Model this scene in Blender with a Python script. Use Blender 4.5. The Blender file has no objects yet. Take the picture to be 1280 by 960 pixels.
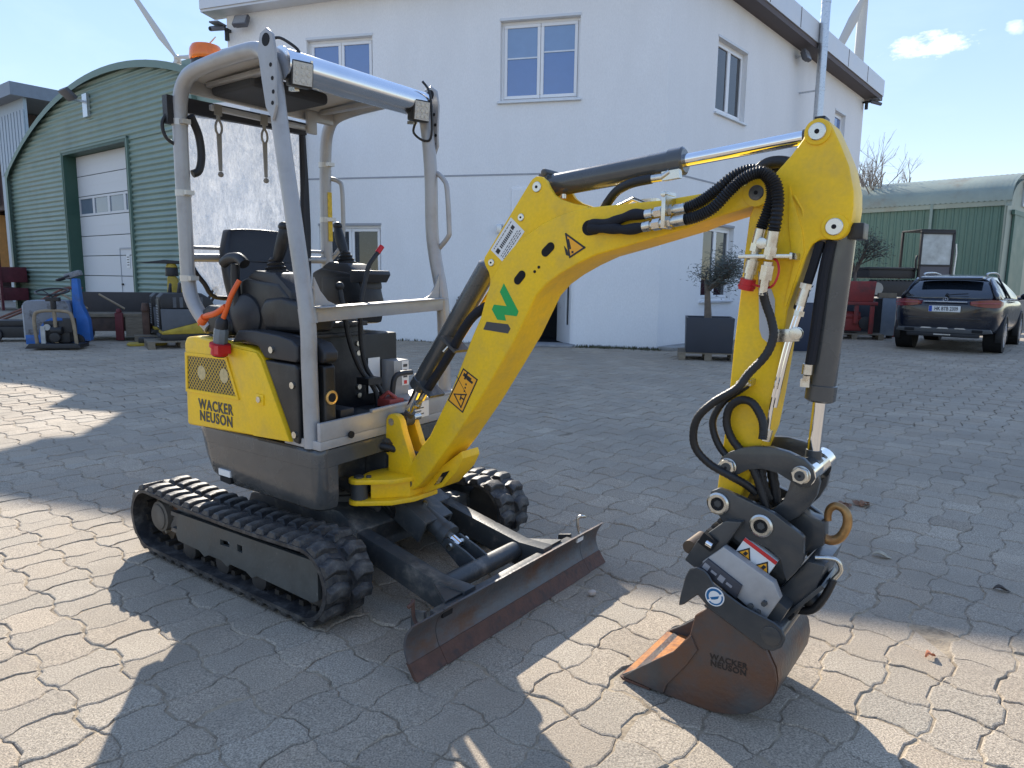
import bpy, bmesh, math, random
import numpy as np
from mathutils import Vector, Matrix, noise

random.seed(7)
R = math.radians
SC = bpy.context.scene
COL = SC.collection

# ------------------------------------------------------------------ camera
CAM_H = 1.35
PITCH, ROLL = 0.1475, 0.0135
cam_d = bpy.data.cameras.new("camera")
cam_d.sensor_width = 36.0
cam_d.lens = 36.0 * 880 / 1280
cam_d.clip_start, cam_d.clip_end = 0.05, 5000
cam = bpy.data.objects.new("camera", cam_d)
COL.objects.link(cam)
_fw = Vector((0, math.cos(PITCH), -math.sin(PITCH)))
_up = Vector((0, math.sin(PITCH), math.cos(PITCH)))
_r = Vector((1, 0, 0)) * math.cos(ROLL) + _up * math.sin(ROLL)
_u = _up * math.cos(ROLL) - Vector((1, 0, 0)) * math.sin(ROLL)
m = Matrix((_r, _u, -_fw)).transposed().to_4x4()
m.translation = (0, 0, CAM_H)
cam.matrix_world = m
SC.camera = cam

# ------------------------------------------------------------------ light
SUN_EL, SUN_AZ = R(31.6), R(-14.5)          # azimuth from +Y towards +X, direction TO the sun
SUN_DIR = Vector((math.sin(SUN_AZ) * math.cos(SUN_EL), math.cos(SUN_AZ) * math.cos(SUN_EL), math.sin(SUN_EL)))
w = bpy.data.worlds.new("World")
SC.world = w
w.use_nodes = True
nt = w.node_tree
nt.nodes.clear()
sky = nt.nodes.new("ShaderNodeTexSky")
sky.sky_type = 'NISHITA'
sky.sun_disc = False
sky.sun_elevation = SUN_EL
sky.sun_rotation = SUN_AZ
sky.altitude = 50
sky.air_density, sky.dust_density, sky.ozone_density = 1.0, 0.0, 2.5
tc = nt.nodes.new("ShaderNodeTexCoord")
# small cumulus clouds: puffs of noise round a few directions of the sky
def N(tree, typ, **kw):
    n = tree.nodes.new(typ)
    for k, v in kw.items(): setattr(n, k, v)
    return n
cloud_sum = None
nz = N(nt, "ShaderNodeTexNoise"); nz.inputs['Scale'].default_value = 30; nz.inputs['Detail'].default_value = 9; nz.inputs['Roughness'].default_value = .62
mpz = N(nt, "ShaderNodeMapping"); mpz.inputs['Scale'].default_value = (1, 1, 2.0)
nt.links.new(tc.outputs['Generated'], mpz.inputs['Vector']); nt.links.new(mpz.outputs[0], nz.inputs['Vector'])
for cd, wid, hei, amt in (((.470, .842, .2675), .056, .0165, 1.0), ((.452, .852, .270), .034, .013, .9), ((.535, .801, .272), .012, .012, .5)):
    c = Vector(cd).normalized()
    rt = Vector((c.y, -c.x, 0)).normalized(); upv = rt.cross(c)
    acc = None
    for ax, s in ((rt, wid), (upv, hei)):
        d = N(nt, "ShaderNodeVectorMath", operation='DOT_PRODUCT'); d.inputs[1].default_value = ax
        nt.links.new(tc.outputs['Generated'], d.inputs[0])
        q = N(nt, "ShaderNodeMath", operation='SUBTRACT'); q.inputs[1].default_value = c.dot(ax); nt.links.new(d.outputs['Value'], q.inputs[0])
        q2 = N(nt, "ShaderNodeMath", operation='DIVIDE'); q2.inputs[1].default_value = s; nt.links.new(q.outputs[0], q2.inputs[0])
        q3 = N(nt, "ShaderNodeMath", operation='MULTIPLY'); nt.links.new(q2.outputs[0], q3.inputs[0]); nt.links.new(q2.outputs[0], q3.inputs[1])
        if acc is None: acc = q3
        else:
            a2 = N(nt, "ShaderNodeMath", operation='ADD'); nt.links.new(acc.outputs[0], a2.inputs[0]); nt.links.new(q3.outputs[0], a2.inputs[1]); acc = a2
    # 1 - r2*0.5 + (noise-.5)*1.6
    s1 = N(nt, "ShaderNodeMath", operation='MULTIPLY_ADD'); s1.inputs[1].default_value = -.85; s1.inputs[2].default_value = .62; nt.links.new(acc.outputs[0], s1.inputs[0])
    s2 = N(nt, "ShaderNodeMath", operation='MULTIPLY_ADD'); s2.inputs[1].default_value = 3.0; s2.inputs[2].default_value = -1.62; nt.links.new(nz.outputs['Fac'], s2.inputs[0])
    s3 = N(nt, "ShaderNodeMath", operation='ADD'); nt.links.new(s1.outputs[0], s3.inputs[0]); nt.links.new(s2.outputs[0], s3.inputs[1])
    s4 = N(nt, "ShaderNodeMath", operation='MULTIPLY', use_clamp=True); s4.inputs[1].default_value = amt; nt.links.new(s3.outputs[0], s4.inputs[0])
    if cloud_sum is None: cloud_sum = s4
    else:
        mx = N(nt, "ShaderNodeMath", operation='MAXIMUM'); nt.links.new(cloud_sum.outputs[0], mx.inputs[0]); nt.links.new(s4.outputs[0], mx.inputs[1]); cloud_sum = mx
hsv = N(nt, "ShaderNodeMix", data_type='RGBA'); hsv.inputs['B'].default_value = (9.5, 9.4, 9.2, 1)
cf = N(nt, "ShaderNodeMath", operation='MULTIPLY'); cf.inputs[1].default_value = .75
nt.links.new(cloud_sum.outputs[0], cf.inputs[0]); nt.links.new(cf.outputs[0], hsv.inputs['Factor'])
gm = N(nt, "ShaderNodeGamma"); gm.inputs['Gamma'].default_value = .26          # the phone's tone curve evens the sky out
hs = N(nt, "ShaderNodeHueSaturation"); hs.inputs['Saturation'].default_value = 2.4; hs.inputs['Hue'].default_value = .520; hs.inputs['Value'].default_value = 2.95
# thin high haze, the same all round
hz = N(nt, "ShaderNodeTexNoise"); hz.inputs['Scale'].default_value = 2.2; hz.inputs['Detail'].default_value = 8; hz.inputs['Roughness'].default_value = .6; hz.inputs['Distortion'].default_value = .6
hm = N(nt, "ShaderNodeMapping"); hm.inputs['Scale'].default_value = (1, 1, 3.2); nt.links.new(tc.outputs['Generated'], hm.inputs[0]); nt.links.new(hm.outputs[0], hz.inputs['Vector'])
hr = N(nt, "ShaderNodeMapRange"); hr.inputs['From Min'].default_value = .45; hr.inputs['From Max'].default_value = .80; hr.inputs['To Max'].default_value = .10; nt.links.new(hz.outputs['Fac'], hr.inputs[0])
hx = N(nt, "ShaderNodeMix", data_type='RGBA'); hx.inputs['B'].default_value = (7.2, 7.6, 8.2, 1); nt.links.new(hr.outputs[0], hx.inputs['Factor'])
nt.links.new(sky.outputs[0], gm.inputs['Color']); nt.links.new(gm.outputs[0], hs.inputs['Color'])
nt.links.new(hs.outputs[0], hx.inputs['A']); nt.links.new(hx.outputs['Result'], hsv.inputs['A'])
bg = N(nt, "ShaderNodeBackground"); bg.inputs['Strength'].default_value = 0.115
out = N(nt, "ShaderNodeOutputWorld")
nt.links.new(hsv.outputs['Result'], bg.inputs['Color']); nt.links.new(bg.outputs[0], out.inputs[0])

sun_d = bpy.data.lights.new("sun", 'SUN')
sun_d.energy = 4.1
sun_d.angle = R(0.53)
sun_d.color = (1.0, .92, .80)
sun = bpy.data.objects.new("sun", sun_d)
sun.rotation_euler = SUN_DIR.to_track_quat('Z', 'Y').to_euler()
COL.objects.link(sun)
SC.view_settings.view_transform = 'Standard'
SC.view_settings.look = 'None'
SC.view_settings.gamma = 1
SC.view_settings.exposure = 1.2
SC.cycles.max_bounces = 8
SC.cycles.sample_clamp_indirect = 6

# ------------------------------------------------------------------ materials
MATS = {}
def mat(name, col, rough=.5, metal=0., var=.12, vscale=6., col2=None, c2amt=0., c2scale=3., c2sharp=.12, bump=0., bscale=60., coat=0., spec=.5, alpha=1., trans=0., ior=1.45, rvar=.08, stretch=None, attr=None, emit=None, speck=0., speckscale=300., world=False):
    if name in MATS: return MATS[name]
    M = bpy.data.materials.new(name); M.use_nodes = True
    t = M.node_tree; t.nodes.clear()
    o = N(t, "ShaderNodeOutputMaterial"); p = N(t, "ShaderNodeBsdfPrincipled")
    t.links.new(p.outputs[0], o.inputs[0])
    L = t.links.new
    co = N(t, "ShaderNodeTexCoord"); vec = co.outputs['Object']
    if world: vec = N(t, "ShaderNodeNewGeometry").outputs['Position']
    if stretch:
        mp = N(t, "ShaderNodeMapping"); mp.inputs['Scale'].default_value = stretch; L(vec, mp.inputs[0]); vec = mp.outputs[0]
    n1 = N(t, "ShaderNodeTexNoise"); n1.inputs['Scale'].default_value = vscale; n1.inputs['Detail'].default_value = 6; n1.inputs['Roughness'].default_value = .6
    L(vec, n1.inputs['Vector'])
    mr = N(t, "ShaderNodeMapRange"); mr.inputs['From Min'].default_value = .25; mr.inputs['From Max'].default_value = .75
    mr.inputs['To Min'].default_value = 1 - var; mr.inputs['To Max'].default_value = 1 + var
    L(n1.outputs['Fac'], mr.inputs[0])
    mul = N(t, "ShaderNodeMix", data_type='RGBA', blend_type='MULTIPLY'); mul.inputs['Factor'].default_value = 1
    mul.inputs['A'].default_value = (*col, 1); L(mr.outputs[0], mul.inputs['B'])
    c = mul.outputs['Result']
    if attr:
        at = N(t, "ShaderNodeAttribute", attribute_name=attr)
        m2 = N(t, "ShaderNodeMix", data_type='RGBA', blend_type='MULTIPLY'); m2.inputs['Factor'].default_value = 1
        L(c, m2.inputs['A']); L(at.outputs['Color'], m2.inputs['B']); c = m2.outputs['Result']
    if speck:
        ns = N(t, "ShaderNodeTexNoise"); ns.inputs['Scale'].default_value = speckscale; ns.inputs['Detail'].default_value = 3
        L(vec, ns.inputs['Vector'])
        ms = N(t, "ShaderNodeMapRange"); ms.inputs['From Min'].default_value = .3; ms.inputs['From Max'].default_value = .7
        ms.inputs['To Min'].default_value = 1 - speck; ms.inputs['To Max'].default_value = 1 + speck; L(ns.outputs['Fac'], ms.inputs[0])
        m3 = N(t, "ShaderNodeMix", data_type='RGBA', blend_type='MULTIPLY'); m3.inputs['Factor'].default_value = 1
        L(c, m3.inputs['A']); L(ms.outputs[0], m3.inputs['B']); c = m3.outputs['Result']
    fac2 = None
    if col2 is not None:
        n2 = N(t, "ShaderNodeTexNoise"); n2.inputs['Scale'].default_value = c2scale; n2.inputs['Detail'].default_value = 8; n2.inputs['Roughness'].default_value = .68
        L(vec, n2.inputs['Vector'])
        m2 = N(t, "ShaderNodeMapRange"); m2.interpolation_type = 'SMOOTHSTEP'
        th = .72 - .44 * c2amt
        m2.inputs['From Min'].default_value = th - c2sharp; m2.inputs['From Max'].default_value = th + c2sharp
        L(n2.outputs['Fac'], m2.inputs[0]); fac2 = m2.outputs[0]
        mm = N(t, "ShaderNodeMix", data_type='RGBA'); L(fac2, mm.inputs['Factor']); L(c, mm.inputs['A']); mm.inputs['B'].default_value = (*col2, 1)
        c = mm.outputs['Result']
    L(c, p.inputs['Base Color'])
    rr = N(t, "ShaderNodeMapRange"); rr.inputs['From Min'].default_value = .3; rr.inputs['From Max'].default_value = .7
    rr.inputs['To Min'].default_value = max(.02, rough - rvar); rr.inputs['To Max'].default_value = min(1, rough + rvar)
    L(n1.outputs['Fac'], rr.inputs[0])
    if fac2 is not None and metal > .3:
        mt = N(t, "ShaderNodeMath", operation='MULTIPLY_ADD'); mt.inputs[1].default_value = -metal; mt.inputs[2].default_value = metal; L(fac2, mt.inputs[0]); L(mt.outputs[0], p.inputs['Metallic'])
    else: p.inputs['Metallic'].default_value = metal
    L(rr.outputs[0], p.inputs['Roughness'])
    p.inputs['Coat Weight'].default_value = coat; p.inputs['Coat Roughness'].default_value = .08
    p.inputs['Specular IOR Level'].default_value = spec
    p.inputs['IOR'].default_value = ior
    p.inputs['Alpha'].default_value = alpha
    p.inputs['Transmission Weight'].default_value = trans
    if emit: p.inputs['Emission Color'].default_value = (*emit[:3], 1); p.inputs['Emission Strength'].default_value = emit[3]
    if bump:
        nb = N(t, "ShaderNodeTexNoise"); nb.inputs['Scale'].default_value = bscale; nb.inputs['Detail'].default_value = 5; L(vec, nb.inputs['Vector'])
        b = N(t, "ShaderNodeBump"); b.inputs['Strength'].default_value = bump; b.inputs['Distance'].default_value = .01
        L(nb.outputs['Fac'], b.inputs['Height']); L(b.outputs[0], p.inputs['Normal'])
    MATS[name] = M
    return M

DUST = (.30, .26, .21)
YEL = mat('yellow_paint', (.86, .535, .012), .44, var=.05, coat=.06, spec=.36, speck=.05, speckscale=90, col2=(.56, .37, .07), c2amt=.10, c2scale=9, c2sharp=.30, bump=.05, bscale=25)
DGREY = mat('dark_grey_paint', (.060, .063, .063), .26, var=.10, coat=.4, col2=(.095, .094, .090), c2amt=.12, c2scale=7, c2sharp=.3, bump=.04, bscale=40)
LINKG = mat('linkage_paint', (.038, .041, .043), .34, var=.12, coat=.3, col2=(.085, .08, .072), c2amt=.15, c2scale=9, c2sharp=.25, bump=.05, bscale=60)
FRAMEG = mat('frame_grey_paint', (.050, .054, .056), .42, var=.15, col2=DUST, c2amt=.10, c2scale=9, c2sharp=.2, bump=.08, bscale=90)
SCRATCH = mat('scratched_grey_paint', (.064, .068, .064), .5, var=.25, vscale=12, col2=(.17, .165, .15), c2amt=.12, c2scale=45, c2sharp=.08, bump=.12, bscale=60)
BLK = mat('black_plastic', (.010, .0105, .012), .40, var=.25, vscale=10, bump=.1, bscale=250, col2=(.07, .066, .06), c2amt=.12, c2scale=6, c2sharp=.25)
BLK2 = mat('grey_black_plastic', (.024, .025, .028), .48, var=.2, bump=.08, bscale=250)
VINYL = mat('seat_vinyl', (.014, .014, .017), .38, var=.3, bump=.15, bscale=180)
RUB = mat('track_rubber', (.017, .017, .019), .55, var=.3, vscale=14, col2=(.16, .145, .125), c2amt=.20, c2scale=16, c2sharp=.25, bump=.25, bscale=70)
HOSE = mat('hose_rubber', (.014, .014, .015), .45, var=.2, bump=.25, bscale=260)
SLEEVE = mat('hose_sleeve', (.010, .011, .016), .75, var=.3, bump=.5, bscale=500)
CHR = mat('chrome', (.78, .78, .78), .10, 1.0, var=.06, rvar=.05)
ZINC = mat('zinc_fittings', (.62, .60, .54), .30, 1.0, var=.18, vscale=40, rvar=.12)
ALU = mat('polished_aluminium', (.72, .73, .75), .17, 1.0, var=.08, vscale=4, rvar=.06, bump=.05, bscale=9)
SILV = mat('silver_paint', (.35, .348, .346), .36, .15, var=.06, col2=(.24, .23, .21), c2amt=.1, c2scale=8, c2sharp=.3, coat=.1, bump=.04, bscale=50)
GALV = mat('galvanised_steel', (.52, .54, .56), .34, .9, var=.16, vscale=18, rvar=.1)
BRASS = mat('brass', (.60, .42, .18), .35, .9, var=.2)
RUST = mat('rusty_steel', (.10, .042, .022), .72, .0, var=.4, vscale=9, col2=(.085, .088, .092), c2amt=.42, c2scale=7, c2sharp=.18, bump=.3, bscale=60)
EDGE = mat('rust_edge', (.105, .050, .033), .68, .0, var=.4, vscale=14, col2=(.055, .035, .030), c2amt=.35, c2scale=20, bump=.3, bscale=80)
BLADE = mat('worn_blade_steel', (.105, .110, .116), .45, .2, var=.3, vscale=7, col2=(.115, .058, .034), c2amt=.42, c2scale=5, c2sharp=.16, bump=.2, bscale=60, stretch=(1, 1, 1.6))
BUCK = mat('bucket_paint', (.064, .064, .063), .46, .0, var=.25, vscale=8, col2=(.115, .054, .030), c2amt=.50, c2scale=4.5, c2sharp=.16, bump=.25, bscale=70)
RUSTO = mat('bright_rust', (.42, .16, .035), .75, var=.35, vscale=18, col2=(.20, .075, .03), c2amt=.4, c2scale=12, bump=.3, bscale=80)
WHITE = mat('white_print', (.72, .72, .70), .5, var=.04)
INK = mat('black_print', (.02, .02, .022), .5, var=.1)
INKG = mat('grey_print', (.055, .056, .058), .5, var=.1)
REDP = mat('red_print', (.55, .03, .03), .45, var=.1)
ORA = mat('orange_print', (.85, .38, .02), .45, var=.05)
GRN = mat('green_print', (.0, .34, .075), .4, var=.05)
PLUGR = mat('plug_red', (.50, .012, .02), .38, var=.1)
PLUGO = mat('cord_orange', (.75, .12, .02), .45, var=.1)
BEAC = mat('beacon_amber', (.95, .22, .01), .15, var=.05, trans=.35, coat=.5)
LENS = mat('lamp_lens', (.36, .36, .36), .2, .3, var=.25, vscale=90, coat=.6)
HOLE = mat('dark_recess', (.006, .006, .007), .8, var=.1)
SHEET = None

# ------------------------------------------------------------------ mesh builder
class MB:
    """Collects shapes; build() links them as one mesh object."""
    def __init__(s, xf=None): s.v, s.f, s.xf = [], [], xf
    def add(s, vs, fs):
        o = len(s.v); s.v += [tuple(p) for p in vs]; s.f += [tuple(i + o for i in f) for f in fs]; return s
    def box(s, x0, x1, y0, y1, z0, z1):
        return s.add([(x0, y0, z0), (x1, y0, z0), (x1, y1, z0), (x0, y1, z0), (x0, y0, z1), (x1, y0, z1), (x1, y1, z1), (x0, y1, z1)],
                     [(0, 3, 2, 1), (4, 5, 6, 7), (0, 1, 5, 4), (1, 2, 6, 5), (2, 3, 7, 6), (3, 0, 4, 7)])
    def obox(s, c, ax, ay, hx, hy, hz):
        """box at c with half sizes along ax, ay, ax x ay"""
        c = Vector(c); ax = Vector(ax).normalized(); ay = Vector(ay); ay = (ay - ax * ay.dot(ax)).normalized(); az = ax.cross(ay)
        vs = [c + ax * (hx * i) + ay * (hy * j) + az * (hz * k) for k in (-1, 1) for i, j in ((-1, -1), (1, -1), (1, 1), (-1, 1))]
        return s.add(vs, [(0, 3, 2, 1), (4, 5, 6, 7), (0, 1, 5, 4), (1, 2, 6, 5), (2, 3, 7, 6), (3, 0, 4, 7)])
    def prism(s, pts, a, b, plane='xz'):
        """polygon extruded from a to b along the third axis"""
        n = len(pts)
        ar = sum(pts[i][0] * pts[(i + 1) % n][1] - pts[(i + 1) % n][0] * pts[i][1] for i in range(n))
        if (ar < 0): pts = pts[::-1]
        def P(p, h):
            return (p[0], h, p[1]) if plane == 'xz' else ((p[0], p[1], h) if plane == 'xy' else (h, p[0], p[1]))
        vs = [P(p, a) for p in pts] + [P(p, b) for p in pts]
        cap0, cap1 = tuple(range(n))[::-1], tuple(range(n, 2 * n))
        sides = [(i, (i + 1) % n, n + (i + 1) % n, n + i) for i in range(n)]
        fs = [cap0, cap1] + sides
        flip = (plane == 'xz') != (b < a)
        if flip: fs = [f[::-1] for f in fs]
        return s.add(vs, fs)
    def cyl(s, p0, p1, r0, r1=None, n=20, cap=True):
        r1 = r0 if r1 is None else r1
        p0, p1 = Vector(p0), Vector(p1); d = (p1 - p0).normalized()
        a = d.orthogonal().normalized(); b = d.cross(a)
        vs = []
        for p, r in ((p0, r0), (p1, r1)):
            vs += [p + (a * math.cos(2 * math.pi * i / n) + b * math.sin(2 * math.pi * i / n)) * r for i in range(n)]
        fs = [(i, (i + 1) % n, n + (i + 1) % n, n + i) for i in range(n)]
        if cap: fs += [tuple(range(n))[::-1], tuple(range(n, 2 * n))]
        return s.add(vs, fs)
    def lathe(s, p0, d, prof, n=24):
        """prof = [(r, h)] along d from p0"""
        p0, d = Vector(p0), Vector(d).normalized(); a = d.orthogonal().normalized(); b = d.cross(a)
        vs, fs = [], []
        for r, h in prof:
            vs += [p0 + d * h + (a * math.cos(2 * math.pi * i / n) + b * math.sin(2 * math.pi * i / n)) * r for i in range(n)]
        for k in range(len(prof) - 1):
            fs += [(k * n + i, k * n + (i + 1) % n, (k + 1) * n + (i + 1) % n, (k + 1) * n + i) for i in range(n)]
        fs += [tuple(range(n))[::-1], tuple(range((len(prof) - 1) * n, len(prof) * n))]
        return s.add(vs, fs)
    def tube(s, path, r, n=12, smooth=0, closed=False, rib=0., ribn=1):
        P = [Vector(p) for p in path]
        if smooth: P = spline(P, smooth, closed)
        m = len(P); vs, fs = [], []
        def tg(i):
            if closed: return (P[(i + 1) % m] - P[i - 1]).normalized()
            return (P[min(i + 1, m - 1)] - P[max(i - 1, 0)]).normalized()
        t = tg(0); a = t.orthogonal().normalized()
        for i in range(m):
            t2 = tg(i); q = t.rotation_difference(t2); a = q @ a; t = t2
            a = (a - t * a.dot(t)).normalized(); b = t.cross(a)
            rr = r(i / (m - 1)) if callable(r) else r
            if rib: rr = rr * (1 + (rib if (i // ribn) % 2 else -rib))
            vs += [P[i] + (a * math.cos(2 * math.pi * k / n) + b * math.sin(2 * math.pi * k / n)) * rr for k in range(n)]
        for i in range(m - (0 if closed else 1)):
            j = (i + 1) % m
            fs += [(i * n + k, i * n + (k + 1) % n, j * n + (k + 1) % n, j * n + k) for k in range(n)]
        if not closed: fs += [tuple(range(n))[::-1], tuple(range((m - 1) * n, m * n))]
        return s.add(vs, fs)
    def loft(s, rings, cap=True, close=True):
        n = len(rings[0]); vs = [p for r in rings for p in r]; fs = []
        for k in range(len(rings) - 1):
            fs += [(k * n + i, k * n + (i + 1) % n, (k + 1) * n + (i + 1) % n, (k + 1) * n + i) for i in range(n if close else n - 1)]
        if cap: fs += [tuple(range(n))[::-1], tuple(range((len(rings) - 1) * n, len(rings) * n))]
        return s.add(vs, fs)
    def ball(s, c, r, n=12, sq=(1, 1, 1)):
        c = Vector(c); vs, fs = [], []
        m = max(4, n // 2)
        for j in range(1, m):
            th = math.pi * j / m
            vs += [c + Vector((math.sin(th) * math.cos(2 * math.pi * i / n) * sq[0], math.sin(th) * math.sin(2 * math.pi * i / n) * sq[1], math.cos(th) * sq[2])) * r for i in range(n)]
        top, bot = len(vs), len(vs) + 1
        vs += [c + Vector((0, 0, r * sq[2])), c - Vector((0, 0, r * sq[2]))]
        for j in range(m - 2):
            fs += [(j * n + i, (j + 1) * n + i, (j + 1) * n + (i + 1) % n, j * n + (i + 1) % n) for i in range(n)]
        fs += [(top, i, (i + 1) % n) for i in range(n)] + [(bot, (m - 2) * n + (i + 1) % n, (m - 2) * n + i) for i in range(n)]
        return s.add(vs, fs)
    def mesh(s, name, bevel=0., seg=2, sharp=35, fix=True):
        bm = bmesh.new()
        vv = [bm.verts.new((s.xf @ Vector(p)) if s.xf else p) for p in s.v]
        for f in s.f:
            try: bm.faces.new([vv[i] for i in f])
            except ValueError: pass
        if fix: bmesh.ops.recalc_face_normals(bm, faces=bm.faces)
        if bevel:
            ed = [e for e in bm.edges if len(e.link_faces) == 2 and e.calc_face_angle(0) > R(28)]
            bmesh.ops.bevel(bm, geom=ed, offset=bevel, segments=seg, profile=.6, affect='EDGES', clamp_overlap=True)
        me = bpy.data.meshes.new(name); bm.to_mesh(me); bm.free()
        me.polygons.foreach_set('use_smooth', [True] * len(me.polygons))
        me.set_sharp_from_angle(angle=R(sharp))
        return me
    def build(s, name, material, parent=None, bevel=0., seg=2, sharp=35, label=None, fix=True):
        me = s.mesh(name, bevel, seg, sharp, fix); me.materials.append(material)
        return put(name, me, parent, label)

def spline(P, k, closed=False):
    out = []; n = len(P)
    for i in range(n if closed else n - 1):
        p0, p1, p2, p3 = (P[(i - 1) % n], P[i], P[(i + 1) % n], P[(i + 2) % n]) if closed else (P[max(i - 1, 0)], P[i], P[i + 1], P[min(i + 2, n - 1)])
        for j in range(k):
            t = j / k
            out.append(.5 * ((2 * p1) + (p2 - p0) * t + (2 * p0 - 5 * p1 + 4 * p2 - p3) * t * t + (3 * p1 - p0 - 3 * p2 + p3) * t ** 3))
    if not closed: out.append(P[-1])
    return out

def put(name, me, parent=None, label=None):
    o = bpy.data.objects.new(name, me); COL.objects.link(o)
    if parent is not None: o.parent = parent
    if label: o['label'] = label
    return o

def tag(o, label, cat, group=None):
    o['label'] = label; o['category'] = cat
    if group: o['group'] = group
    return o

def thing(name, label, cat, loc=(0, 0, 0), rz=0., group=None):
    o = bpy.data.objects.new(name, None); o.empty_display_size = .2; COL.objects.link(o)
    o.location = loc; o.rotation_euler = (0, 0, rz)
    return tag(o, label, cat, group)

def kids(o): return [c for c in COL.objects if c.parent == o]
def copy_tree(o, parent=None):
    c = o.copy(); COL.objects.link(c)
    if parent is not None: c.parent = parent
    for ch in kids(o): copy_tree(ch, c)
    return c

def text_mesh(name, s, size, material, parent, M, bold=.0, depth=.001, spacing=1.0, align='CENTER', scale=(1, 1)):
    cu = bpy.data.curves.new(name, 'FONT'); cu.body = s; cu.size = size; cu.align_x = align; cu.align_y = 'CENTER'
    cu.offset = bold; cu.extrude = depth; cu.space_character = spacing; cu.space_line = .82; cu.resolution_u = 3
    o = bpy.data.objects.new(name, cu); COL.objects.link(o)
    dg = bpy.context.evaluated_depsgraph_get(); dg.update()
    me = bpy.data.meshes.new_from_object(o.evaluated_get(dg))
    bpy.data.objects.remove(o); bpy.data.curves.remove(cu)
    me.transform(M @ Matrix.Diagonal((scale[0], scale[1], 1, 1)))
    me.materials.clear(); me.materials.append(material)
    return put(name, me, parent)

def frame(o, ex, ey):
    """4x4 matrix: origin o, x axis ex, y axis ey"""
    ex = Vector(ex).normalized(); ey = Vector(ey); ey = (ey - ex * ey.dot(ex)).normalized(); ez = ex.cross(ey)
    M = Matrix((ex, ey, ez)).transposed().to_4x4(); M.translation = o
    return M

def structure(o): o['kind'] = 'structure'; return o
def stuff(o): o['kind'] = 'stuff'; return o
# ------------------------------------------------------------------ ground and paving
PAVE = mat('concrete_paver', (.370, .308, .232), .82, var=.10, vscale=1.3, col2=(.255, .215, .165), c2amt=.30, c2scale=.9, c2sharp=.25, world=True, bump=.55, bscale=330, attr='tone', speck=.55, speckscale=180)
SAND = mat('joint_sand', (.17, .135, .095), .95, var=.4, vscale=9, col2=(.36, .29, .20), c2amt=.55, c2scale=7, c2sharp=.12, bump=.6, bscale=120)
FARG = mat('far_paving', (.34, .285, .215), .9, var=.15, vscale=1.5, col2=(.17, .16, .15), c2amt=.3, c2scale=.6, c2sharp=.3)
bf = MB().add([(-8.4, 6.5, -.0135), (8.4, 6.5, -.0135), (23.6, 22.5, -.0135), (-23.6, 22.5, -.0135)], [(0, 1, 2, 3)])
g = MB().add([(-900, -900, -.016), (900, -900, -.016), (900, 2500, -.016), (-900, 2500, -.016)], [(0, 1, 2, 3)])
ground = structure(g.build('ground', FARG))
b = MB().add([(-2.7, .5, -.0048), (2.7, .5, -.0048), (8.4, 6.5, -.0048), (-8.4, 6.5, -.0048)], [(0, 1, 2, 3)])
b.build('joint_sand_bed', SAND, ground)['kind'] = 'stuff'
bf.build('joint_sand_bed', mat('joint_dirt', (.07, .058, .045), .95, var=.4, vscale=3, world=True), ground)['kind'] = 'stuff'

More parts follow.
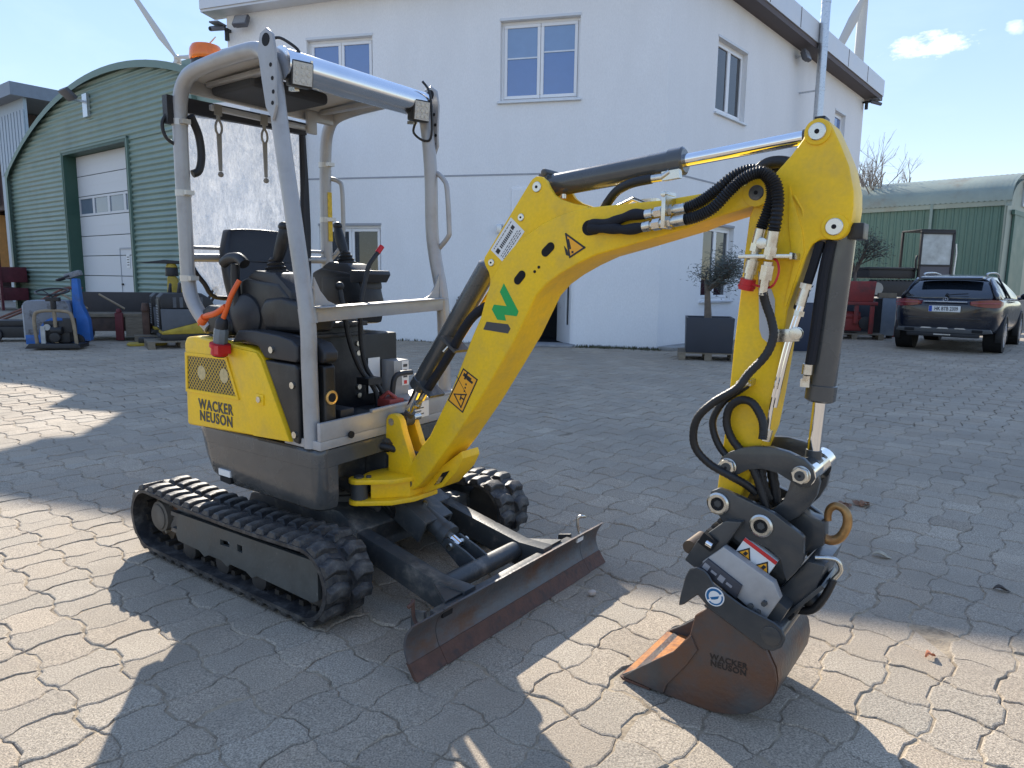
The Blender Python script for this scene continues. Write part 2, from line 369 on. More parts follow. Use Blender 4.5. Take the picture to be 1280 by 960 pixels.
def build_pavers():
    A1, A2 = .20, .17
    th = R(50)
    e1 = np.array([math.cos(th), math.sin(th)]); e2 = np.array([math.sin(th), -math.cos(th)])
    O = np.array([.2, 2.165])
    rng = np.random.default_rng(3)
    d = .0205
    prof = [(0, 0), (.13, .15), (.27, 1), (.73, 1), (.87, .15)]
    cells = []
    for i in range(-150, 210):
        for j in range(-210, 210):
            c = O + e1 * (i * A1) + e2 * (j * A2)
            if c[1] < .55 or c[1] > 22.5: continue
            if abs(c[0]) > .95 * c[1] + 2.2: continue
            cells.append((float(np.hypot(c[0], c[1])), i, j, c))
    cells.sort(key=lambda q: q[0])
    def vis(c):  # inside the camera's view
        return c[1] > 1.60 and abs(c[0]) < .74 * c[1] + .2
    def shape(i, j, c, near):
        p = 1 if (i + j) % 2 == 0 else -1
        hx, hy = A1 / 2, A2 / 2
        pts = []
        for side in range(4):
            for s, k in prof:
                jit = rng.normal(0, .0017)
                if side == 0:   q = (-hx + 2 * hx * s, -hy - p * d * k + jit)
                elif side == 1: q = (hx - p * d * k + jit, -hy + 2 * hy * s)
                elif side == 2: q = (hx - 2 * hx * s, hy + p * d * k + jit)
                else:           q = (-hx + p * d * k + jit, hy - 2 * hy * s)
                pts.append(q)
        pts = np.array(pts)
        gap = .0007 + abs(rng.normal(0, .0011))
        ctr_scale = 1 - gap / .092
        a = rng.normal(0, .012)
        rot = np.array([[math.cos(a), -math.sin(a)], [math.sin(a), math.cos(a)]])
        off = rng.normal(0, .0014, 2)
        z0 = rng.normal(0, .0016); tx, ty = rng.normal(0, .010, 2)
        def ring(sc, dz):
            q = (pts * sc) @ rot.T + off
            x = c[0] + q[:, 0] * e1[0] + q[:, 1] * e2[0]; y = c[1] + q[:, 0] * e1[1] + q[:, 1] * e2[1]
            z = z0 + dz + q[:, 0] * tx + q[:, 1] * ty
            return np.stack([x, y, z], 1)
        if near:
            rr = [ring(ctr_scale, -.03), ring(ctr_scale, -.0062), ring(ctr_scale - .030, -.0022), ring(ctr_scale - .075, 0)]
        else:
            rr = [ring(ctr_scale - .012, -.015), ring(ctr_scale - .03, -.003), ring(ctr_scale - .065, 0)]
        n = 20
        v = np.concatenate(rr); f = []
        for k in range(len(rr) - 1):
            f += [(k * n + q, (k + 1) * n + q, (k + 1) * n + (q + 1) % n, k * n + (q + 1) % n)[::-1] for q in range(n)]
        f.append(tuple(range((len(rr) - 1) * n, len(rr) * n))[::-1])
        # e1 x e2 points down, so the order above is reversed to face up
        t = 1 + rng.normal(0, .055); w_ = rng.normal(0, .014)
        return v, f, (t * (1 + w_), t, t * (1 - w_), 1)
    allv, allf, allc, no = [], [], [], 0
    cnt = 0
    for dist, i, j, c in cells:
        v, f, colr = shape(i, j, c, c[1] < 6.6)
        if cnt < 298 and vis(c):
            me = bpy.data.meshes.new('paver')
            me.from_pydata((v - [c[0], c[1], 0]).tolist(), [], f)
            at = me.color_attributes.new('tone', 'FLOAT_COLOR', 'POINT')
            at.data.foreach_set('color', np.tile(colr, len(v)).astype(np.float32))
            me.materials.append(PAVE)
            o = put('paver', me, ground); o.location = (c[0], c[1], 0)
            cnt += 1
        else:
            allv.append(v); allc.append(np.tile(colr, (len(v), 1)))
            allf += [tuple(q + no for q in ff) for ff in f]; no += len(v)
    me = bpy.data.meshes.new('pavers_beyond')
    V = np.concatenate(allv)
    me.from_pydata(V.tolist(), [], allf)
    at = me.color_attributes.new('tone', 'FLOAT_COLOR', 'POINT')
    at.data.foreach_set('color', np.concatenate(allc).astype(np.float32).ravel())
    me.materials.append(PAVE)
    stuff(put('pavers_beyond', me, ground))
build_pavers()

# ------------------------------------------------------------------ the white building
STUC = mat('white_render', (.80, .797, .79), .85, var=.035, vscale=1.1, col2=(.735, .73, .72), c2amt=.25, c2scale=1.0, c2sharp=.35, bump=.5, bscale=140, stretch=(1, 1, .35), speck=.05, speckscale=60)
STUCL = mat('trim_line', (.33, .34, .36), .8)
FASC = mat('fascia_metal', (.60, .60, .60), .4, .35, var=.06, vscale=3)
SOFF = mat('soffit_brown', (.10, .082, .082), .7, var=.15)
PVC = mat('window_pvc', (.78, .78, .78), .35, var=.02, coat=.2)
PANE = mat('window_glass_sky', (.050, .125, .33), .03, var=.05, ior=1.9, rvar=.02, spec=.8)  # strong blue base colour stands in for the reflected sky
PANED = mat('window_glass_dark', (.016, .02, .026), .03, var=.3, ior=1.6, rvar=.02, spec=.6)
BLIND = mat('window_blind', (.19, .29, .46), .06, var=.05, ior=1.8, rvar=.02)
SILL = mat('sill_metal', (.62, .64, .66), .35, .3)
ROOFM = mat('roof_membrane', (.2, .2, .2), .9)
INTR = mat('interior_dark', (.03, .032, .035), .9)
BC = Vector((2.878, 14.031, 0))
D1 = Vector((-.96972, .24423, 0)); I1 = Vector((.24423, .96972, 0))
D2 = Vector((.65362, .75682, 0)); I2 = Vector((-.75682, .65362, 0))
bld = thing('white_building', 'two-storey white rendered building with grey metal eaves behind the yellow excavator', 'building', BC)
def facade(Dv, Iv):
    M = Matrix((Dv, Iv, Vector((0, 0, 1)))).transposed().to_4x4()
    return M
F1, F2 = facade(D1, I1), facade(D2, I2)
def wall_cells(F, T, topf, openings, th=.3):
    mb = MB(F)
    xs = sorted({0., T, *[o[0] for o in openings], *[o[1] for o in openings]})
    for x0, x1 in zip(xs, xs[1:]):
        ops = sorted([(o[2], o[3]) for o in openings if o[0] <= x0 + 1e-6 and o[1] >= x1 - 1e-6])
        z = 0.
        for a, bb in ops:
            if a > z + .01: mb.box(x0, x1, 0, th, z, a)
            z = bb
        ta, tb = topf(x0), topf(x1)
        mb.add([(x0, 0, z), (x1, 0, z), (x1, th, z), (x0, th, z), (x0, 0, ta), (x1, 0, tb), (x1, th, tb), (x0, th, ta)],
               [(0, 3, 2, 1), (4, 5, 6, 7), (0, 1, 5, 4), (1, 2, 6, 5), (2, 3, 7, 6), (3, 0, 4, 7)])
    return mb
top1 = lambda t: 7.42 - .046 * t
top2 = lambda t: 7.42 - .010 * t
W1 = [(1.70, 3.30, 4.88, 6.40), (6.06, 7.58, 4.88, 6.32)]
G1 = [(5.93, 7.40, .92, 2.46)]
DOOR = (1.70, 3.02, 0., 2.30)
W2 = [(2.04, 3.54, 4.92, 6.41), (9.85, 10.85, 5.66, 6.36)]
G2 = [(1.80, 3.34, .94, 2.58)]
wall_cells(F1, 9.5, top1, W1 + G1 + [DOOR]).build('wall', STUC, bld)
wall_cells(F2, 12.6, top2, W2 + G2).build('wall', STUC, bld)
# the two walls one does not see from here
LE = D1 * 9.5; RE = D2 * 12.6
Bk1 = LE + I1 * 9; Bk2 = RE + I2 * 9
MB().prism([(LE.x, LE.y), (Bk1.x, Bk1.y), (Bk1.x + .3 * -D1.x, Bk1.y + .3 * -D1.y), (LE.x - .3 * D1.x + I1.x * .31, LE.y - .3 * D1.y + I1.y * .31)], 0, 6.95, 'xy').build('wall', STUC, bld)
MB().prism([(RE.x, RE.y), (Bk2.x, Bk2.y), (Bk2.x - .3 * D2.x, Bk2.y - .3 * D2.y), (RE.x - .3 * D2.x + I2.x * .31, RE.y - .3 * D2.y + I2.y * .31)], 0, 7.27, 'xy').build('wall', STUC, bld)
# low white annex added out of sight to shade the paving at left
AP = [(-6.60, 14.27), (-5.0, 13.85), (-4.55, 15.86), (-6.1, 16.25)]
MB().prism([(x - BC.x, y - BC.y) for x, y in AP], 0, 4.6, 'xy').build('shade_block', STUC, bld)
# painted groove between the storeys, drip plinth
mb = MB(F1); mb.box(.006, 9.49, -.006, .01, 3.44, 3.475); mb.build('storey_trim', STUCL, bld)
mb = MB(F2); mb.box(.006, 12.6, -.006, .01, 3.44, 3.475); mb.build('storey_trim', STUCL, bld)
# eaves
def eaves():
    OV = .42
    cdir = (-I1 - I2).normalized(); k = OV / cdir.dot(-I1)
    L0 = LE + D1 * .36; R0 = RE + D2 * .55
    out_ = [L0 - I1 * OV, cdir * k, R0 - I2 * OV]
    inn = [L0 + I1 * .1, Vector((0, 0, 0)) - cdir * .1, R0 + I2 * .1]
    zb = [7.42 - .046 * 10.2, 7.42, 7.42 - .010 * 13.2]
    H = [.50, .50, .50]
    mb = MB(); vs = []
    for i in range(3):
        vs += [(out_[i].x, out_[i].y, zb[i] + .02), (out_[i].x, out_[i].y, zb[i] + H[i]), (inn[i].x, inn[i].y, zb[i] + H[i]), (inn[i].x, inn[i].y, zb[i] + .02)]
    fs = []
    for i in range(2):
        a, c = i * 4, i * 4 + 4
        fs += [(a, c, c + 1, a + 1), (a + 1, c + 1, c + 2, a + 2), (a + 2, c + 2, c + 3, a + 3), (a + 3, c + 3, c, a)]
    fs += [(0, 1, 2, 3), (8, 11, 10, 9)]
    mb.add(vs, fs).build('roof_fascia', FASC, bld)
    # dark boarded soffit, a real strip under the overhang
    for i, (Dv, Iv) in ((0, (D1, I1)), (1, (D2, I2))):
        p0, p1 = out_[i], out_[i + 1]; q0, q1 = inn[i], inn[i + 1]
        n = 1 if i == 0 else 2
        s = MB()
        z0, z1 = zb[i], zb[i + 1]
        dp = .03 if i == 0 else .11
        a0, a1 = p0 + Iv * .03, p1 + Iv * .03
        s.add([(a0.x, a0.y, z0 - dp), (a1.x, a1.y, z1 - dp), (q1.x, q1.y, z1 - dp), (q0.x, q0.y, z0 - dp), (a0.x, a0.y, z0 + .018), (a1.x, a1.y, z1 + .018), (q1.x, q1.y, z1 + .018), (q0.x, q0.y, z0 + .018)],
              [(0, 3, 2, 1), (4, 5, 6, 7), (0, 1, 5, 4), (1, 2, 6, 5), (2, 3, 7, 6), (3, 0, 4, 7)]).build('soffit', SOFF if i else FASC, bld)
    # sheet joints on the fascia
    for i, T in ((0, 10), (1, 13)):
        for kx in range(1, T // 2 + 1):
            s = MB(); f = kx / (T // 2 + 1); p = out_[i].lerp(out_[i + 1], f); z = zb[i] + (zb[i + 1] - zb[i]) * f; h = H[i] + (H[i + 1] - H[i]) * f
            Iv = (I1, I2)[i]; Dv = (D1, D2)[i]
            s.obox((p - Iv * .002 + Vector((0, 0, z + .02 + h / 2))), Dv, Iv, .012, .004, h / 2 - .02)
            s.build('fascia_seam', SOFF, bld)
    roof = [out_[0], out_[1], out_[2], Bk2 + D2 * .5, Bk1 + D1 * .5]
    zr = [zb[0] + .48, zb[1] + .48, zb[2] + .5, 7.7, 7.3]
    c0 = Vector((0, 0, 0))
    for p in roof: c0 += p / 5
    r = MB(); r.add([(p.x * .995 + c0.x * .005, p.y * .995 + c0.y * .005, z) for p, z in zip(roof, zr)] + [(c0.x, c0.y, 7.75)], [(i, (i + 1) % 5, 5) for i in range(5)])
    r.build('roof', ROOFM, bld)
eaves()
def window(F, x0, x1, z0, z1, sash=2, pane=PANE, blinds=(), depth=.11, head=False):
    fr = MB(F); d0, d1 = depth, depth + .07; e = .055
    fr.box(x0, x1, d0, d1, z0, z0 + e); fr.box(x0, x1, d0, d1, z1 - e, z1); fr.box(x0, x0 + e, d0, d1, z0 + e, z1 - e); fr.box(x1 - e, x1, d0, d1, z0 + e, z1 - e)
    wo = fr.build('window', PVC, bld, bevel=.006, seg=1)
    wd = (x1 - x0 - 2 * e) / sash
    for k in range(sash):
        a, c = x0 + e + k * wd, x0 + e + (k + 1) * wd
        s = MB(F); f = .062; a += .004; c -= .004; zz0, zz1 = z0 + e + .004, z1 - e - .004; y0, y1 = d0 - .018, d1 - .01
        s.box(a, c, y0, y1, zz0, zz0 + f); s.box(a, c, y0, y1, zz1 - f, zz1); s.box(a, a + f, y0, y1, zz0 + f, zz1 - f); s.box(c - f, c, y0, y1, zz0 + f, zz1 - f)
        s.build('sash', PVC, wo, bevel=.006, seg=1)
        p = MB(F); p.box(a + f - .003, c - f + .003, d0 + .012, d0 + .03, zz0 + f - .003, zz1 - f + .003); p.build('pane', pane, wo)
        if k < len(blinds) and blinds[k]:
            zb = zz1 - f - blinds[k] * (zz1 - zz0 - 2 * f)
            q = MB(F); q.box(a + f, c - f, d0 + .004, d0 + .010, zb, zz1 - f); q.build('blind', BLIND, wo)
            q = MB(F); q.box(a + f, c - f, d0 - .002, d0 + .010, zb - .03, zb - .002); q.build('blind_rail', SILL, wo)
    s = MB(F); s.box(x0 - .05, x1 + .05, -.06, depth, z0 - .05, z0 - .004); s.build('sill', SILL, wo, bevel=.006, seg=1)
    s = MB(F); s.box(x0 - .015, x1 + .015, -.012, depth, z1 + .002, z1 + .05) ; s.build('lintel_strip', STUCL if head else FASC, wo)
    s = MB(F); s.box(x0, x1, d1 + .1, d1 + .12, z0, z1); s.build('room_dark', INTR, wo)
    return wo
window(F1, *W1[0], blinds=(.36, .43))
window(F1, *W1[1], blinds=(0, .0))
window(F1, *G1[0], pane=PANED, head=True)
window(F2, *W2[0], pane=PANED)
window(F2, *W2[1], sash=1)
window(F2, *G2[0], pane=PANED, head=True)
# doorway with its open leaf
dr = MB(F1); x0, x1, _, z1 = DOOR
dr.box(x0, x0 + .06, .06, .14, 0.02, z1); dr.box(x1 - .06, x1, .06, .14, 0.02, z1); dr.box(x0 + .06, x1 - .06, .06, .14, z1 - .06, z1)
dro = dr.build('door', PVC, bld, bevel=.005, seg=1)
h = F1 @ Vector((x0 + .08, .10, 0)); ang = R(63)
lf = F1 @ Matrix.Translation((x0 + .08, .11, 0)) @ Matrix.Rotation(ang, 4, 'Z')
s = MB(lf); s.box(0, .12, 0, .055, .03, 2.2); s.box(.31, .95, 0, .055, .03, 2.2); s.box(.12, .31, 0, .055, .03, .42); s.box(.12, .31, 0, .055, 1.95, 2.2)
s.build('door_leaf', PVC, dro, bevel=.004, seg=1)
s = MB(lf); s.box(.12, .31, .02, .035, .42, 1.95); s.build('door_pane', PANED, dro)
s = MB(lf); s.tube([(.86, -.06, .85), (.86, -.06, 1.35)], .012); s.box(.85, .87, -.05, 0, .88, .9); s.box(.85, .87, -.05, 0, 1.3, 1.32); s.build('door_handle', GALV, dro)
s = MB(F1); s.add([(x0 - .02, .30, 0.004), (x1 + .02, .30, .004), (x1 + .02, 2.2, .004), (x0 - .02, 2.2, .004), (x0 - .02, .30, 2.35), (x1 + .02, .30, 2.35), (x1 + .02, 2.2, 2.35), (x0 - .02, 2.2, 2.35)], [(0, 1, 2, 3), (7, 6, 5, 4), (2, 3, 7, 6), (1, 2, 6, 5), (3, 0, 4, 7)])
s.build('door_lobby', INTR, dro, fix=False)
s = MB(F1); s.box(x0 - .05, x1 + .1, -.32, .28, 0, .05); s.build('threshold', mat('step_stone', (.26, .26, .26), .8, var=.15, bump=.3), dro, bevel=.008, seg=1)
# framed white board above the door
s = MB(F1); s.box(1.75, 3.02, -.035, -.002, 2.42, 3.19); wb = s.build('sign_board', PVC, bld, bevel=.006, seg=1)
s = MB(F1); s.box(1.80, 2.97, -.04, -.034, 2.46, 3.15); s.build('board_panel', STUC, wb)
# wall lamp by the door, house letter box, cable plate
s = MB(F1); s.box(4.02, 4.16, -.16, -.003, .66, .92); s.box(4.05, 4.13, -.16, -.04, .92, .98); s.build('letter_box', BLK, bld, bevel=.01)
s = MB(F1); s.box(3.2, 3.3, -.14, -.003, 2.28, 2.46); s.build('wall_lamp', GALV, bld, bevel=.01)
# flue pipe on the right facade
def flue():
    s = MB(F2); x, y = 6.85, -.52
    s.cyl((x, y, 1.0), (x, y, 9.6), .112, n=24); o = s.build('flue_pipe', GALV, bld)
    for z in (1.8, 2.9, 4.0, 5.1, 6.2, 7.25, 8.3, 9.3):
        s = MB(F2); s.cyl((x, y, z), (x, y, z + .05), .120, n=24); s.cyl((x, y, z + .08), (x, y, z + .095), .117, n=24)
        s.build('pipe_clamp', GALV, o)
    for z in (1.81, 4.01, 6.21):
        s = MB(F2); s.box(x - .02, x + .02, y + .09, 0, z, z + .04)
        s.build('pipe_bracket', GALV, o)
flue()
def flood(F, x, z, out=.0, tilt=.5):
    s = MB(F @ Matrix.Translation((x, -.16 - out, z)) @ Matrix.Rotation(-tilt, 4, 'X'))
    s.box(-.17, .17, -.05, .05, -.13, .13); s.box(-.14, .14, .05, .09, -.1, .1); o = s.build('floodlight', mat('lamp_housing', (.10, .10, .11), .5), bld, bevel=.02)
    s = MB(F @ Matrix.Translation((x, -.16 - out, z)) @ Matrix.Rotation(-tilt, 4, 'X')); s.box(-.145, .145, -.056, -.049, -.105, .105); s.build('lamp_glass', LENS, o)
    s = MB(F); s.box(x - .02, x + .02, -.16 - out, -.002, z - .02, z + .02); s.build('lamp_arm', GALV, o)
flood(F1, 9.0, 6.74, .05, .5)
flood(F2, 6.45, 7.02, .1, .35)
def camera_dome(F, x, z):
    s = MB(F); s.cyl((x, -.25, z), (x + .12, -.52, z - .10), .055, .05); s.box(x - .06, x + .16, -.5, -.2, z + .03, z + .065); o = s.build('security_camera', mat('camera_shell', (.13, .13, .14), .4), bld, bevel=.006)
    s = MB(F); s.cyl((x + .12, -.52, z - .10), (x + .126, -.534, z - .105), .04); s.build('camera_lens', HOLE, o)
    s = MB(F); s.box(x - .03, x + .03, -.3, -.002, z - .03, z + .03); s.cyl((x, -.12, z), (x, -.12, z - .22), .05); s.build('camera_bracket', BLK, o)
camera_dome(F1, 9.42, 6.62); camera_dome(F2, 12.45, 7.05)
# rough plinth gravel and weeds along the wall
GRASS = mat('dry_weeds', (.085, .085, .045), .9, var=.5, vscale=4)
s = MB(F1); rr = random.Random(5)
for k in range(900):
    x = rr.uniform(-.1, 1.6) if k < 600 else rr.uniform(3.2, 9.5); y = -abs(rr.gauss(0, .12)) - .01; h_ = rr.uniform(.02, .075); a = rr.uniform(0, 6.28); dx, dy = math.cos(a) * .012, math.sin(a) * .012
    s.add([(x - dx, y - dy, 0), (x + dx, y + dy, 0), (x + rr.uniform(-.03, .03), y + rr.uniform(-.03, .03), h_)], [(0, 1, 2)])
wd = stuff(s.build('weeds', GRASS, None, fix=False)); wd.location = BC; tag(wd, 'dry weeds growing along the foot of the white wall', 'weeds')
s = MB(F2); s.box(-.05, 1.1, -.42, -.06, 0, .07); wk = s.build('wall_kerb', mat('kerb_stone', (.27, .265, .25), .85, var=.2, bump=.4), bld, bevel=.012)
# ------------------------------------------------------------------ the mini excavator (x forward, y left, z up)
EX = thing('mini_excavator', 'yellow and grey tracked mini excavator with canopy, dozer blade and bucket lowered onto the paving', 'excavator', (-.81, 3.37, 0), -.632)
SIDE = lambda x, y, z: frame((x, y, z), (1, 0, 0), (0, 0, 1))     # a plane facing -y
def Y(pts, y): return [(a, y, b) for a, b in pts]

# ---- tracks
def arc(cx, cz, r, a0, a1, n): return [(cx + r * math.cos(R(a0 + (a1 - a0) * i / n)), cz + r * math.sin(R(a0 + (a1 - a0) * i / n))) for i in range(n + 1)]
def loop(off):
    xr, xf, zc, r = -.69, .485, .181, .152 + off
    top = zc + r; bot = zc - r
    p = arc(xf, zc, r, -90, 90, 16)
    p += [(xf - (xf - xr) * k / 8, top - .016 * math.sin(math.pi * k / 8)) for k in range(1, 8)]
    p += arc(xr, zc, r, 90, 270, 16)
    p += [(xr + (xf - xr) * k / 8, bot) for k in range(1, 8)]
    return p
def lug_mesh():
    s = MB()
    # base then top; pointed block like a chevron half
    b0 = [(-.044, .0), (.026, .0), (.044, .052), (.030, .106), (-.034, .106), (-.026, .052)]
    t0 = [(-.030, .006), (.010, .006), (.026, .052), (.014, .100), (-.022, .100), (-.013, .052)]
    s.loft([[(x, y, -.004) for x, y in b0], [(x, y, .020) for x, y in t0]])
    me = s.mesh('tread_lug', bevel=.003, seg=1, sharp=30); me.materials.append(RUB); return me
LUG = lug_mesh()
def track(side):
    yo, yi = side * .65, side * .42
    y0, y1 = min(yo, yi), max(yo, yi)
    outer, inner = loop(0), loop(-.020)
    n = len(outer)
    rings = []
    for (ax, az), (bx, bz) in zip(outer, inner):
        rings.append([(ax, y0 + .012, az), (ax, y1 - .012, az), (ax, y1, az - (az - bz) * .25), (bx, y1, bz), (bx, y0, bz), (ax, y0, az - (az - bz) * .25)])
    s = MB(); m = 6
    s.v = [p for r in rings for p in r]
    s.f = [(i * m + k, i * m + (k + 1) % m, ((i + 1) % n) * m + (k + 1) % m, ((i + 1) % n) * m + k) for i in range(n) for k in range(m)]
    tr = s.build('track', RUB, EX, sharp=45)
    # steel links on the inside of the belt
    P = [Vector((x, 0, z)) for x, z in loop(-.021)]
    seg = [(P[(i + 1) % n] - P[i]).length for i in range(n)]; tot = sum(seg)
    def at(P_, d):
        d %= tot; i = 0
        while d > seg[i]: d -= seg[i]; i = (i + 1) % n
        f = d / seg[i]; a, b = P_[i], P_[(i + 1) % n]
        return a.lerp(b, f), (b - a).normalized()
    Q = [Vector((x, 0, z)) for x, z in outer]
    NL = 40
    s = MB(); yc = (y0 + y1) / 2
    for k in range(NL):
        p, t = at(P, tot * k / NL); nrm = Vector((t.z, 0, -t.x))
        s.obox(p - nrm * .008 + Vector((0, yc, 0)), t, (0, 1, 0), .014, .055, .012)
    s.build('drive_links', mat('worn_iron', (.030, .026, .022), .6, .2, var=.3, vscale=20), tr)
    for k in range(NL):
        for h in (0, 1):
            p, t = at(Q, tot * (k + .5 * h) / NL); nrm = Vector((t.z, 0, -t.x))
            o = put('tread_lug', LUG, tr)
            if h == 0: M = Matrix((t, Vector((0, 1, 0)), nrm)); base = Vector((0, yc + .008, 0))
            else: M = Matrix((t, Vector((0, -1, 0)), nrm)); base = Vector((0, yc - .008, 0))
            M4 = M.transposed().to_4x4(); M4.translation = p + base
            o.matrix_local = M4
    # rollers, sprocket, idler, frame
    f = MB(); f.prism([(-.60, .15), (-.52, .26), (.30, .275), (.40, .21), (.40, .13), (.22, .085), (-.46, .085)], y0 + .065, y1 - .065)
    fr = f.build('track_frame', FRAMEG, EX, bevel=.006)
    sp = MB(); tp = []
    for k in range(36):
        a = 2 * math.pi * k / 36; r = .128 if k % 4 < 2 else .108
        tp.append((-.69 + r * math.cos(a), .181 + r * math.sin(a)))
    sp.prism(tp, yc - .012, yc + .012); so = sp.build('sprocket', mat('sprocket_steel', (.10, .075, .05), .5, .4, var=.4, vscale=14, col2=(.16, .07, .03), c2amt=.4), EX, bevel=.002, seg=1)
    hb = MB(); o_ = -1 if side < 0 else 1
    hb.lathe((-.69, yc - o_ * .09, .181), (0, o_, 0), [(.075, 0), (.075, .14), (.062, .145), (.062, .150), (.055, .154)]); hb.build('drive_hub', mat('hub_dust', (.13, .115, .095), .7, var=.3, vscale=18), so)
    for k in range(8):
        bo = MB(); a = math.pi * k / 4; bo.cyl((-.69 + .085 * math.cos(a), yc + o_ * .012, .181 + .085 * math.sin(a)), (-.69 + .085 * math.cos(a), yc + o_ * .026, .181 + .085 * math.sin(a)), .010, n=6)
        bo.build('hub_bolt', ZINC, so)
    idl = MB(); idl.lathe((.485, yc - .05, .181), (0, 1, 0), [(.10, 0), (.128, .012), (.128, .035), (.118, .04), (.118, .06), (.128, .065), (.128, .088), (.10, .1)], n=32); idl.lathe((.485, yc + o_ * .05, .181), (0, o_, 0), [(.05, 0), (.045, .03), (.02, .035)]); idl.build('idler', mat('idler_steel', (.11, .10, .09), .45, .5, var=.3, vscale=20), EX, bevel=.002, seg=1)
    for x in (-.40, -.13, .14):
        r_ = MB(); r_.lathe((x, yc - .075, .092), (0, 1, 0), [(.03, 0), (.052, .008), (.052, .045), (.036, .05), (.036, .10), (.052, .105), (.052, .142), (.03, .15)]); r_.build('roller', mat('roller_black', (.028, .027, .026), .6, var=.3), EX)
    r_ = MB(); r_.cyl((-.12, yc - .05, .292), (-.12, yc + .05, .292), .026); r_.build('carrier_roller', FRAMEG, EX)
    # side cover plate with slot
    pl = MB(); ya, yb = side * .622, side * .606
    a, b = min(ya, yb), max(ya, yb)
    zt = lambda x: .262 + (x + .44) * .018
    xs = [(-.455, -.10), (-.10, -.02), (-.02, .035), (.035, .075), (.075, .56)]
    def strip(x0, x1, z0, z1a, z1b): pl.add([(x0, a, z0), (x1, a, z0), (x1, b, z0), (x0, b, z0), (x0, a, z1a), (x1, a, z1b), (x1, b, z1b), (x0, b, z1a)], [(0, 3, 2, 1), (4, 5, 6, 7), (0, 1, 5, 4), (1, 2, 6, 5), (2, 3, 7, 6), (3, 0, 4, 7)])
    out = [(-.44, .258), (.545, .278), (.555, .27), (.555, .125), (.52, .105), (.16, .115), (.12, .098), (.08, .115), (-.02, .117), (-.06, .10), (-.10, .117), (-.20, .118), (-.24, .10), (-.28, .12), (-.46, .123), (-.475, .15)]
    # plate split round the slot: left, right, above, below
    pl.prism([(-.44, .258), (-.105, .265), (-.105, .118), (-.20, .118), (-.24, .10), (-.28, .12), (-.46, .123), (-.475, .15)], a, b)
    pl.prism([(-.105, .265), (-.035, .2664), (-.035, .218), (-.105, .214)], a, b); pl.prism([(-.105, .190), (-.035, .194), (-.035, .117), (-.06, .10), (-.105, .118)], a, b)
    pl.prism([(-.035, .2664), (.025, .2676), (.025, .117), (-.035, .117)], a, b)
    pl.prism([(.025, .2676), (.060, .268), (.060, .223), (.025, .223)], a, b); pl.prism([(.025, .192), (.060, .192), (.060, .117), (.025, .117)], a, b)
    pl.prism([(.060, .268), (.545, .278), (.555, .27), (.555, .125), (.52, .105), (.16, .115), (.12, .098), (.08, .115), (.060, .116)], a, b)
    cp = pl.build('track_cover_plate', SCRATCH, fr)
    pl = MB(); pl.box(-.105, -.035, b + .02 if side < 0 else a - .04, b + .04 if side < 0 else a - .02, .185, .222); pl.build('pale_block', WHITE, fr)
    s = MB(); s.obox((-.47, side * .60, .20), (1, 0, 0), (0, 1, 0), .012, .012, .05); s.box(-.53, -.47, side * .60 - .012, side * .60 + .012, .23, .25); s.box(-.53, -.47, side * .60 - .012, side * .60 + .012, .15, .17); s.build('plate_bracket', FRAMEG, fr)
track(-1); track(1)

# ---- undercarriage
s = MB(); s.prism([(-.42, .17), (-.36, .30), (-.24, .34), (.30, .34), (.42, .28), (.42, .16), (.28, .12), (-.30, .12)], -.30, .30)
s.box(-.34, -.22, -.50, .50, .17, .27); s.box(.12, .26, -.50, .50, .17, .27)
uc = s.build('undercarriage_frame', FRAMEG, EX, bevel=.012)
s = MB(); s.lathe((0, 0, .335), (0, 0, 1), [(.29, 0), (.29, .03), (.27, .032), (.27, .07), (.30, .072), (.30, .10)], n=40); s.build('slew_ring', FRAMEG, EX)
s = MB(); 
for k in range(6): s.tube([(.32, -.20 + .03 * k, .36), (.40, -.16 + .03 * k, .38 - .01 * k), (.42, -.10 + .02 * k, .30), (.36, -.05 + .02 * k, .24)], .012, smooth=5)
s.cyl((.36, -.22, .37), (.46, -.22, .37), .018); s.build('swivel_hose', HOSE, EX)

# ---- dozer blade
s = MB(); s.cyl((.36, -.40, .235), (.36, .40, .235), .045); s.box(.30, .42, -.42, .42, .20, .27); s.build('blade_pivot', FRAMEG, EX)
for sy in (-1, 1):
    s = MB(); y0, y1 = sorted((sy * .235, sy * .305))
    s.prism([(.36, .19), (.36, .285), (.88, .178), (1.018, .178), (1.012, .06), (.90, .055)], y0, y1)
    arm = s.build('blade_arm', FRAMEG, EX, bevel=.006)
    s = MB(); yy0, yy1 = sorted((sy * .305, sy * .40)); s.add([(1.005, yy0 if sy < 0 else yy0, .17), (.86, yy1 if sy < 0 else yy0, .17), (1.005, yy1, .17), (1.0, yy0, .155), (.86, yy1 if sy < 0 else yy0, .155), (1.0, yy1, .155)], [(0, 1, 2), (5, 4, 3), (0, 3, 4, 1), (1, 4, 5, 2), (2, 5, 3, 0)]); s.build('blade_gusset', FRAMEG, arm)
s = MB(); s.cyl((.86, -.236, .135), (.86, .236, .135), .040, n=24); s.build('blade_cross_tube', FRAMEG, EX)
s = MB(); 
for y in (-.045, .033): s.prism([(.64, .215), (.70, .235), (.80, .20), (.895, .155), (.87, .09), (.80, .10), (.70, .17)], y, y + .012)
cl = s.build('clevis', FRAMEG, EX, bevel=.003)
s = MB(); s.cyl((.72, -.06, .205), (.72, .06, .205), .016); s.build('clevis_pin', ZINC, cl)
s = MB(); s.cyl((.36, 0, .37), (.66, 0, .235), .045, n=24); s.cyl((.64, 0, .243), (.68, 0, .226), .052, n=24); bc = s.build('blade_cylinder', FRAMEG, EX, bevel=.004)
s = MB(); s.cyl((.66, 0, .235), (.735, 0, .20), .020); s.build('cylinder_rod', CHR, bc)
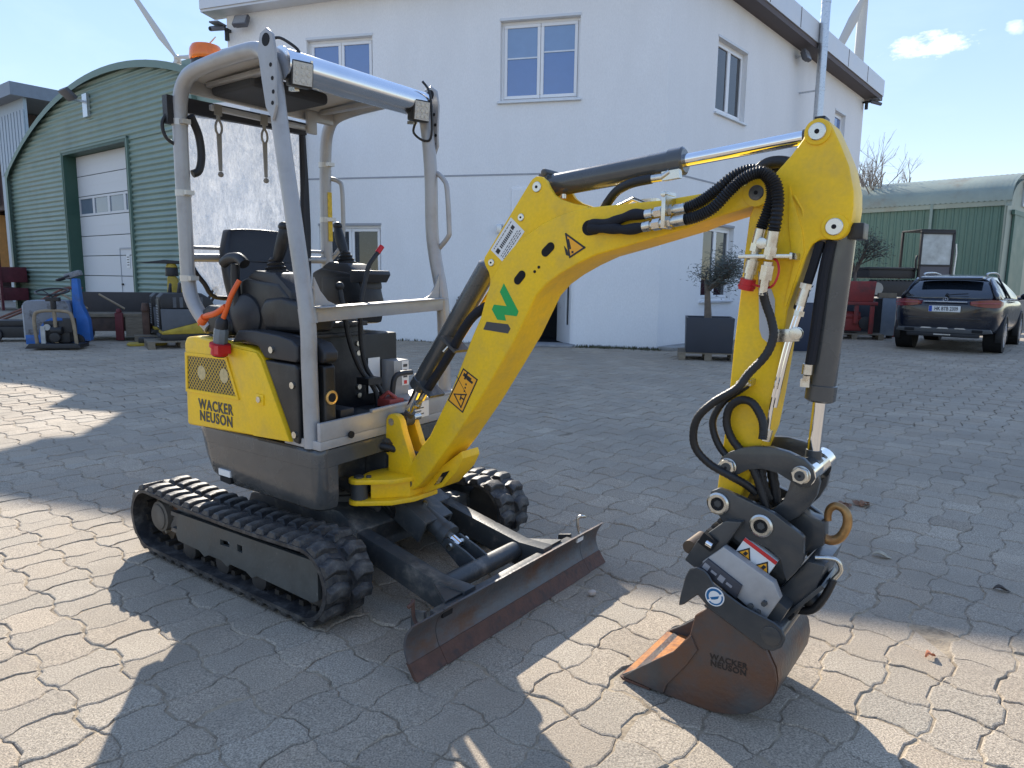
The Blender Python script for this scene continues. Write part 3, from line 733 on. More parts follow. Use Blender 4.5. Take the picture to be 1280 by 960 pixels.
d = Vector((.62 - .34, 0, .265 - .40)).normalized(); s = MB()
s.obox((.485, 0, .355), d, (0, 1, 0), .145, .085, .008); s.obox(Vector((.485, -.083, .355)) - Vector((-d.z, 0, d.x)).normalized() * .05, d, (0, 1, 0), .145, .008, .055); s.obox(Vector((.485, .083, .355)) - Vector((-d.z, 0, d.x)).normalized() * .05, d, (0, 1, 0), .145, .008, .055)
cg = s.build('cylinder_guard', FRAMEG, EX, bevel=.008)
s = MB(); nn = Vector((-d.z, 0, d.x)).normalized()
for a, y in ((-.03, -.02), (-.03, .02), (.04, .0)): s = MB(); s.cyl(Vector((.485, y, .355)) + d * a + nn * .008, Vector((.485, y, .355)) + d * a + nn * .020, .012, n=6); s.build('guard_bolt', ZINC, cg)
def blade_prof(z0, z1, n=10, th=.010):
    f = []
    for i in range(n + 1):
        z = z0 + (z1 - z0) * i / n; u = (z - .0) / .195
        f.append((1.120 - .085 * math.sin(math.pi * min(1, u * .62 + .08)) ** 1.2 + .03 * u * u, z))
    return f + [(x - th, z) for x, z in reversed(f)]
s = MB(); s.prism(blade_prof(.055, .203), -.497, .497)
db = s.build('dozer_blade', BLADE, EX)
for sy in (-1, 1):
    y0, y1 = sorted((sy * .500, sy * .650))
    s = MB(); s.prism(blade_prof(.055, .200), y0, y1); s.build('blade_wing', BLADE, db)
    s = MB(); s.prism([(x + .003, z) for x, z in blade_prof(.004, .056, 4, .018)], y0, y1); s.build('wing_edge', EDGE, db)
    s = MB(); s.tube([(1.02, sy * .56, .14), (1.0, sy * .56, .17), (.995, sy * .56, .225), (1.01, sy * .575, .235), (1.012, sy * .60, .225)], .007, smooth=4); s.build('wing_pin', ZINC if sy > 0 else EDGE, db)
    s = MB(); xx = 1.040; s.obox((1.0665, sy * .46, .168), (0, 1, 0), (.13, 0, 1), .026, .010, .004); s.build('blade_slot', WHITE if sy > 0 else HOLE, db)
    s = MB(); s.prism([(.995, .05), (.995, .165), (.93, .15), (.93, .05)], *sorted((sy * .505, sy * .490))); s.build('blade_rib', FRAMEG, db)
s = MB(); s.prism([(x + .003, z) for x, z in blade_prof(.002, .056, 4, .018)], -.498, .498); s.build('cutting_edge', EDGE, db)
s = MB(); s.box(.985, 1.034, -.47, .47, .05, .065); s.box(.99, 1.034, -.47, .47, .06, .16); s.build('blade_back_beam', FRAMEG, db, bevel=.004)

# ---- lower skirt of the upper structure
def plan(ix, iyr, notch=False, xf=.42, dy=0.):
    """outline seen from above; ix: inset at the tail, iyr: inset of the sides"""
    xr, hy = -.555 + ix, .50 - iyr
    p = []
    rr = .17
    for cx, cy, a0, r_ in ((xr + rr, -hy + rr, 180, rr),):
        p += [(cx + r_ * math.cos(R(a0 + 90 * k / 8)), cy + r_ * math.sin(R(a0 + 90 * k / 8))) for k in range(9)]
    rf = .05; cx, cy = xf - rf, -hy + rf
    p += [(cx + rf * math.cos(R(-90 + 90 * k / 4)), cy + rf * math.sin(R(-90 + 90 * k / 4))) for k in range(5)]
    if notch: p += [(xf, -.40), (xf - .03, -.375), (.24, -.36), (.24, .36), (xf - .03, .375), (xf, .40)]
    cy = hy - rf
    p += [(cx + rf * math.cos(R(90 * k / 4)), cy + rf * math.sin(R(90 * k / 4))) for k in range(5)]
    cx, cy = xr + rr, hy - rr
    p += [(cx + rr * math.cos(R(90 + 90 * k / 8)), cy + rr * math.sin(R(90 + 90 * k / 8))) for k in range(9)]
    return p
s = MB(); s.loft([[(x, y, z) for x, y in plan(a, b, True, xf)] for z, a, b, xf in ((.400, .19, .030, .395), (.412, .165, .014, .41), (.445, .085, .004, .42), (.52, .045, 0, .42), (.588, .022, 0, .42))])
s.build('counterweight_skirt', DGREY, EX, sharp=30)
s = MB(); s.loft([[(x, y, z) for x, y in plan(a, b)] for z, a, b in ((.5885, .022, .0), (.640, .004, 0), (.652, .004, .002), (.660, .014, .012))])
s.build('skirt_band', DGREY, EX, sharp=30)
s = MB(); s.box(-.38, .24, -.36, .36, .40, .58); s.build('machine_core', FRAMEG, EX)
s = MB(); s.prism([(.245, -.10), (.245, .16), (.36, .12), (.36, -.08)], .42, .58, 'xy'); s.build('swing_mount', FRAMEG, EX, bevel=.01)
s = MB(); s.prism([(-.29, .475), (-.20, .475), (-.20, .446), (-.29, .446)], -.5035, -.490); sk = s.build('skirt_plate', WHITE, EX)
s = MB(); s.prism([(-.275, .443), (-.19, .443), (-.19, .425), (-.20, .415), (-.275, .42)], -.506, -.488); s.build('skirt_hole', HOLE, EX)

# ---- deck and front sill
s = MB(); s.box(.19, .424, -.488, .485, .663, .700); s.box(.404, .424, -.488, .485, .700, .775); s.box(.20, .404, .10, .485, .70, .785)
s.box(.404, .424, -.20, .485, .775, .790)
dk = s.build('floor_sill', SILV, EX, bevel=.004)
s = MB(); s.box(.06, .402, -.34, .10, .700, .742); s.box(.22, .40, -.25, -.09, .742, .757); s.box(.25, .36, -.33, -.25, .742, .80); s.build('floor_mat', BLK2, EX, bevel=.006)
s = MB(); 
for y, z in ((-.33, .705), (.10, .705)): s = MB(); s.cyl((.420, y, z), (.4275, y, z), .015); s.build('sill_hole', HOLE, dk)
s = MB(); s.box(.4245, .4262, .045, .20, .70, .775); s.build('sill_sticker', WHITE, dk)
s = MB()
for k in range(4): s.box(.4262, .4270, .06, .06 + .10 - .02 * (k % 2), .715 + .014 * k, .720 + .014 * k)
s.build('sticker_print', INKG, dk)

def shear(o):
    for v in o.data.vertices: v.co.x -= .095 * max(0, v.co.y + .30) / .79
for o in list(COL.objects):
    if o.parent == EX and o.name.split('.')[0] in ('counterweight_skirt', 'skirt_band', 'floor_sill', 'floor_mat'): shear(o)
for o in kids(dk): shear(o)
# ---- yellow covers
def yside(name, pts, y0, y1, m, bev=.012, seg=3, parent=EX): s = MB(); s.prism(pts, y0, y1); return s.build(name, m, parent, bevel=bev, seg=seg)
YP = [(-.545, .645), (.255, .675), (.075, 1.005), (.045, 1.035), (-.02, 1.048), (-.185, 1.058), (-.44, 1.073), (-.515, 1.065), (-.535, 1.035)]
sp_ = yside('side_cover', YP, -.500, -.425, YEL, .016)
yside('cover_flange', [(-.005, .668), (.252, .678), (.072, 1.003), (.042, 1.032), (-.17, 1.047)], -.5075, -.47, YEL, .008, 2, sp_)
s = MB(); s.box(-.555, -.20, -.424, .50, .664, 1.035); hood = s.build('engine_hood', YEL, EX, bevel=.045, seg=4)
GR = [(-.515, .986), (-.187, .990), (-.112, .822), (-.525, .815)]
def mesh_mat():
    M = bpy.data.materials.new('perforated_mesh'); M.use_nodes = True; t = M.node_tree; p = t.nodes['Principled BSDF']
    co = N(t, "ShaderNodeTexCoord"); mp = N(t, "ShaderNodeMapping"); mp.inputs['Rotation'].default_value = (0, R(45), 0); mp.inputs['Scale'].default_value = (60, 1, 60)
    t.links.new(co.outputs['Object'], mp.inputs[0])
    sx = N(t, "ShaderNodeSeparateXYZ"); t.links.new(mp.outputs[0], sx.inputs[0]); ms = []
    for ax in ('X', 'Z'):
        f = N(t, "ShaderNodeMath", operation='FRACT'); t.links.new(sx.outputs[ax], f.inputs[0])
        g_ = N(t, "ShaderNodeMath", operation='GREATER_THAN'); g_.inputs[1].default_value = .27; t.links.new(f.outputs[0], g_.inputs[0]); ms.append(g_)
    mu = N(t, "ShaderNodeMath", operation='MULTIPLY'); t.links.new(ms[0].outputs[0], mu.inputs[0]); t.links.new(ms[1].outputs[0], mu.inputs[1])
    mx = N(t, "ShaderNodeMix", data_type='RGBA'); mx.inputs['A'].default_value = (.52, .33, .02, 1); mx.inputs['B'].default_value = (.012, .011, .01, 1)
    t.links.new(mu.outputs[0], mx.inputs['Factor']); t.links.new(mx.outputs['Result'], p.inputs['Base Color']); p.inputs['Roughness'].default_value = .5
    return M
s = MB(); s.prism(GR, -.5015, -.495); gr = s.build('vent_grille', mesh_mat(), sp_)
fr_ = MB(); n = 4
ins = [(-.505, .978), (-.194, .982), (-.124, .829), (-.515, .823)]; ou = [(-.523, .994), (-.182, .998), (-.100, .814), (-.533, .807)]
fr_.v = [(x, -.5005, z) for x, z in ou] + [(x, -.5005, z) for x, z in ins] + [(x, -.506, z) for x, z in [(a * .97 + b * .03, c * .97 + d_ * .03) for (a, c), (b, d_) in zip(ou, ins)]] + [(x, -.506, z) for x, z in [(a * .1 + b * .9, c * .1 + d_ * .9) for (a, c), (b, d_) in zip(ou, ins)]]
fr_.f = [(i, (i + 1) % 4, 8 + (i + 1) % 4, 8 + i) for i in range(4)] + [(8 + i, 8 + (i + 1) % 4, 12 + (i + 1) % 4, 12 + i) for i in range(4)] + [(12 + i, 12 + (i + 1) % 4, 4 + (i + 1) % 4, 4 + i) for i in range(4)]
fr_.build('grille_frame', YEL, sp_, sharp=30)
for x, z in ((-.392, .908), (-.212, .910)):
    s = MB(); s.cyl((x, -.495, z), (x, -.5028, z), .033, n=24); s.build('vent_disc', mat('pale_plastic', (.50, .40, .20), .5, var=.3, vscale=60), sp_)
text_mesh('maker_lettering', "WACKER\nNEUSON", .068, INKG, sp_, SIDE(-.295, -.5012, .731), bold=.0017, spacing=1.13, scale=(.90, .98))
s = MB(); s.box(.035, .09, -.514, -.500, .812, .858); lt = s.build('cover_latch', YEL, sp_, bevel=.004)
s = MB(); s.cyl((.063, -.514, .836), (.063, -.521, .836), .013); s.build('latch_bolt', ZINC, sp_)
# black side cover beside the post, lid on top
bcv = yside('side_box', [(.085, 1.005), (.265, .678), (.300, .674), (.305, .70), (.305, .985), (.29, 1.0)], -.498, -.425, BLK, .010)
yside('box_front', [(.10, .69), (.365, .69), (.378, .71), (.378, .99), (.36, 1.0), (.10, 1.0)], -.424, -.365, BLK, .010, 3, bcv)
yside('lid', [(-.155, 1.060), (-.06, 1.075), (.04, 1.058), (.085, 1.012), (.29, 1.008), (.305, 1.02), (.305, 1.075), (.27, 1.097), (.18, 1.112), (.02, 1.122), (-.10, 1.118)], -.496, -.424, BLK2, .014, 3)
yside('lid_front', [(-.10, 1.06), (.04, 1.058), (.10, 1.006), (.37, 1.004), (.388, 1.02), (.388, 1.05), (.35, 1.085), (.22, 1.108), (.02, 1.122), (-.10, 1.118)], -.428, -.355, BLK2, .016, 3)
s = MB(); s.cyl((.377, -.395, .865), (.388, -.395, .865), .030, n=24); pf = s.build('filler_port', BRASS, EX, bevel=.003)
s = MB(); s.cyl((.386, -.395, .865), (.3895, -.395, .865), .019, n=20); s.build('port_hole', HOLE, pf)
s = MB()
for x, z in ((.272, .915), (.277, .712), (.14, 1.05)): s = MB(); s.cyl((x, -.495, z), (x, -.505, z), .014, n=16); s.build('cover_bolt', ZINC, bcv)

# ---- seat box, seat, consoles
s = MB(); s.box(-.36, .115, -.34, .24, .665, 1.085); s.box(.10, .122, -.33, .02, .76, 1.13); sb = s.build('seat_box', BLK, EX, bevel=.012)
s = MB()
for z in (.80, .84, 1.0, 1.045): s = MB(); s.cyl((.122, -.02, z), (.130, -.02, z), .012); s.build('panel_bolt', ZINC, sb)
s = MB(); s.box(.123, .150, -.30, .0, 1.085, 1.10); s.box(.10, .16, -.31, .01, 1.13, 1.15); s.build('panel_ledge', BLK2, sb, bevel=.003)
seat = thing_part = MB(); seat.box(-.42, .04, -.33, .07, 1.09, 1.18)
so = seat.build('seat', VINYL, EX, bevel=.035, seg=4)
def backrest():
    rings = []
    for i in range(9):
        u = i / 8; z = 1.17 + .395 * u; w_ = .200 + .02 * math.sin(math.pi * u) - .05 * max(0, u - .75) * 2; x = -.38 - .10 * u; t_ = .055 - .02 * u
        r_ = []
        for k in range(20):
            a = 2 * math.pi * k / 20; cx_, sy_ = math.cos(a), math.sin(a)
            e = .55
            px = math.copysign(abs(cx_) ** e, cx_) * t_; py = math.copysign(abs(sy_) ** e, sy_) * w_
            if px > 0: px += .022 * (abs(py) / w_) ** 2.5
            r_.append((x + px, -.13 + py, z + (.012 * (1 - (py / w_) ** 2) if i == 8 else 0)))
        rings.append(r_)
    b_ = MB(); b_.loft(rings); o = b_.build('backrest', VINYL, EX, bevel=.012, seg=2, sharp=60)
    q = MB()
    for z in (1.30, 1.42): q.tube([(-.335 - .26 * (z - 1.17) , y, z) for y in (-.27, -.20, -.13, -.06, .01)], .006, n=6)
    q.build('seat_piping', BLK2, o)
backrest()
s = MB(); s.tube([(-.30, -.36, 1.24), (-.30, -.36, 1.30), (-.30, -.355, 1.315)], .012); s.obox((-.30, -.362, 1.335), (1, 0, 0), (0, 0, 1), .012, .02, .006); s.build('belt_buckle', ZINC, so)
def console(y, x0, side, dz=0.):
    n0 = len(COL.objects)
    s = MB(); s.prism([(x0, 1.10), (x0 + .02, 1.32), (x0 + .10, 1.345), (x0 + .33, 1.325), (x0 + .40, 1.27), (x0 + .41, 1.20), (x0 + .34, 1.10)], y - .075, y + .075)
    o = s.build('control_console', BLK, EX, bevel=.022, seg=3)
    s = MB(); s.prism([(x0 + .09, 1.343), (x0 + .16, 1.375), (x0 + .30, 1.365), (x0 + .405, 1.29), (x0 + .415, 1.235), (x0 + .36, 1.24), (x0 + .20, 1.325)], y - .070, y + .070); s.build('console_top', BLK2, o, bevel=.012, seg=2)
    bx = x0 + .215
    s = MB(); s.lathe((bx, y, 1.355), (-.12, 0, 1), [(.052, 0), (.055, .015), (.040, .022), (.046, .032), (.033, .040), (.038, .050), (.026, .058), (.029, .066), (.018, .078)]); js = s.build('joystick_boot', HOSE, o)
    s = MB(); s.tube([(bx - .01 * side, y, 1.42), (bx - .035 * side, y, 1.47), (bx - .055 * side, y, 1.52), (bx - .062 * side, y, 1.56)], lambda t: .015 + .012 * math.sin(math.pi * min(1, t * .8 + .15)), n=14, smooth=5)
    s.ball((bx - .062 * side, y, 1.562), .026, 14, (1, .9, .8)); s.build('joystick_grip', BLK, o)
    o.location.z = dz
    return o
console(-.33, -.26, -1)
s = MB(); s.lathe((.13, -.33, 1.17), (1, 0, .1), [(.09, -.04), (.10, -.02), (.10, .01), (.07, .05), (.03, .06)]); 
cl_ = console(.27, -.50, 1, .055)
s = MB(); s.prism([(-.16, 1.33), (-.04, 1.33), (-.03, 1.31), (-.06, 1.27), (-.16, 1.27)], .185, .345); s.box(-.17, -.16, .2, .33, 1.20, 1.27); s.build('console_lip', BLK2, cl_, bevel=.01)
s = MB(); s.prism([(-.40, 1.30), (-.11, 1.30), (-.07, 1.17), (-.09, 1.06), (-.40, 1.06)], .19, .34); s.build('console_skirt', BLK, cl_, bevel=.02)
# armrest and side lump on the right console, round cap behind the plug
s = MB(); s.prism([(-.02, 1.115), (-.06, 1.20), (-.02, 1.255), (.10, 1.265), (.24, 1.245), (.275, 1.20), (.26, 1.12)], -.42, -.27); s.build('wrist_rest', BLK, EX, bevel=.025, seg=3)
s = MB(); s.lathe((-.16, -.40, 1.17), (.15, -1, 0), [(.10, -.06), (.105, 0), (.095, .025), (.06, .04), (.02, .043)], n=28); s.build('battery_cap', BLK2, EX)
s = MB(); s.prism([(-.46, 1.08), (-.46, 1.19), (-.40, 1.215), (-.28, 1.205), (-.22, 1.15), (-.22, 1.08)], -.46, -.30); s.build('rear_tank', BLK, EX, bevel=.03, seg=3)
s = MB(); s.box(-.40, -.30, -.44, -.33, 1.065, 1.115); s.build('junction_box', mat('box_grey', (.16, .17, .18), .5), EX, bevel=.008)
# black grab handle and its lever beside the console
s = MB(); s.tube([(-.20, -.42, 1.16), (-.205, -.43, 1.30), (-.20, -.43, 1.40)], .020, smooth=4); s.tube([(-.29, -.43, 1.405), (-.24, -.43, 1.425), (-.17, -.43, 1.425), (-.13, -.43, 1.40)], .024, smooth=4); s.build('lever_handle', BLK, EX)
# travel levers, blade lever, pedal
s = MB(); s.tube([(.24, .02, .72), (.245, .015, .82), (.20, -.035, .93), (.19, -.06, 1.05), (.20, -.07, 1.16), (.20, -.065, 1.24), (.20, -.03, 1.36), (.205, -.015, 1.41), (.21, .03, 1.462)], .0105, n=10, smooth=5); lv = s.build('blade_lever', HOSE, EX)
s = MB(); s.tube([(.21, .03, 1.462), (.213, .055, 1.492)], .012); s.build('lever_tip', PLUGR, lv)
s = MB(); s.tube([(.25, -.02, .72), (.25, -.03, .83), (.215, -.09, .94), (.20, -.13, 1.05), (.19, -.15, 1.17), (.17, -.16, 1.30)], .012, n=10, smooth=5); s.ball((.17, -.16, 1.31), .02); s.box(.20, .28, -.10, -.02, .87, .90); s.build('travel_lever', HOSE, EX)
s = MB(); s.tube([(.26, .06, .74), (.262, .065, .83), (.262, .09, .895), (.262, .19, .90)], .013, smooth=4); s.build('foot_lever', BLK, EX)
s = MB(); s.box(.25, .34, -.03, .06, .765, .80); s.tube([(.27, -.02, .80), (.30, .0, .83), (.32, .03, .80)], .01); s.build('valve_block', mat('valve_red', (.30, .05, .04), .5, var=.4), EX, bevel=.004)
s = MB(); s.box(.10, .20, .135, .235, .78, .955); cbx = s.build('control_box', SILV, EX, bevel=.004)
s = MB(); s.box(.2005, .2025, .185, .232, .83, .95); s.build('box_label', WHITE, cbx)
s = MB()
for k in range(3): s.box(.2025, .2032, .195, .222, .868 + .026 * k, .882 + .026 * k)
s.build('label_print', INKG, cbx)
s = MB(); s.box(.2025, .2034, .199, .219, .836, .854); s.build('label_mark', REDP, cbx)
s = MB(); s.box(.123, .1245, .04, .115, .80, .97); s.build('panel_label', WHITE, sb)

# ---- canopy frame
rt = .0325
FR = [(.350, -.470, .665), (.342, -.468, 1.0), (.333, -.464, 1.195), (.268, -.46, 1.54), (.202, -.46, 1.896), (.172, -.46, 2.09), (.140, -.46, 2.19), (.075, -.46, 2.235), (-.03, -.46, 2.245), (-.20, -.46, 2.243), (-.38, -.46, 2.232), (-.47, -.46, 2.205), (-.522, -.46, 2.14), (-.537, -.46, 2.04), (-.541, -.46, 1.80), (-.541, -.46, 1.50), (-.538, -.46, 1.32), (-.515, -.46, 1.24), (-.46, -.452, 1.165), (-.40, -.44, 1.11)]
def smoothed(pts): return [Vector(p) for p in pts]
s = MB(); s.tube(FR, rt, n=16, smooth=4); cf_r = s.build('canopy_hoop', SILV, EX)
FLP = [(.262, .43, .675), (.262, .43, .86), (.25, .43, 1.22), (.20, .43, 1.45), (.178, .43, 1.60), (.172, .43, 1.85), (.150, .43, 2.06), (.115, .43, 2.185), (.045, .43, 2.235), (-.08, .43, 2.245), (-.35, .43, 2.238), (-.53, .43, 2.215), (-.595, .43, 2.16), (-.625, .43, 2.05), (-.635, .43, 1.8), (-.635, .43, 1.40), (-.61, .43, 1.22), (-.55, .43, 1.10), (-.50, .43, 1.02)]
s = MB(); s.tube(FLP, rt, n=16, smooth=4); cf_l = s.build('canopy_hoop', SILV, EX)
for o_, P_, y in ((cf_r, FR, -.46), (cf_l, FLP, .43)):
    s = MB()
    rear = -.541 if y < 0 else -.635
    for z in ((2.03, 1.72, 1.335) if y < 0 else (1.97, 1.67)):
        s = MB(); s.cyl((rear + .001, y, z - .014), (rear + .001, y, z + .014), rt + .003, n=18); s.box(rear + .03, rear + .06, y - .02, y + .02, z - .010, z + .010)
        s.build('strap_clamp', mat('clamp_steel', (.50, .48, .44), .4, .5), o_)
s = MB(); s.cyl((.335, -.459, 1.165), (.327, -.46, 1.225), rt + .004, n=18); s.build('rail_socket', SILV, cf_r)
# front cross rail with gussets
d = (Vector((.25, .43, 1.222)) - Vector((.333, -.46, 1.197))).normalized(); c_ = (Vector((.25, .43, 1.222)) + Vector((.333, -.46, 1.197))) / 2
s = MB(); s.obox(c_ + Vector((.004, 0, 0)), d, (1, .1, 0), .425, .018, .028); s.obox(c_ + Vector((.02, 0, .031)), d, (1, .1, 0), .425, .035, .003); rl = s.build('cross_rail', SILV, EX, bevel=.004)
s = MB(); 
for p, q in ((Vector((.333, -.46, 1.20)), 1), (Vector((.25, .43, 1.222)), -1)):
    a = p + d * (.035 * q) + Vector((0, 0, .033)); s.add([a + Vector((x_, 0, 0)) + v for x_ in (-.004, .004) for v in (Vector((0, 0, .0)), d * (.115 * q), d * (.07 * q) + Vector((0, 0, .018)), d * (.03 * q) + Vector((0, 0, .06)), Vector((0, 0, .115)))], [(0, 1, 2, 3, 4), (9, 8, 7, 6, 5)] + [(i, 5 + i, 5 + (i + 1) % 5, (i + 1) % 5) for i in range(5)])
s.build('rail_gusset', SILV, rl)
# head plates with bolt holes
HP = [(.165, 2.235), (.185, 2.295), (.225, 2.308), (.262, 2.280), (.276, 2.21), (.268, 2.08), (.272, 2.02), (.245, 1.965), (.205, 2.02), (.185, 2.12)]
for o_, y, dx in ((cf_r, -.498, -.018), (cf_l, .46, -.055)):
    s = MB(); s.prism([(x + dx - .02, z - .02) for x, z in HP], y - .006, y + .006); pl_ = s.build('head_plate', SILV, o_, bevel=.002, seg=1)
    s = MB()
    for x, z in ((.232, 2.17), (.24, 2.12), (.243, 2.07), (.236, 2.03)): s = MB(); s.cyl((x + dx - .005, y - .0075, z - .02), (x + dx - .005, y + .0075, z - .02), .008, n=10); s.build('plate_hole', HOLE, o_)
    s = MB(); s.cyl((.222 + dx - .02, y - .0075, 2.245), (.222 + dx - .02, y + .0075, 2.245), .024, n=16)
    s.build('plate_eye', HOLE, o_)
# roof: rolled front edge, skin, inner pad
s = MB(); s.cyl((.168, -.43, 2.178), (.135, .41, 2.190), .062, n=32); s.cyl((.168, -.432, 2.178), (.168, -.425, 2.178), .066, n=32); s.build('roof_roll', ALU, EX)
rings = []
for i in range(11):
    x = .165 - .70 * i / 10; z = 2.236 + .014 * math.sin(math.pi * i / 10)
    rings.append([(x, -.425, z), (x, .40, z), (x, .40, z - .014), (x, -.425, z - .014)])
s = MB(); s.loft(rings); rf = s.build('roof', mat('roof_sheet', (.50, .485, .46), .45, .1, var=.08), EX, sharp=40)
s = MB(); s.box(-.50, -.17, -.33, .09, 2.165, 2.221); s.build('roof_pad', mat('pad_foam', (.035, .037, .042), .7, var=.2, bump=.3, bscale=200), rf, bevel=.03, seg=3)
s = MB()
for y in (-.33, .31): s = MB(); s.box(-.50, .13, y - .02, y + .02, 2.20, 2.222); s.build('roof_rib', SILV, rf, bevel=.006)
s = MB(); s.box(-.545, -.515, -.43, .40, 2.165, 2.220); s.build('roof_rear_beam', SILV, rf, bevel=.005)
s = MB(); s.box(-.515, -.490, -.33, .22, 2.105, 2.130); s.box(-.50, -.48, .20, .26, 2.09, 2.20); rb = s.build('hanging_bar', SILV, EX, bevel=.004)
for y in (-.30, -.055):
    s = MB(); z0 = 2.105
    s.box(-.495, -.485, y - .018, y + .018, z0 - .02, z0 + .03); s.tube([(-.49, y - .014, z0 - .06), (-.49, y, z0 - .04), (-.49, y + .014, z0 - .06), (-.49, y + .014, z0 - .09), (-.49, y, z0 - .108), (-.49, y - .014, z0 - .09)], .0055, n=8, smooth=4, closed=True)
    s.tube([(-.49, y, z0 - .02), (-.49, y, z0 - .045)], .009, n=8); s.prism([(y - .012, z0 - .105), (y + .012, z0 - .105), (y + .008, z0 - .27), (y - .008, z0 - .27)], -.493, -.487, 'yz'); s.ball((-.49, y, z0 - .285), .014, 8)
    s.build('hanging_strap', mat('strap_grey', (.22, .20, .17), .5, .3, var=.2), rb)
# clear rear sheet, wrinkled and weathered, with black edging
def sheet_mat():
    M = bpy.data.materials.new('weathered_clear_sheet'); M.use_nodes = True; t = M.node_tree; t.nodes.clear(); L = t.links.new
    o = N(t, "ShaderNodeOutputMaterial"); co = N(t, "ShaderNodeTexCoord")
    mp = N(t, "ShaderNodeMapping"); mp.inputs['Scale'].default_value = (1, 1.5, .9); L(co.outputs['Object'], mp.inputs[0])
    n1 = N(t, "ShaderNodeTexNoise"); n1.inputs['Scale'].default_value = 9; n1.inputs['Detail'].default_value = 12; n1.inputs['Roughness'].default_value = .75; n1.inputs['Distortion'].default_value = .4; L(mp.outputs[0], n1.inputs['Vector'])
    mp2 = N(t, "ShaderNodeMapping"); mp2.inputs['Rotation'].default_value = (R(20), 0, 0); mp2.inputs['Scale'].default_value = (1, 2, .8); L(co.outputs['Object'], mp2.inputs[0])
    n2 = N(t, "ShaderNodeTexNoise"); n2.inputs['Scale'].default_value = 30; n2.inputs['Detail'].default_value = 9; n2.inputs['Roughness'].default_value = .8; L(mp2.outputs[0], n2.inputs['Vector'])
    ad = N(t, "ShaderNodeMath", operation='ADD'); L(n1.outputs['Fac'], ad.inputs[0]); L(n2.outputs['Fac'], ad.inputs[1])
    rp = N(t, "ShaderNodeMapRange"); rp.inputs['From Min'].default_value = .80; rp.inputs['From Max'].default_value = 1.16; L(ad.outputs[0], rp.inputs[0])
    di = N(t, "ShaderNodeBsdfDiffuse"); di.inputs['Color'].default_value = (.72, .73, .76, 1)
    tl = N(t, "ShaderNodeBsdfTranslucent"); tl.inputs['Color'].default_value = (.70, .75, .83, 1)
    gl = N(t, "ShaderNodeBsdfGlossy"); gl.inputs['Roughness'].default_value = .22
    tr = N(t, "ShaderNodeBsdfTransparent"); tr.inputs['Color'].default_value = (.80, .83, .87, 1)
    bp = N(t, "ShaderNodeBump"); bp.inputs['Strength'].default_value = 1; bp.inputs['Distance'].default_value = .014; L(ad.outputs[0], bp.inputs['Height'])
    for q in (di, tl, gl): L(bp.outputs[0], q.inputs['Normal'])
    m1 = N(t, "ShaderNodeMixShader"); m1.inputs[0].default_value = .55; L(di.outputs[0], m1.inputs[1]); L(tl.outputs[0], m1.inputs[2])
    m2 = N(t, "ShaderNodeMixShader"); m2.inputs[0].default_value = .22; L(m1.outputs[0], m2.inputs[1]); L(gl.outputs[0], m2.inputs[2])
    m3 = N(t, "ShaderNodeMixShader"); mf = N(t, "ShaderNodeMapRange"); mf.inputs['To Min'].default_value = .26; mf.inputs['To Max'].default_value = .93; L(rp.outputs[0], mf.inputs[0]); L(mf.outputs[0], m3.inputs[0]); L(tr.outputs[0], m3.inputs[1]); L(m2.outputs[0], m3.inputs[2])
    L(m3.outputs[0], o.inputs[0]); return M
def rear_sheet():
    ny, nz_ = 46, 60; vs, fs = [], []
    for j in range(nz_ + 1):
        v = j / nz_; z = 1.245 + (2.10 - 1.245) * v
        yl = -.42 if z > 1.41 else -.30 - .12 * (z - 1.245) / .165
        yr = .245 - .0 * v
        for i in range(ny + 1):
            u = i / ny; y = yl + (yr - yl) * u
            q = noise.fractal(Vector((y * 3.2, z * 1.1, 3.1)), 1, 2, 4) * .020 + noise.noise(Vector((y * 14, z * 3, 9))) * .005
            vs.append((-.565 - .08 * u * .6 + q * min(1, 6 * u, 6 * (1 - u) + .2), y, z))
    for j in range(nz_):
        for i in range(ny): a = j * (ny + 1) + i; fs.append((a, a + 1, a + ny + 2, a + ny + 1))
    s = MB(); s.add(vs, fs); o = s.build('rear_sheet', sheet_mat(), EX, sharp=80)
    e = MB()
    e.prism([(-.43, 2.085), (.25, 2.095), (.25, 2.155), (-.43, 2.15)], -.585, -.555, 'yz')
    e.tube([(-.60, .255, 2.13), (-.605, .262, 1.9), (-.612, .252, 1.7), (-.612, .265, 1.5), (-.61, .258, 1.25)], .016, n=6, smooth=4)
    e.prism([(.236, 1.25), (.288, 1.25), (.296, 1.6), (.290, 1.85), (.276, 2.14), (.238, 2.14)], -.607, -.602, 'yz')
    e.tube([(-.575, -.425, 1.72), (-.578, -.428, 1.55), (-.575, -.42, 1.40), (-.575, -.36, 1.31), (-.58, -.30, 1.245), (-.585, -.1, 1.240), (-.60, .25, 1.242)], .012, n=6, smooth=4)
    e.build('sheet_edging', mat('black_strap', (.014, .015, .02), .6, var=.2), o)
rear_sheet()
s = MB(); s.tube([(-.545, -.46, 1.43), (-.635, .43, 1.445)], .020); s.tube([(-.553, -.46, 1.478), (-.640, .43, 1.49)], .009, n=8); s.build('rear_rail', SILV, EX)
s = MB(); s.tube([(-.50, -.43, 2.06), (-.52, -.385, 1.99), (-.52, -.375, 1.90), (-.52, -.39, 1.83), (-.525, -.42, 1.81)], .018, smooth=5); s.tube([(-.55, -.50, 2.08), (-.56, -.53, 2.02), (-.555, -.52, 1.96), (-.545, -.48, 1.93)], .008, smooth=5); s.box(-.57, -.53, -.52, -.48, 2.02, 2.14); s.build('beacon_cable', HOSE, EX)
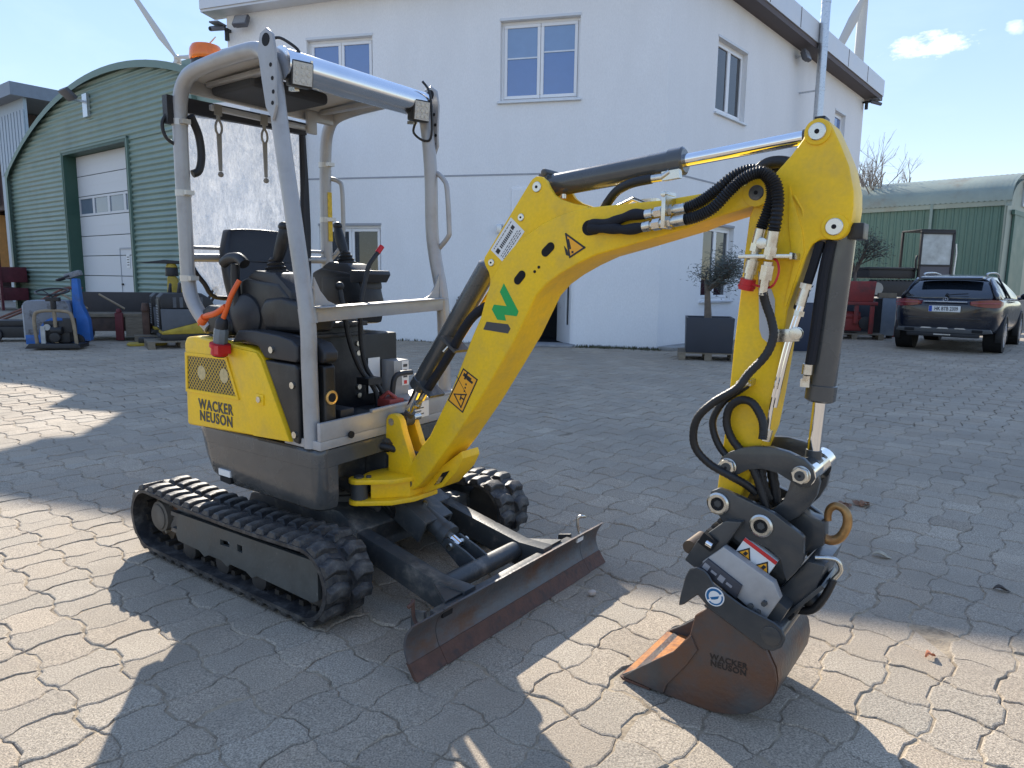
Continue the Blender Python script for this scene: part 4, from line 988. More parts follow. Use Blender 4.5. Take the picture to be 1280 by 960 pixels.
s = MB(); s.tube([(.172, .445, 1.872), (.20, .448, 1.865), (.242, .45, 1.83), (.262, .45, 1.78), (.275, .45, 1.60), (.268, .45, 1.555), (.20, .445, 1.49)], .0125, smooth=5); s.build('grab_rail', SILV, EX)
s = MB(); s.tube([(-.625, .45, 1.90), (-.585, .48, 1.885), (-.565, .49, 1.84), (-.562, .49, 1.62), (-.575, .48, 1.52), (-.625, .45, 1.45)], .0125, smooth=5); s.build('grab_rail', SILV, EX)
s = MB(); s.box(-.604, -.598, .418, .444, 1.55, 1.82); s.build('hazard_tape', mat('tape_yellow', (.62, .42, .03), .5, var=.3, vscale=40), cf_l)
# beacon and work lights
s = MB(); s.lathe((-.45, -.37, 2.262), (0, 0, 1), [(.060, -.03), (.066, .01), (.066, .036), (.060, .040)], n=24); be = s.build('beacon', BLK, EX)
s = MB(); s.lathe((-.45, -.37, 2.302), (0, 0, 1), [(.068, 0), (.072, .010), (.069, .045), (.060, .062), (.035, .070)], n=28); s.build('beacon_lens', BEAC, be)
s = MB(); s.tube([(-.45, -.37, 2.36), (-.40, -.35, 2.40)], .003); s.build('beacon_wire', ZINC, be)
for x, y, z in ((.225, -.375, 2.142), (.195, .335, 2.142)):
    T = Matrix.Translation((x, y, z)) @ Matrix.Rotation(R(-14), 4, 'Z') @ Matrix.Rotation(R(8), 4, 'Y')
    s = MB(T); s.box(-.045, .012, -.048, .048, -.050, .050); wl = s.build('work_light', BLK, EX, bevel=.012)
    s = MB(T); s.box(.010, .0145, -.040, .040, -.042, .042); s.build('light_lens', LENS, wl)
    s = MB(T)
    for k in range(3): 
        for q in range(3): s = MB(T); s.cyl((.0145, -.024 + .024 * k, -.026 + .026 * q), (.0165, -.024 + .024 * k, -.026 + .026 * q), .008, n=8); s.build('light_led', mat('led_yellow', (.50, .48, .42), .3), wl)
    s = MB(T); s.box(-.10, -.04, -.01, .01, -.06, -.045); s.box(-.03, -.02, .047, .056, -.02, .06); s.build('light_bracket', ZINC, wl)
    s = MB(T); s.tube([(-.04, .0, .05), (-.05, .01, .085), (-.055, -.01, .105), (-.065, -.06, .125), (-.08, -.085, .12)] if y < 0 else [(-.04, 0, -.05), (-.05, 0, -.10), (-.03, .05, -.13), (.0, .07, -.10), (-.02, .06, .08), (-.05, .03, .14)], .006, n=8, smooth=5); s.build('light_cable', HOSE, wl)
# ------------------------------------------------------------------ swing post, boom, arm
BN, BF = -.100, .075           # near and far face of the boom
SW = [(.385, .73), (.400, .750), (.42, .758), (.445, .757), (.462, .748), (.476, .728), (.490, .680), (.535, .578), (.562, .525), (.560, .45), (.52, .43), (.44, .44), (.375, .455), (.395, .50), (.397, .565), (.366, .588), (.372, .605), (.412, .600), (.424, .625), (.405, .642), (.364, .645), (.358, .665), (.366, .685), (.384, .690)]
SW = [(x, z) for x, z in SW]
s = MB(); s.prism(SW, -.098, -.062); sw = s.build('swing_post', YEL, EX, bevel=.006)
s = MB(); s.prism([(.345, .70), (.40, .735), (.425, .70), (.46, .615), (.52, .54), (.52, .44), (.40, .44), (.36, .56)], .040, .075); s.build('post_plate', YEL, sw, bevel=.006)
s = MB(); s.prism([(.40, .44), (.40, .56), (.47, .56), (.51, .50), (.51, .44)], -.062, .040); s.build('post_web', YEL, sw, bevel=.006)
for z0, z1 in ((.478, .500), (.385, .407)):
    s = MB(); pts = [(.388 + .045 * math.cos(R(a)), -.262 + .045 * math.sin(R(a))) for a in range(120, 331, 30)] + [(.52, -.20), (.56, -.10), (.56, .05), (.40, .06), (.36, -.05), (.345, -.16)]
    s.prism(pts, z0, z1, 'xy'); s.build('post_ear', YEL, sw, bevel=.006)
s = MB(); s.prism([(.43, -.235), (.43, .0), (.54, .0), (.54, -.11)], .407, .478, 'xy'); s.build('ear_web', YEL, sw, bevel=.004)
s = MB(); s.cyl((.388, -.262, .408), (.388, -.262, .477), .036, n=20); s.cyl((.388, -.262, .50), (.388, -.262, .507), .022, n=16); s.cyl((.42, -.235, .50), (.42, -.235, .508), .012, n=6); sc_ = s.build('swing_cylinder', FRAMEG, EX)
s = MB(); s.cyl((.36, -.25, .442), (.05, -.20, .45), .028); s.build('cylinder_barrel', FRAMEG, sc_)
s = MB(); s.cyl((.42, -.101, .722), (.42, .078, .722), .016, n=20); s.build('post_pin', ZINC, sw)
s = MB(); s.tube([(.25, -.12, .62), (.37, -.13, .615), (.43, -.09, .60), (.5, .0, .56)], .017, smooth=4); s.tube([(.25, -.09, .60), (.37, -.10, .595), (.44, -.05, .58), (.5, .02, .53)], .014, smooth=4); s.build('post_hose', HOSE, sw)

B_LOW = [(.521, .428), (.552, .436), (.585, .462), (.64, .523), (.775, .683), (.908, .859), (1.010, 1.008), (1.093, 1.132), (1.140, 1.218), (1.18, 1.291), (1.225, 1.335), (1.282, 1.371), (1.35, 1.405), (1.426, 1.436), (1.56, 1.468), (1.752, 1.517), (1.795, 1.533), (1.945, 1.573)]
B_END = [(1.967, 1.573), (1.990, 1.585), (2.001, 1.607), (1.995, 1.630), (1.975, 1.644), (1.955, 1.646)]
B_UP = [(1.935, 1.640), (1.79, 1.620), (1.661, 1.607), (1.569, 1.604), (1.405, 1.598), (1.33, 1.590), (1.26, 1.573), (1.20, 1.550), (1.14, 1.518), (1.09, 1.485), (1.05, 1.448), (1.015, 1.413), (.985, 1.372), (.960, 1.322), (.938, 1.262), (.919, 1.201), (.879, 1.127), (.775, .909), (.675, .737), (.648, .690), (.60, .640), (.505, .505), (.485, .468), (.497, .438)]
s = MB(); s.prism(B_LOW + B_END + B_UP, BN, BF); bo = s.build('boom', YEL, EX, bevel=.010, seg=3, sharp=30)
G_UP = [(1.381, 1.602), (1.324, 1.614), (1.275, 1.630), (1.245, 1.648), (1.225, 1.675), (1.212, 1.698), (1.192, 1.713), (1.168, 1.717), (1.150, 1.708), (1.138, 1.695), (.935, 1.435), (.930, 1.420), (.938, 1.400), (.955, 1.375), (.962, 1.350), (.958, 1.310), (.938, 1.240), (.96, 1.24), (1.02, 1.38), (1.10, 1.46), (1.2, 1.52), (1.33, 1.565), (1.40, 1.58)]
for y0, y1 in ((BN + .006, BN + .024), (BF - .024, BF - .006)):
    s = MB(); s.prism(G_UP, y0, y1); s.build('boom_gusset', YEL, bo, bevel=.004, seg=2)
s = MB(); s.prism([(1.0, 1.44), (1.17, 1.66), (1.30, 1.60), (1.2, 1.5)], -.02, .0); s.build('boom_web', YEL, bo)
# foot bracket below the boom heel
s = MB(); s.prism([(.49, .40), (.52, .39), (.66, .455), (.745, .545), (.775, .60), (.765, .63), (.62, .52), (.53, .46)], -.03, .085); ft = s.build('boom_foot', YEL, bo, bevel=.006)
s = MB(); s.prism([(.615, .455), (.655, .475), (.70, .535), (.665, .52)], -.036, -.028); s.build('foot_slot', HOLE, ft)
s = MB(); s.prism([(.625, .460), (.650, .472), (.672, .505), (.650, .50)], -.040, -.034); s.build('foot_nut', ZINC, ft)
def pin(name, x, z, y0, y1, r, parent, rim=True, m=ZINC):
    s = MB(); s.cyl((x, y0, z), (x, y1, z), r, n=24); o = s.build(name, m, parent, bevel=.002, seg=1)
    s = MB(); s.cyl((x, y0 - .0012, z), (x, y0 + .002, z), r * .28, n=12); s.build('grease_hole', HOLE, o)
    return o
def boss(name, x, z, y0, y1, r, parent, m=YEL):
    s = MB(); s.cyl((x, y0, z), (x, y1, z), r, n=28); return s.build(name, m, parent, bevel=.003, seg=2)
pin('foot_pin', .523, .466, BN - .006, BF + .01, .024, bo, m=FRAMEG); boss('foot_boss', .523, .466, BN - .003, BF, .034, bo)
pin('gusset_pin', .968, 1.412, BN + .001, BF - .001, .014, bo); pin('gusset_pin', 1.104, 1.575, BN + .001, BF - .001, .014, bo); pin('gusset_pin', 1.172, 1.679, BN + .001, BF - .001, .019, bo)
boss('boom_end_boss', 1.960, 1.611, BN - .006, BF + .006, .040, bo); pin('boom_end_pin', 1.960, 1.611, BN - .010, BF + .01, .022, bo, m=FRAMEG)
# slots and bolt holes through the near plate
def slot(x0, z0, x1, z1, r, y, name, m, parent, dep=.0022):
    a = math.atan2(z1 - z0, x1 - x0); p = [(x0 + r * math.cos(a + R(t)), z0 + r * math.sin(a + R(t))) for t in range(90, 271, 20)] + [(x1 + r * math.cos(a + R(t)), z1 + r * math.sin(a + R(t))) for t in range(-90, 91, 20)]
    s = MB(); s.prism(p, y - dep, y + .004); return s.build(name, m, parent)
slot(1.218, 1.448, 1.240, 1.467, .016, BN, 'boom_slot', HOLE, bo); slot(1.097, 1.347, 1.116, 1.367, .016, BN, 'boom_slot', HOLE, bo)
slot(1.395, 1.528, 1.420, 1.531, .026, BN, 'hose_slot', HOLE, bo)
s = MB()
for x, z in ((1.173, 1.379), (1.191, 1.395)): s = MB(); s.cyl((x, BN - .002, z), (x, BN + .004, z), .0055, n=12); s.build('bolt_hole', HOLE, bo)
def plate(name, pts, y, m, parent, th=.0012): s = MB(); s.prism(pts, y - th, y + .002); return s.build(name, m, parent)
plate('maker_mark', [(1.033, 1.335), (1.103, 1.232), (1.095, 1.214), (1.038, 1.217), (1.045, 1.195), (1.004, 1.197), (.977, 1.235), (.987, 1.254), (1.047, 1.25), (1.015, 1.302)], BN, GRN, bo)
plate('maker_bar', [(.952, 1.187), (1.055, 1.182), (1.067, 1.166), (1.055, 1.147), (.936, 1.156)], BN, INKG, bo)
LB = [(1.058, 1.577), (1.121, 1.524), (1.027, 1.411), (.965, 1.460)]
lb = plate('dealer_label', LB, BN + .006, WHITE, bo, .0015)
def lerp2(P, u, v):  # u along the long edge from the lower end, v across
    a = ((1 - u) * P[3][0] + u * P[0][0], (1 - u) * P[3][1] + u * P[0][1]); b_ = ((1 - u) * P[2][0] + u * P[1][0], (1 - u) * P[2][1] + u * P[1][1])
    return ((1 - v) * a[0] + v * b_[0], (1 - v) * a[1] + v * b_[1])
s = MB(); r1 = random.Random(4)
for v in (.12, .66, .76, .86):
    u = .08
    while u < .9:
        u2 = min(.94, u + r1.uniform(.03, .09)); s.prism([lerp2(LB, u, v), lerp2(LB, u2, v), lerp2(LB, u2, v + .035), lerp2(LB, u, v + .035)], BN + .0038, BN + .0046); u = u2 + .025
s.build('label_text', INKG, lb)
s = MB(); s.prism([lerp2(LB, .06, .28), lerp2(LB, .18, .28), lerp2(LB, .18, .50), lerp2(LB, .06, .50)], BN + .0038, BN + .0046); s.prism([lerp2(LB, .80, .28), lerp2(LB, .90, .28), lerp2(LB, .90, .46), lerp2(LB, .80, .46)], BN + .0038, BN + .0046)
u = .24
while u < .74: s.prism([lerp2(LB, u, .32), lerp2(LB, u + .035, .32), lerp2(LB, u + .035, .50), lerp2(LB, u, .50)], BN + .0038, BN + .0046); u += .055
s.build('label_logo', INK, lb)
def outline(name, pts, w_, y, m, parent):
    c = (sum(p[0] for p in pts) / len(pts), sum(p[1] for p in pts) / len(pts)); s = MB(); n = len(pts)
    for i in range(n):
        a, b_ = Vector((pts[i][0], 0, pts[i][1])), Vector((pts[(i + 1) % n][0], 0, pts[(i + 1) % n][1])); d_ = (b_ - a)
        s.obox((a + b_) / 2 + Vector((0, y, 0)), d_, (0, 1, 0), d_.length / 2 + w_ / 2, .0008 + .0001 * i, w_ / 2)
    return s.build(name, m, parent)
TR = [(1.303, 1.510), (1.380, 1.462), (1.322, 1.430)]
tp = plate('warning_sticker', TR, BN, ORA, bo, .001); outline('sticker_outline', TR, .006, BN - .001, INK, tp)
s = MB(); s.obox((1.318, BN - .001, 1.475), (-.3, 0, 1), (0, 1, 0), .018, .0007, .0035); s.obox((1.332, BN - .001, 1.447), (1, 0, 0), (0, 1, 0), .004, .0007, .004); s.prism([(1.296, 1.47), (1.31, 1.455), (1.318, 1.434), (1.306, 1.437)], BN - .0016, BN); s.build('sticker_symbol', INK, tp)
WR = [(.836, .993), (.907, .956), (.832, .817), (.757, .858)]
wp = plate('warning_plate', WR, BN, ORA, bo, .001); outline('plate_outline', WR, .005, BN - .001, INK, wp); outline('plate_triangle', [(.788, .886), (.850, .890), (.824, .835)], .005, BN - .001, INK, wp)
s = MB(); s.obox((.822, BN - .001, .876), (.3, 0, 1), (0, 1, 0), .012, .0007, .003); s.obox((.832, BN - .001, .872), (1, 0, -.4), (0, 1, 0), .010, .0007, .003); s.obox((.856, BN - .001, .962), (1, 0, -.55), (0, 1, 0), .022, .0007, .007); s.obox((.85, BN - .001, .966), (.55, 0, 1), (0, 1, 0), .016, .0007, .004); s.obox((.868, BN - .001, .949), (1, 0, -.55), (0, 1, 0), .018, .0007, .005)
for k in range(3): s.obox((.850 - .004 * k, BN - .001, .932 - .014 * k), (1, 0, 0), (0, 1, 0), .0035, .0007, .0035)
s.obox((.828, BN - .001, .925), (.42, 0, -.55), (0, 1, 0), .045, .0006, .001); s.build('plate_symbol', INK, wp)

# cylinders
def cylinder(name, a, b_, e, r, rr, parent=EX, collar=True, dirt=DGREY):
    a, b_, e = Vector(a), Vector(b_), Vector(e); d_ = (b_ - a).normalized()
    s = MB(); s.lathe(a, d_, [(r * .55, -.012), (r, .0), (r, (b_ - a).length - .052), (r * 1.10, (b_ - a).length - .050), (r * 1.10, (b_ - a).length - .006), (r * .9, (b_ - a).length)], n=28); o = s.build(name, dirt, parent)
    s = MB(); s.cyl(b_ - d_ * .02, e, rr, n=20); s.build('cylinder_rod', CHR, o)
    s = MB(); s.cyl(e - Vector((0, .026, 0)), e + Vector((0, .026, 0)), rr * 1.55, n=20); s.cyl(e - d_ * .05, e - d_ * .015, rr * 1.15, n=20); s.build('rod_eye', FRAMEG, o)
    return o
ac = cylinder('arm_cylinder', (1.185, -.01, 1.692), (1.695, -.01, 1.738), (2.108, -.01, 1.776), .041, .021)
s = MB(); s.box(1.145, 1.185, -.05, .03, 1.655, 1.735); s.cyl((1.172, -.055, 1.735), (1.172, .035, 1.735), .014); s.build('cylinder_eye', FRAMEG, ac, bevel=.008)
s = MB(); s.obox((1.665, -.045, 1.690), (1, 0, .09), (0, 1, 0), .03, .012, .014); s.cyl((1.60, -.055, 1.682), (1.635, -.05, 1.685), .013); s.cyl((1.635, -.052, 1.685), (1.66, -.05, 1.70), .010); s.cyl((1.25, -.04, 1.655), (1.25, -.04, 1.64), .010); s.cyl((1.21, -.05, 1.65), (1.21, -.05, 1.63), .012); s.build('cylinder_fitting', ZINC, ac)
s = MB(); s.tube([(1.60, -.055, 1.682), (1.53, -.06, 1.672), (1.47, -.05, 1.650), (1.42, -.03, 1.61), (1.38, -.02, 1.57)], .016, smooth=5); s.build('cylinder_hose', HOSE, ac)
bc_ = cylinder('boom_cylinder', (.890, -.012, 1.400), (.505, -.012, .872), (.425, -.012, .722), .043, .021)
s = MB(); s.tube([(.925, -.07, 1.245), (.86, -.075, 1.20), (.80, -.075, 1.13), (.75, -.07, 1.06), (.66, -.07, .945), (.60, -.068, .872)], .019, smooth=5); s.build('cylinder_hose', SLEEVE, bc_)
s = MB(); s.cyl((.60, -.068, .872), (.575, -.066, .84), .015); s.cyl((.575, -.066, .84), (.545, -.06, .815), .012); s.cyl((.545, -.06, .815), (.53, -.05, .80), .017); s.tube([(.735, -.052, 1.09), (.70, -.068, 1.05)], .006); s.build('cylinder_fitting', ZINC, bc_)
s = MB(); 
for z, x in ((1.085, .735), (.885, .60)): s = MB(); s.obox((x + .01, -.05, z), (.58, 0, .8), (0, 1, 0), .006, .045, .048); s.build('hose_clamp', FRAMEG, bc_)
s = MB(); s.tube([(.52, -.02, .87), (.70, .035, 1.09), (.86, .04, 1.30)], .010); s.build('yellow_pipe', YEL, bc_)

# arm (dipper)
AN, AF = -.076, .056
ARM = [(2.125, 1.806), (2.100, 1.804), (2.082, 1.790), (2.073, 1.757), (2.043, 1.714), (1.996, 1.661), (1.952, 1.605), (1.934, 1.545), (1.926, 1.437), (1.921, 1.326), (1.910, 1.149), (1.905, 1.023), (1.896, .853), (1.884, .696), (1.880, .655), (1.893, .622), (1.918, .616), (1.940, .632), (1.965, .690), (1.989, .760), (2.014, .852), (2.030, .902), (2.044, 1.02), (2.057, 1.157), (2.063, 1.268), (2.072, 1.306), (2.090, 1.370), (2.104, 1.425), (2.118, 1.460), (2.140, 1.474), (2.175, 1.474), (2.203, 1.488), (2.217, 1.520), (2.220, 1.560), (2.217, 1.605), (2.199, 1.675), (2.172, 1.735), (2.150, 1.780), (2.140, 1.798)]
s = MB(); s.prism(ARM, AN, AF); ar = s.build('dipper_arm', YEL, EX, bevel=.009, seg=3, sharp=30)
boss('arm_boss', 2.112, 1.771, AN - .006, AF + .006, .036, ar); pin('arm_pin', 2.112, 1.771, AN - .012, AF + .012, .024, ar)
boss('arm_boss', 2.176, 1.508, AN - .006, AF + .006, .036, ar); pin('arm_pin', 2.176, 1.508, AN - .012, AF + .012, .024, ar)
s = MB(); s.cyl((2.068, AN - .002, 1.51), (2.068, AN + .004, 1.51), .006, n=12); s.build('arm_hole', HOLE, ar)
s = MB(); s.prism([(1.972, 1.385), (1.992, 1.345), (2.014, 1.33), (2.026, 1.30), (2.032, 1.172), (2.018, 1.168), (1.996, 1.185), (1.986, 1.21)], AN - .002, AN + .003); s.build('arm_patch', mat('patch_grey', (.42, .44, .46), .4), ar)
s = MB(); s.tube([(2.098, AN + .02, 1.48), (2.085, AN - .002, 1.56), (2.06, AN - .002, 1.60)], .004, n=6); s.prism([(2.045, 1.63), (2.055, 1.60), (2.09, 1.50), (2.10, 1.44), (2.06, 1.28), (2.052, 1.28), (2.07, 1.40), (2.05, 1.52)], AN - .004, AN + .002); s.build('arm_doubler', YEL, ar, bevel=.003)
s = MB(); s.box(2.09, 2.12, -.04, .02, 1.795, 1.822); s.build('pin_keeper', BLK, ar, bevel=.004); s = MB(); s.box(2.205, 2.245, -.045, .03, 1.475, 1.520); s.build('pin_keeper', BLK, ar, bevel=.004)
# bucket cylinder down the front of the arm
bk = cylinder('bucket_cylinder', (2.182, -.01, 1.492), (2.158, -.01, 1.000), (2.150, -.01, .800), .040, .020)
s = MB(); s.tube([(2.165, -.056, 1.47), (2.152, -.060, 1.38), (2.141, -.060, 1.20), (2.134, -.058, 1.115)], .0145, n=10, smooth=4); s.build('cylinder_hose', SLEEVE, bk)
s = MB(); s.cyl((2.130, -.064, 1.115), (2.128, -.063, 1.085), .015); s.cyl((2.128, -.063, 1.082), (2.126, -.06, 1.066), .011, n=6); s.obox((2.125, -.056, 1.058), (1, 0, 0), (0, 1, 0), .013, .01, .012); s.build('cylinder_fitting', ZINC, bk)
s = MB(); s.prism([(2.125, 1.47), (2.11, 1.40), (2.10, 1.36), (2.075, 1.275), (2.095, 1.27), (2.118, 1.33), (2.135, 1.40), (2.15, 1.47)], -.072, -.045); s.build('hose_guard', SLEEVE, bk, bevel=.008)

# ---- hoses along boom and arm
def hose(name, pts, y, r, m=HOSE, rib=0., k=8, parent=ar, n=12, yb=None):
    P = [(x, (y if yb is None else y + (yb - y) * i / (len(pts) - 1)), z) for i, (x, z) in enumerate(pts)]
    s = MB(); s.tube(P, r, n=n, smooth=k, rib=rib); return s.build(name, m, parent)
HA = [(1.755, 1.573), (1.80, 1.590), (1.845, 1.618), (1.90, 1.658), (1.953, 1.672), (1.999, 1.650), (2.015, 1.603), (2.006, 1.552), (1.990, 1.505)]
HB = [(1.766, 1.537), (1.81, 1.547), (1.855, 1.570), (1.897, 1.612), (1.938, 1.646), (1.989, 1.660), (2.028, 1.628), (2.040, 1.57), (2.034, 1.495)]
hose('corrugated_hose', HA, -.135, .0165, HOSE, .13, 14, n=14); hose('corrugated_hose', HB, -.160, .0165, HOSE, .13, 14, n=14)
for pts, y0, y1, nm in (([(1.405, 1.537), (1.44, 1.540), (1.49, 1.541), (1.529, 1.552), (1.576, 1.563), (1.622, 1.560)], -.108, -.132, 1), ([(1.405, 1.526), (1.45, 1.523), (1.51, 1.520), (1.56, 1.515), (1.622, 1.521)], -.112, -.145, 2)):
    P = [(x, y0 + (y1 - y0) * i / (len(pts) - 1), z) for i, (x, z) in enumerate(pts)]
    s = MB(); s.tube(P, lambda t: .0165 + .004 * math.sin(t * 17) * .5, n=12, smooth=6); s.build('sleeved_hose', SLEEVE, bo)
for x0, z0, y0, x1, z1, y1 in ((1.622, 1.560, -.132, 1.757, 1.574, -.135), (1.622, 1.521, -.145, 1.768, 1.538, -.160)):
    s = MB(); a = Vector((x0, y0, z0)); b_ = Vector((x1, y1, z1)); d_ = b_ - a
    for f0, f1, r_, n in ((0, .18, .0165, 16), (.18, .24, .012, 12), (.24, .42, .0185, 6), (.42, .48, .013, 12), (.50, .68, .0185, 6), (.68, .74, .013, 12), (.74, 1.0, .0170, 16)): s.cyl(a + d_ * f0, a + d_ * f1, r_, n=n)
    s.build('hose_coupling', ZINC, bo)
s = MB(); s.box(1.694, 1.708, -.178, -.10, 1.512, 1.625); s.cyl((1.700, -.182, 1.615), (1.700, -.10, 1.615), .009, n=10); s.build('coupling_bracket', ZINC, bo, bevel=.003)
s = MB(); s.tube([(1.42, .02, 1.60), (1.52, -.02, 1.625), (1.58, -.02, 1.60)], .008); s.box(1.50, 1.58, .03, .06, 1.60, 1.63); s.build('boom_top_fitting', ZINC, bo)
hose('thick_hose', [(1.90, 1.64), (1.95, 1.70), (2.01, 1.705), (2.06, 1.68)], -.02, .018, HOSE, 0, 6)
hose('thick_hose', [(1.86, 1.63), (1.93, 1.675), (2.00, 1.685), (2.06, 1.65)], .02, .018, HOSE, 0, 6)
for (xa, za), (xb, zb), y, red in (((1.990, 1.505), (1.956, 1.345), -.135, True), ((2.034, 1.495), (2.012, 1.325), -.160, False)):
    s = MB(); a = Vector((xa, y, za)); b_ = Vector((xb, y + .01, zb)); d_ = b_ - a
    for f0, f1, r_, n in ((0, .26, .0165, 16), (.26, .40, .019, 6), (.40, .46, .012, 12), (.50, .56, .014, 12), (.56, .80, .0195, 6 if not red else 16), (.80, .90, .0145, 12), (.90, 1.06, .012, 6)): s.cyl(a + d_ * f0, a + d_ * f1, r_, n=n)
    s.build('quick_coupling', ZINC, ar)
    if red:
        s = MB(); s.cyl(a + d_ * .90, a + d_ * 1.10, .023, n=20); s.cyl(a + d_ * 1.02, a + d_ * 1.06, .026, n=20); s.build('dust_cap', PLUGR, ar)
        s = MB(); s.tube([a + d_ * 1.0 + Vector((.02, -.01, 0)), a + d_ * 1.06 + Vector((.06, -.012, 0)), (2.04, -.15, 1.345), (2.052, -.15, 1.38), (2.045, -.145, 1.41), (2.03, -.14, 1.42)], .0035, n=6, smooth=6); s.build('cap_cord', PLUGR, ar)
s = MB(); s.box(1.935, 2.088, -.158, -.076, 1.420, 1.431); s.box(2.082, 2.090, -.165, -.076, 1.416, 1.435); s.cyl((2.003, -.165, 1.462), (2.003, -.10, 1.462), .016, n=16); cb = s.build('coupling_plate', ZINC, ar, bevel=.002)
H1 = [(2.011, 1.324), (2.018, 1.290), (2.036, 1.240), (2.044, 1.195), (2.029, 1.141), (1.985, 1.082), (1.957, 1.037), (1.894, .990), (1.846, .939), (1.828, .884), (1.834, .830), (1.876, .786), (1.939, .757), (1.980, .731), (2.010, .703)]
def ytab(i, n): u = i / (n - 1); return -.150 + .02 * math.sin(u * 9) + (.06 * max(0, u - .85) / .15)
s = MB(); s.tube([(x, ytab(i, len(H1)), z) for i, (x, z) in enumerate(H1)], .0125, n=12, smooth=9, rib=.05, ribn=1); s.build('hydraulic_hose', HOSE, ar)
s = MB(); s.tube([(x, -.095, z) for x, z in ((1.965, 1.04), (1.947, 1.025), (1.898, .984), (1.869, .933), (1.866, .894), (1.885, .845), (1.915, .81), (1.96, .78))], .0115, n=12, smooth=9, rib=.05); s.build('hydraulic_hose', HOSE, ar)
s = MB(); s.tube([(x, -.125 + .012 * i * .3, z) for i, (x, z) in enumerate(((2.031, .885), (2.031, .915), (2.021, .950), (1.991, .989), (1.954, .994), (1.920, .966), (1.912, .915), (1.932, .865), (1.968, .825), (2.005, .77), (2.03, .71), (2.045, .66)))], .0125, n=12, smooth=9, rib=.05); s.build('hydraulic_hose', HOSE, ar)
s = MB(); s.tube([(2.012, -.06, .79), (2.02, -.065, .74), (2.04, -.05, .68)], .016, smooth=6, rib=.06); s.tube([(2.03, -.03, .80), (2.045, -.03, .74), (2.06, -.03, .67)], .016, smooth=6, rib=.06); s.build('hydraulic_hose', HOSE, ar)
s = MB(); s.obox((1.968, -.135, 1.052), (1, 0, .75), (0, 1, 0), .016, .018, .013); s.box(1.96, 1.985, -.12, -.076, 1.04, 1.06); s.build('hose_clip', ZINC, ar, bevel=.003)
s = MB(); s.tube([(2.098, -.085, 1.285), (2.077, -.088, 1.199), (2.060, -.088, 1.113), (2.040, -.088, .98), (2.034, -.09, .905)], .0065, n=10, smooth=3); s.tube([(2.108, -.085, 1.285), (2.087, -.088, 1.199), (2.070, -.088, 1.113), (2.050, -.088, .98)], .0065, n=10, smooth=3); s.build('hard_pipe', CHR, ar)
s = MB(); s.cyl((2.110, -.082, 1.335), (2.100, -.084, 1.285), .015, n=16); s.cyl((2.113, -.082, 1.35), (2.110, -.082, 1.335), .018, n=6); s.cyl((2.10, -.084, 1.27), (2.098, -.085, 1.255), .016, n=6); s.build('pipe_fitting', ZINC, ar); s = MB(); s.cyl((2.036, -.09, .91), (2.030, -.092, .875), .014, n=12); s.build('pipe_fitting', ZINC, ar)
s = MB(); s.obox((2.072, -.090, 1.198), (1, 0, .10), (0, 1, 0), .034, .006, .019); s.cyl((2.098, -.105, 1.205), (2.098, -.085, 1.205), .019, n=16); s.build('pipe_clamp', ZINC, ar, bevel=.002)

# ---- bucket linkage and tilting coupler
pin('arm_foot_pin', 1.912, .655, -.10, .095, .026, ar, m=ZINC)
def linkplate(pts, y0, y1, name, parent=EX, m=LINKG, bev=.005): s = MB(); s.prism(pts, y0, y1); return s.build(name, m, parent, bevel=bev, seg=2)
L1 = [(1.895, .775), (1.903, .805), (1.930, .828), (1.965, .846), (2.005, .857), (2.055, .862), (2.105, .855), (2.150, .840), (2.178, .815), (2.186, .787), (2.172, .760), (2.145, .752), (2.120, .765), (2.078, .785), (2.030, .790), (1.990, .780), (1.960, .760), (1.930, .742), (1.905, .750)]
lk = linkplate(L1, -.112, -.088, 'side_link'); linkplate(L1, .066, .090, 'side_link')
L2 = [(2.112, .775), (2.125, .805), (2.155, .815), (2.183, .800), (2.192, .770), (2.186, .730), (2.168, .690), (2.140, .655), (2.105, .628), (2.060, .612), (2.035, .625), (2.035, .650), (2.068, .668), (2.092, .695), (2.105, .735)]
lb2 = linkplate(L2, -.086, -.058, 'bucket_link'); linkplate(L2, .036, .064, 'bucket_link')
s = MB(); s.cyl((2.152, -.11, .792), (2.152, .09, .792), .034, n=24); s.cyl((2.152, .03, .792), (2.152, .10, .792), .046, n=24); s.build('link_tube', CHR, lk)
def hexpin(x, z, y, r, parent):
    s = MB(); s.cyl((x, y, z), (x, y - .016, z), r * 1.12, n=6); s.cyl((x, y, z), (x, y - .004, z), r * 1.15, n=24); o = s.build('link_nut', ZINC, parent, bevel=.002, seg=1)
    s = MB(); s.cyl((x, y - .016, z), (x, y - .0195, z), r * .62, n=20); s.build('nut_core', FRAMEG, o)
    s = MB(); s.cyl((x, y - .0195, z), (x, y - .0205, z), r * .18, n=10); s.build('grease_hole', HOLE, o)
hexpin(1.926, .780, -.112, .024, lk); hexpin(2.145, .792, -.112, .024, lk)
s = MB(); s.cyl((1.926, -.11, .78), (1.926, .09, .78), .022); s.build('link_pin', ZINC, lk)
CP = [(1.880, .672), (1.888, .700), (1.912, .714), (1.938, .710), (1.985, .698), (2.045, .680), (2.085, .668), (2.165, .622), (2.174, .612), (2.176, .540), (2.160, .505), (2.134, .466), (2.124, .49), (2.112, .530), (2.075, .556), (2.025, .568), (1.990, .552), (1.972, .562), (1.945, .590), (1.905, .642)]
tc_ = linkplate(CP, -.142, -.118, 'tilt_coupler'); linkplate(CP, .096, .120, 'coupler_plate', tc_)
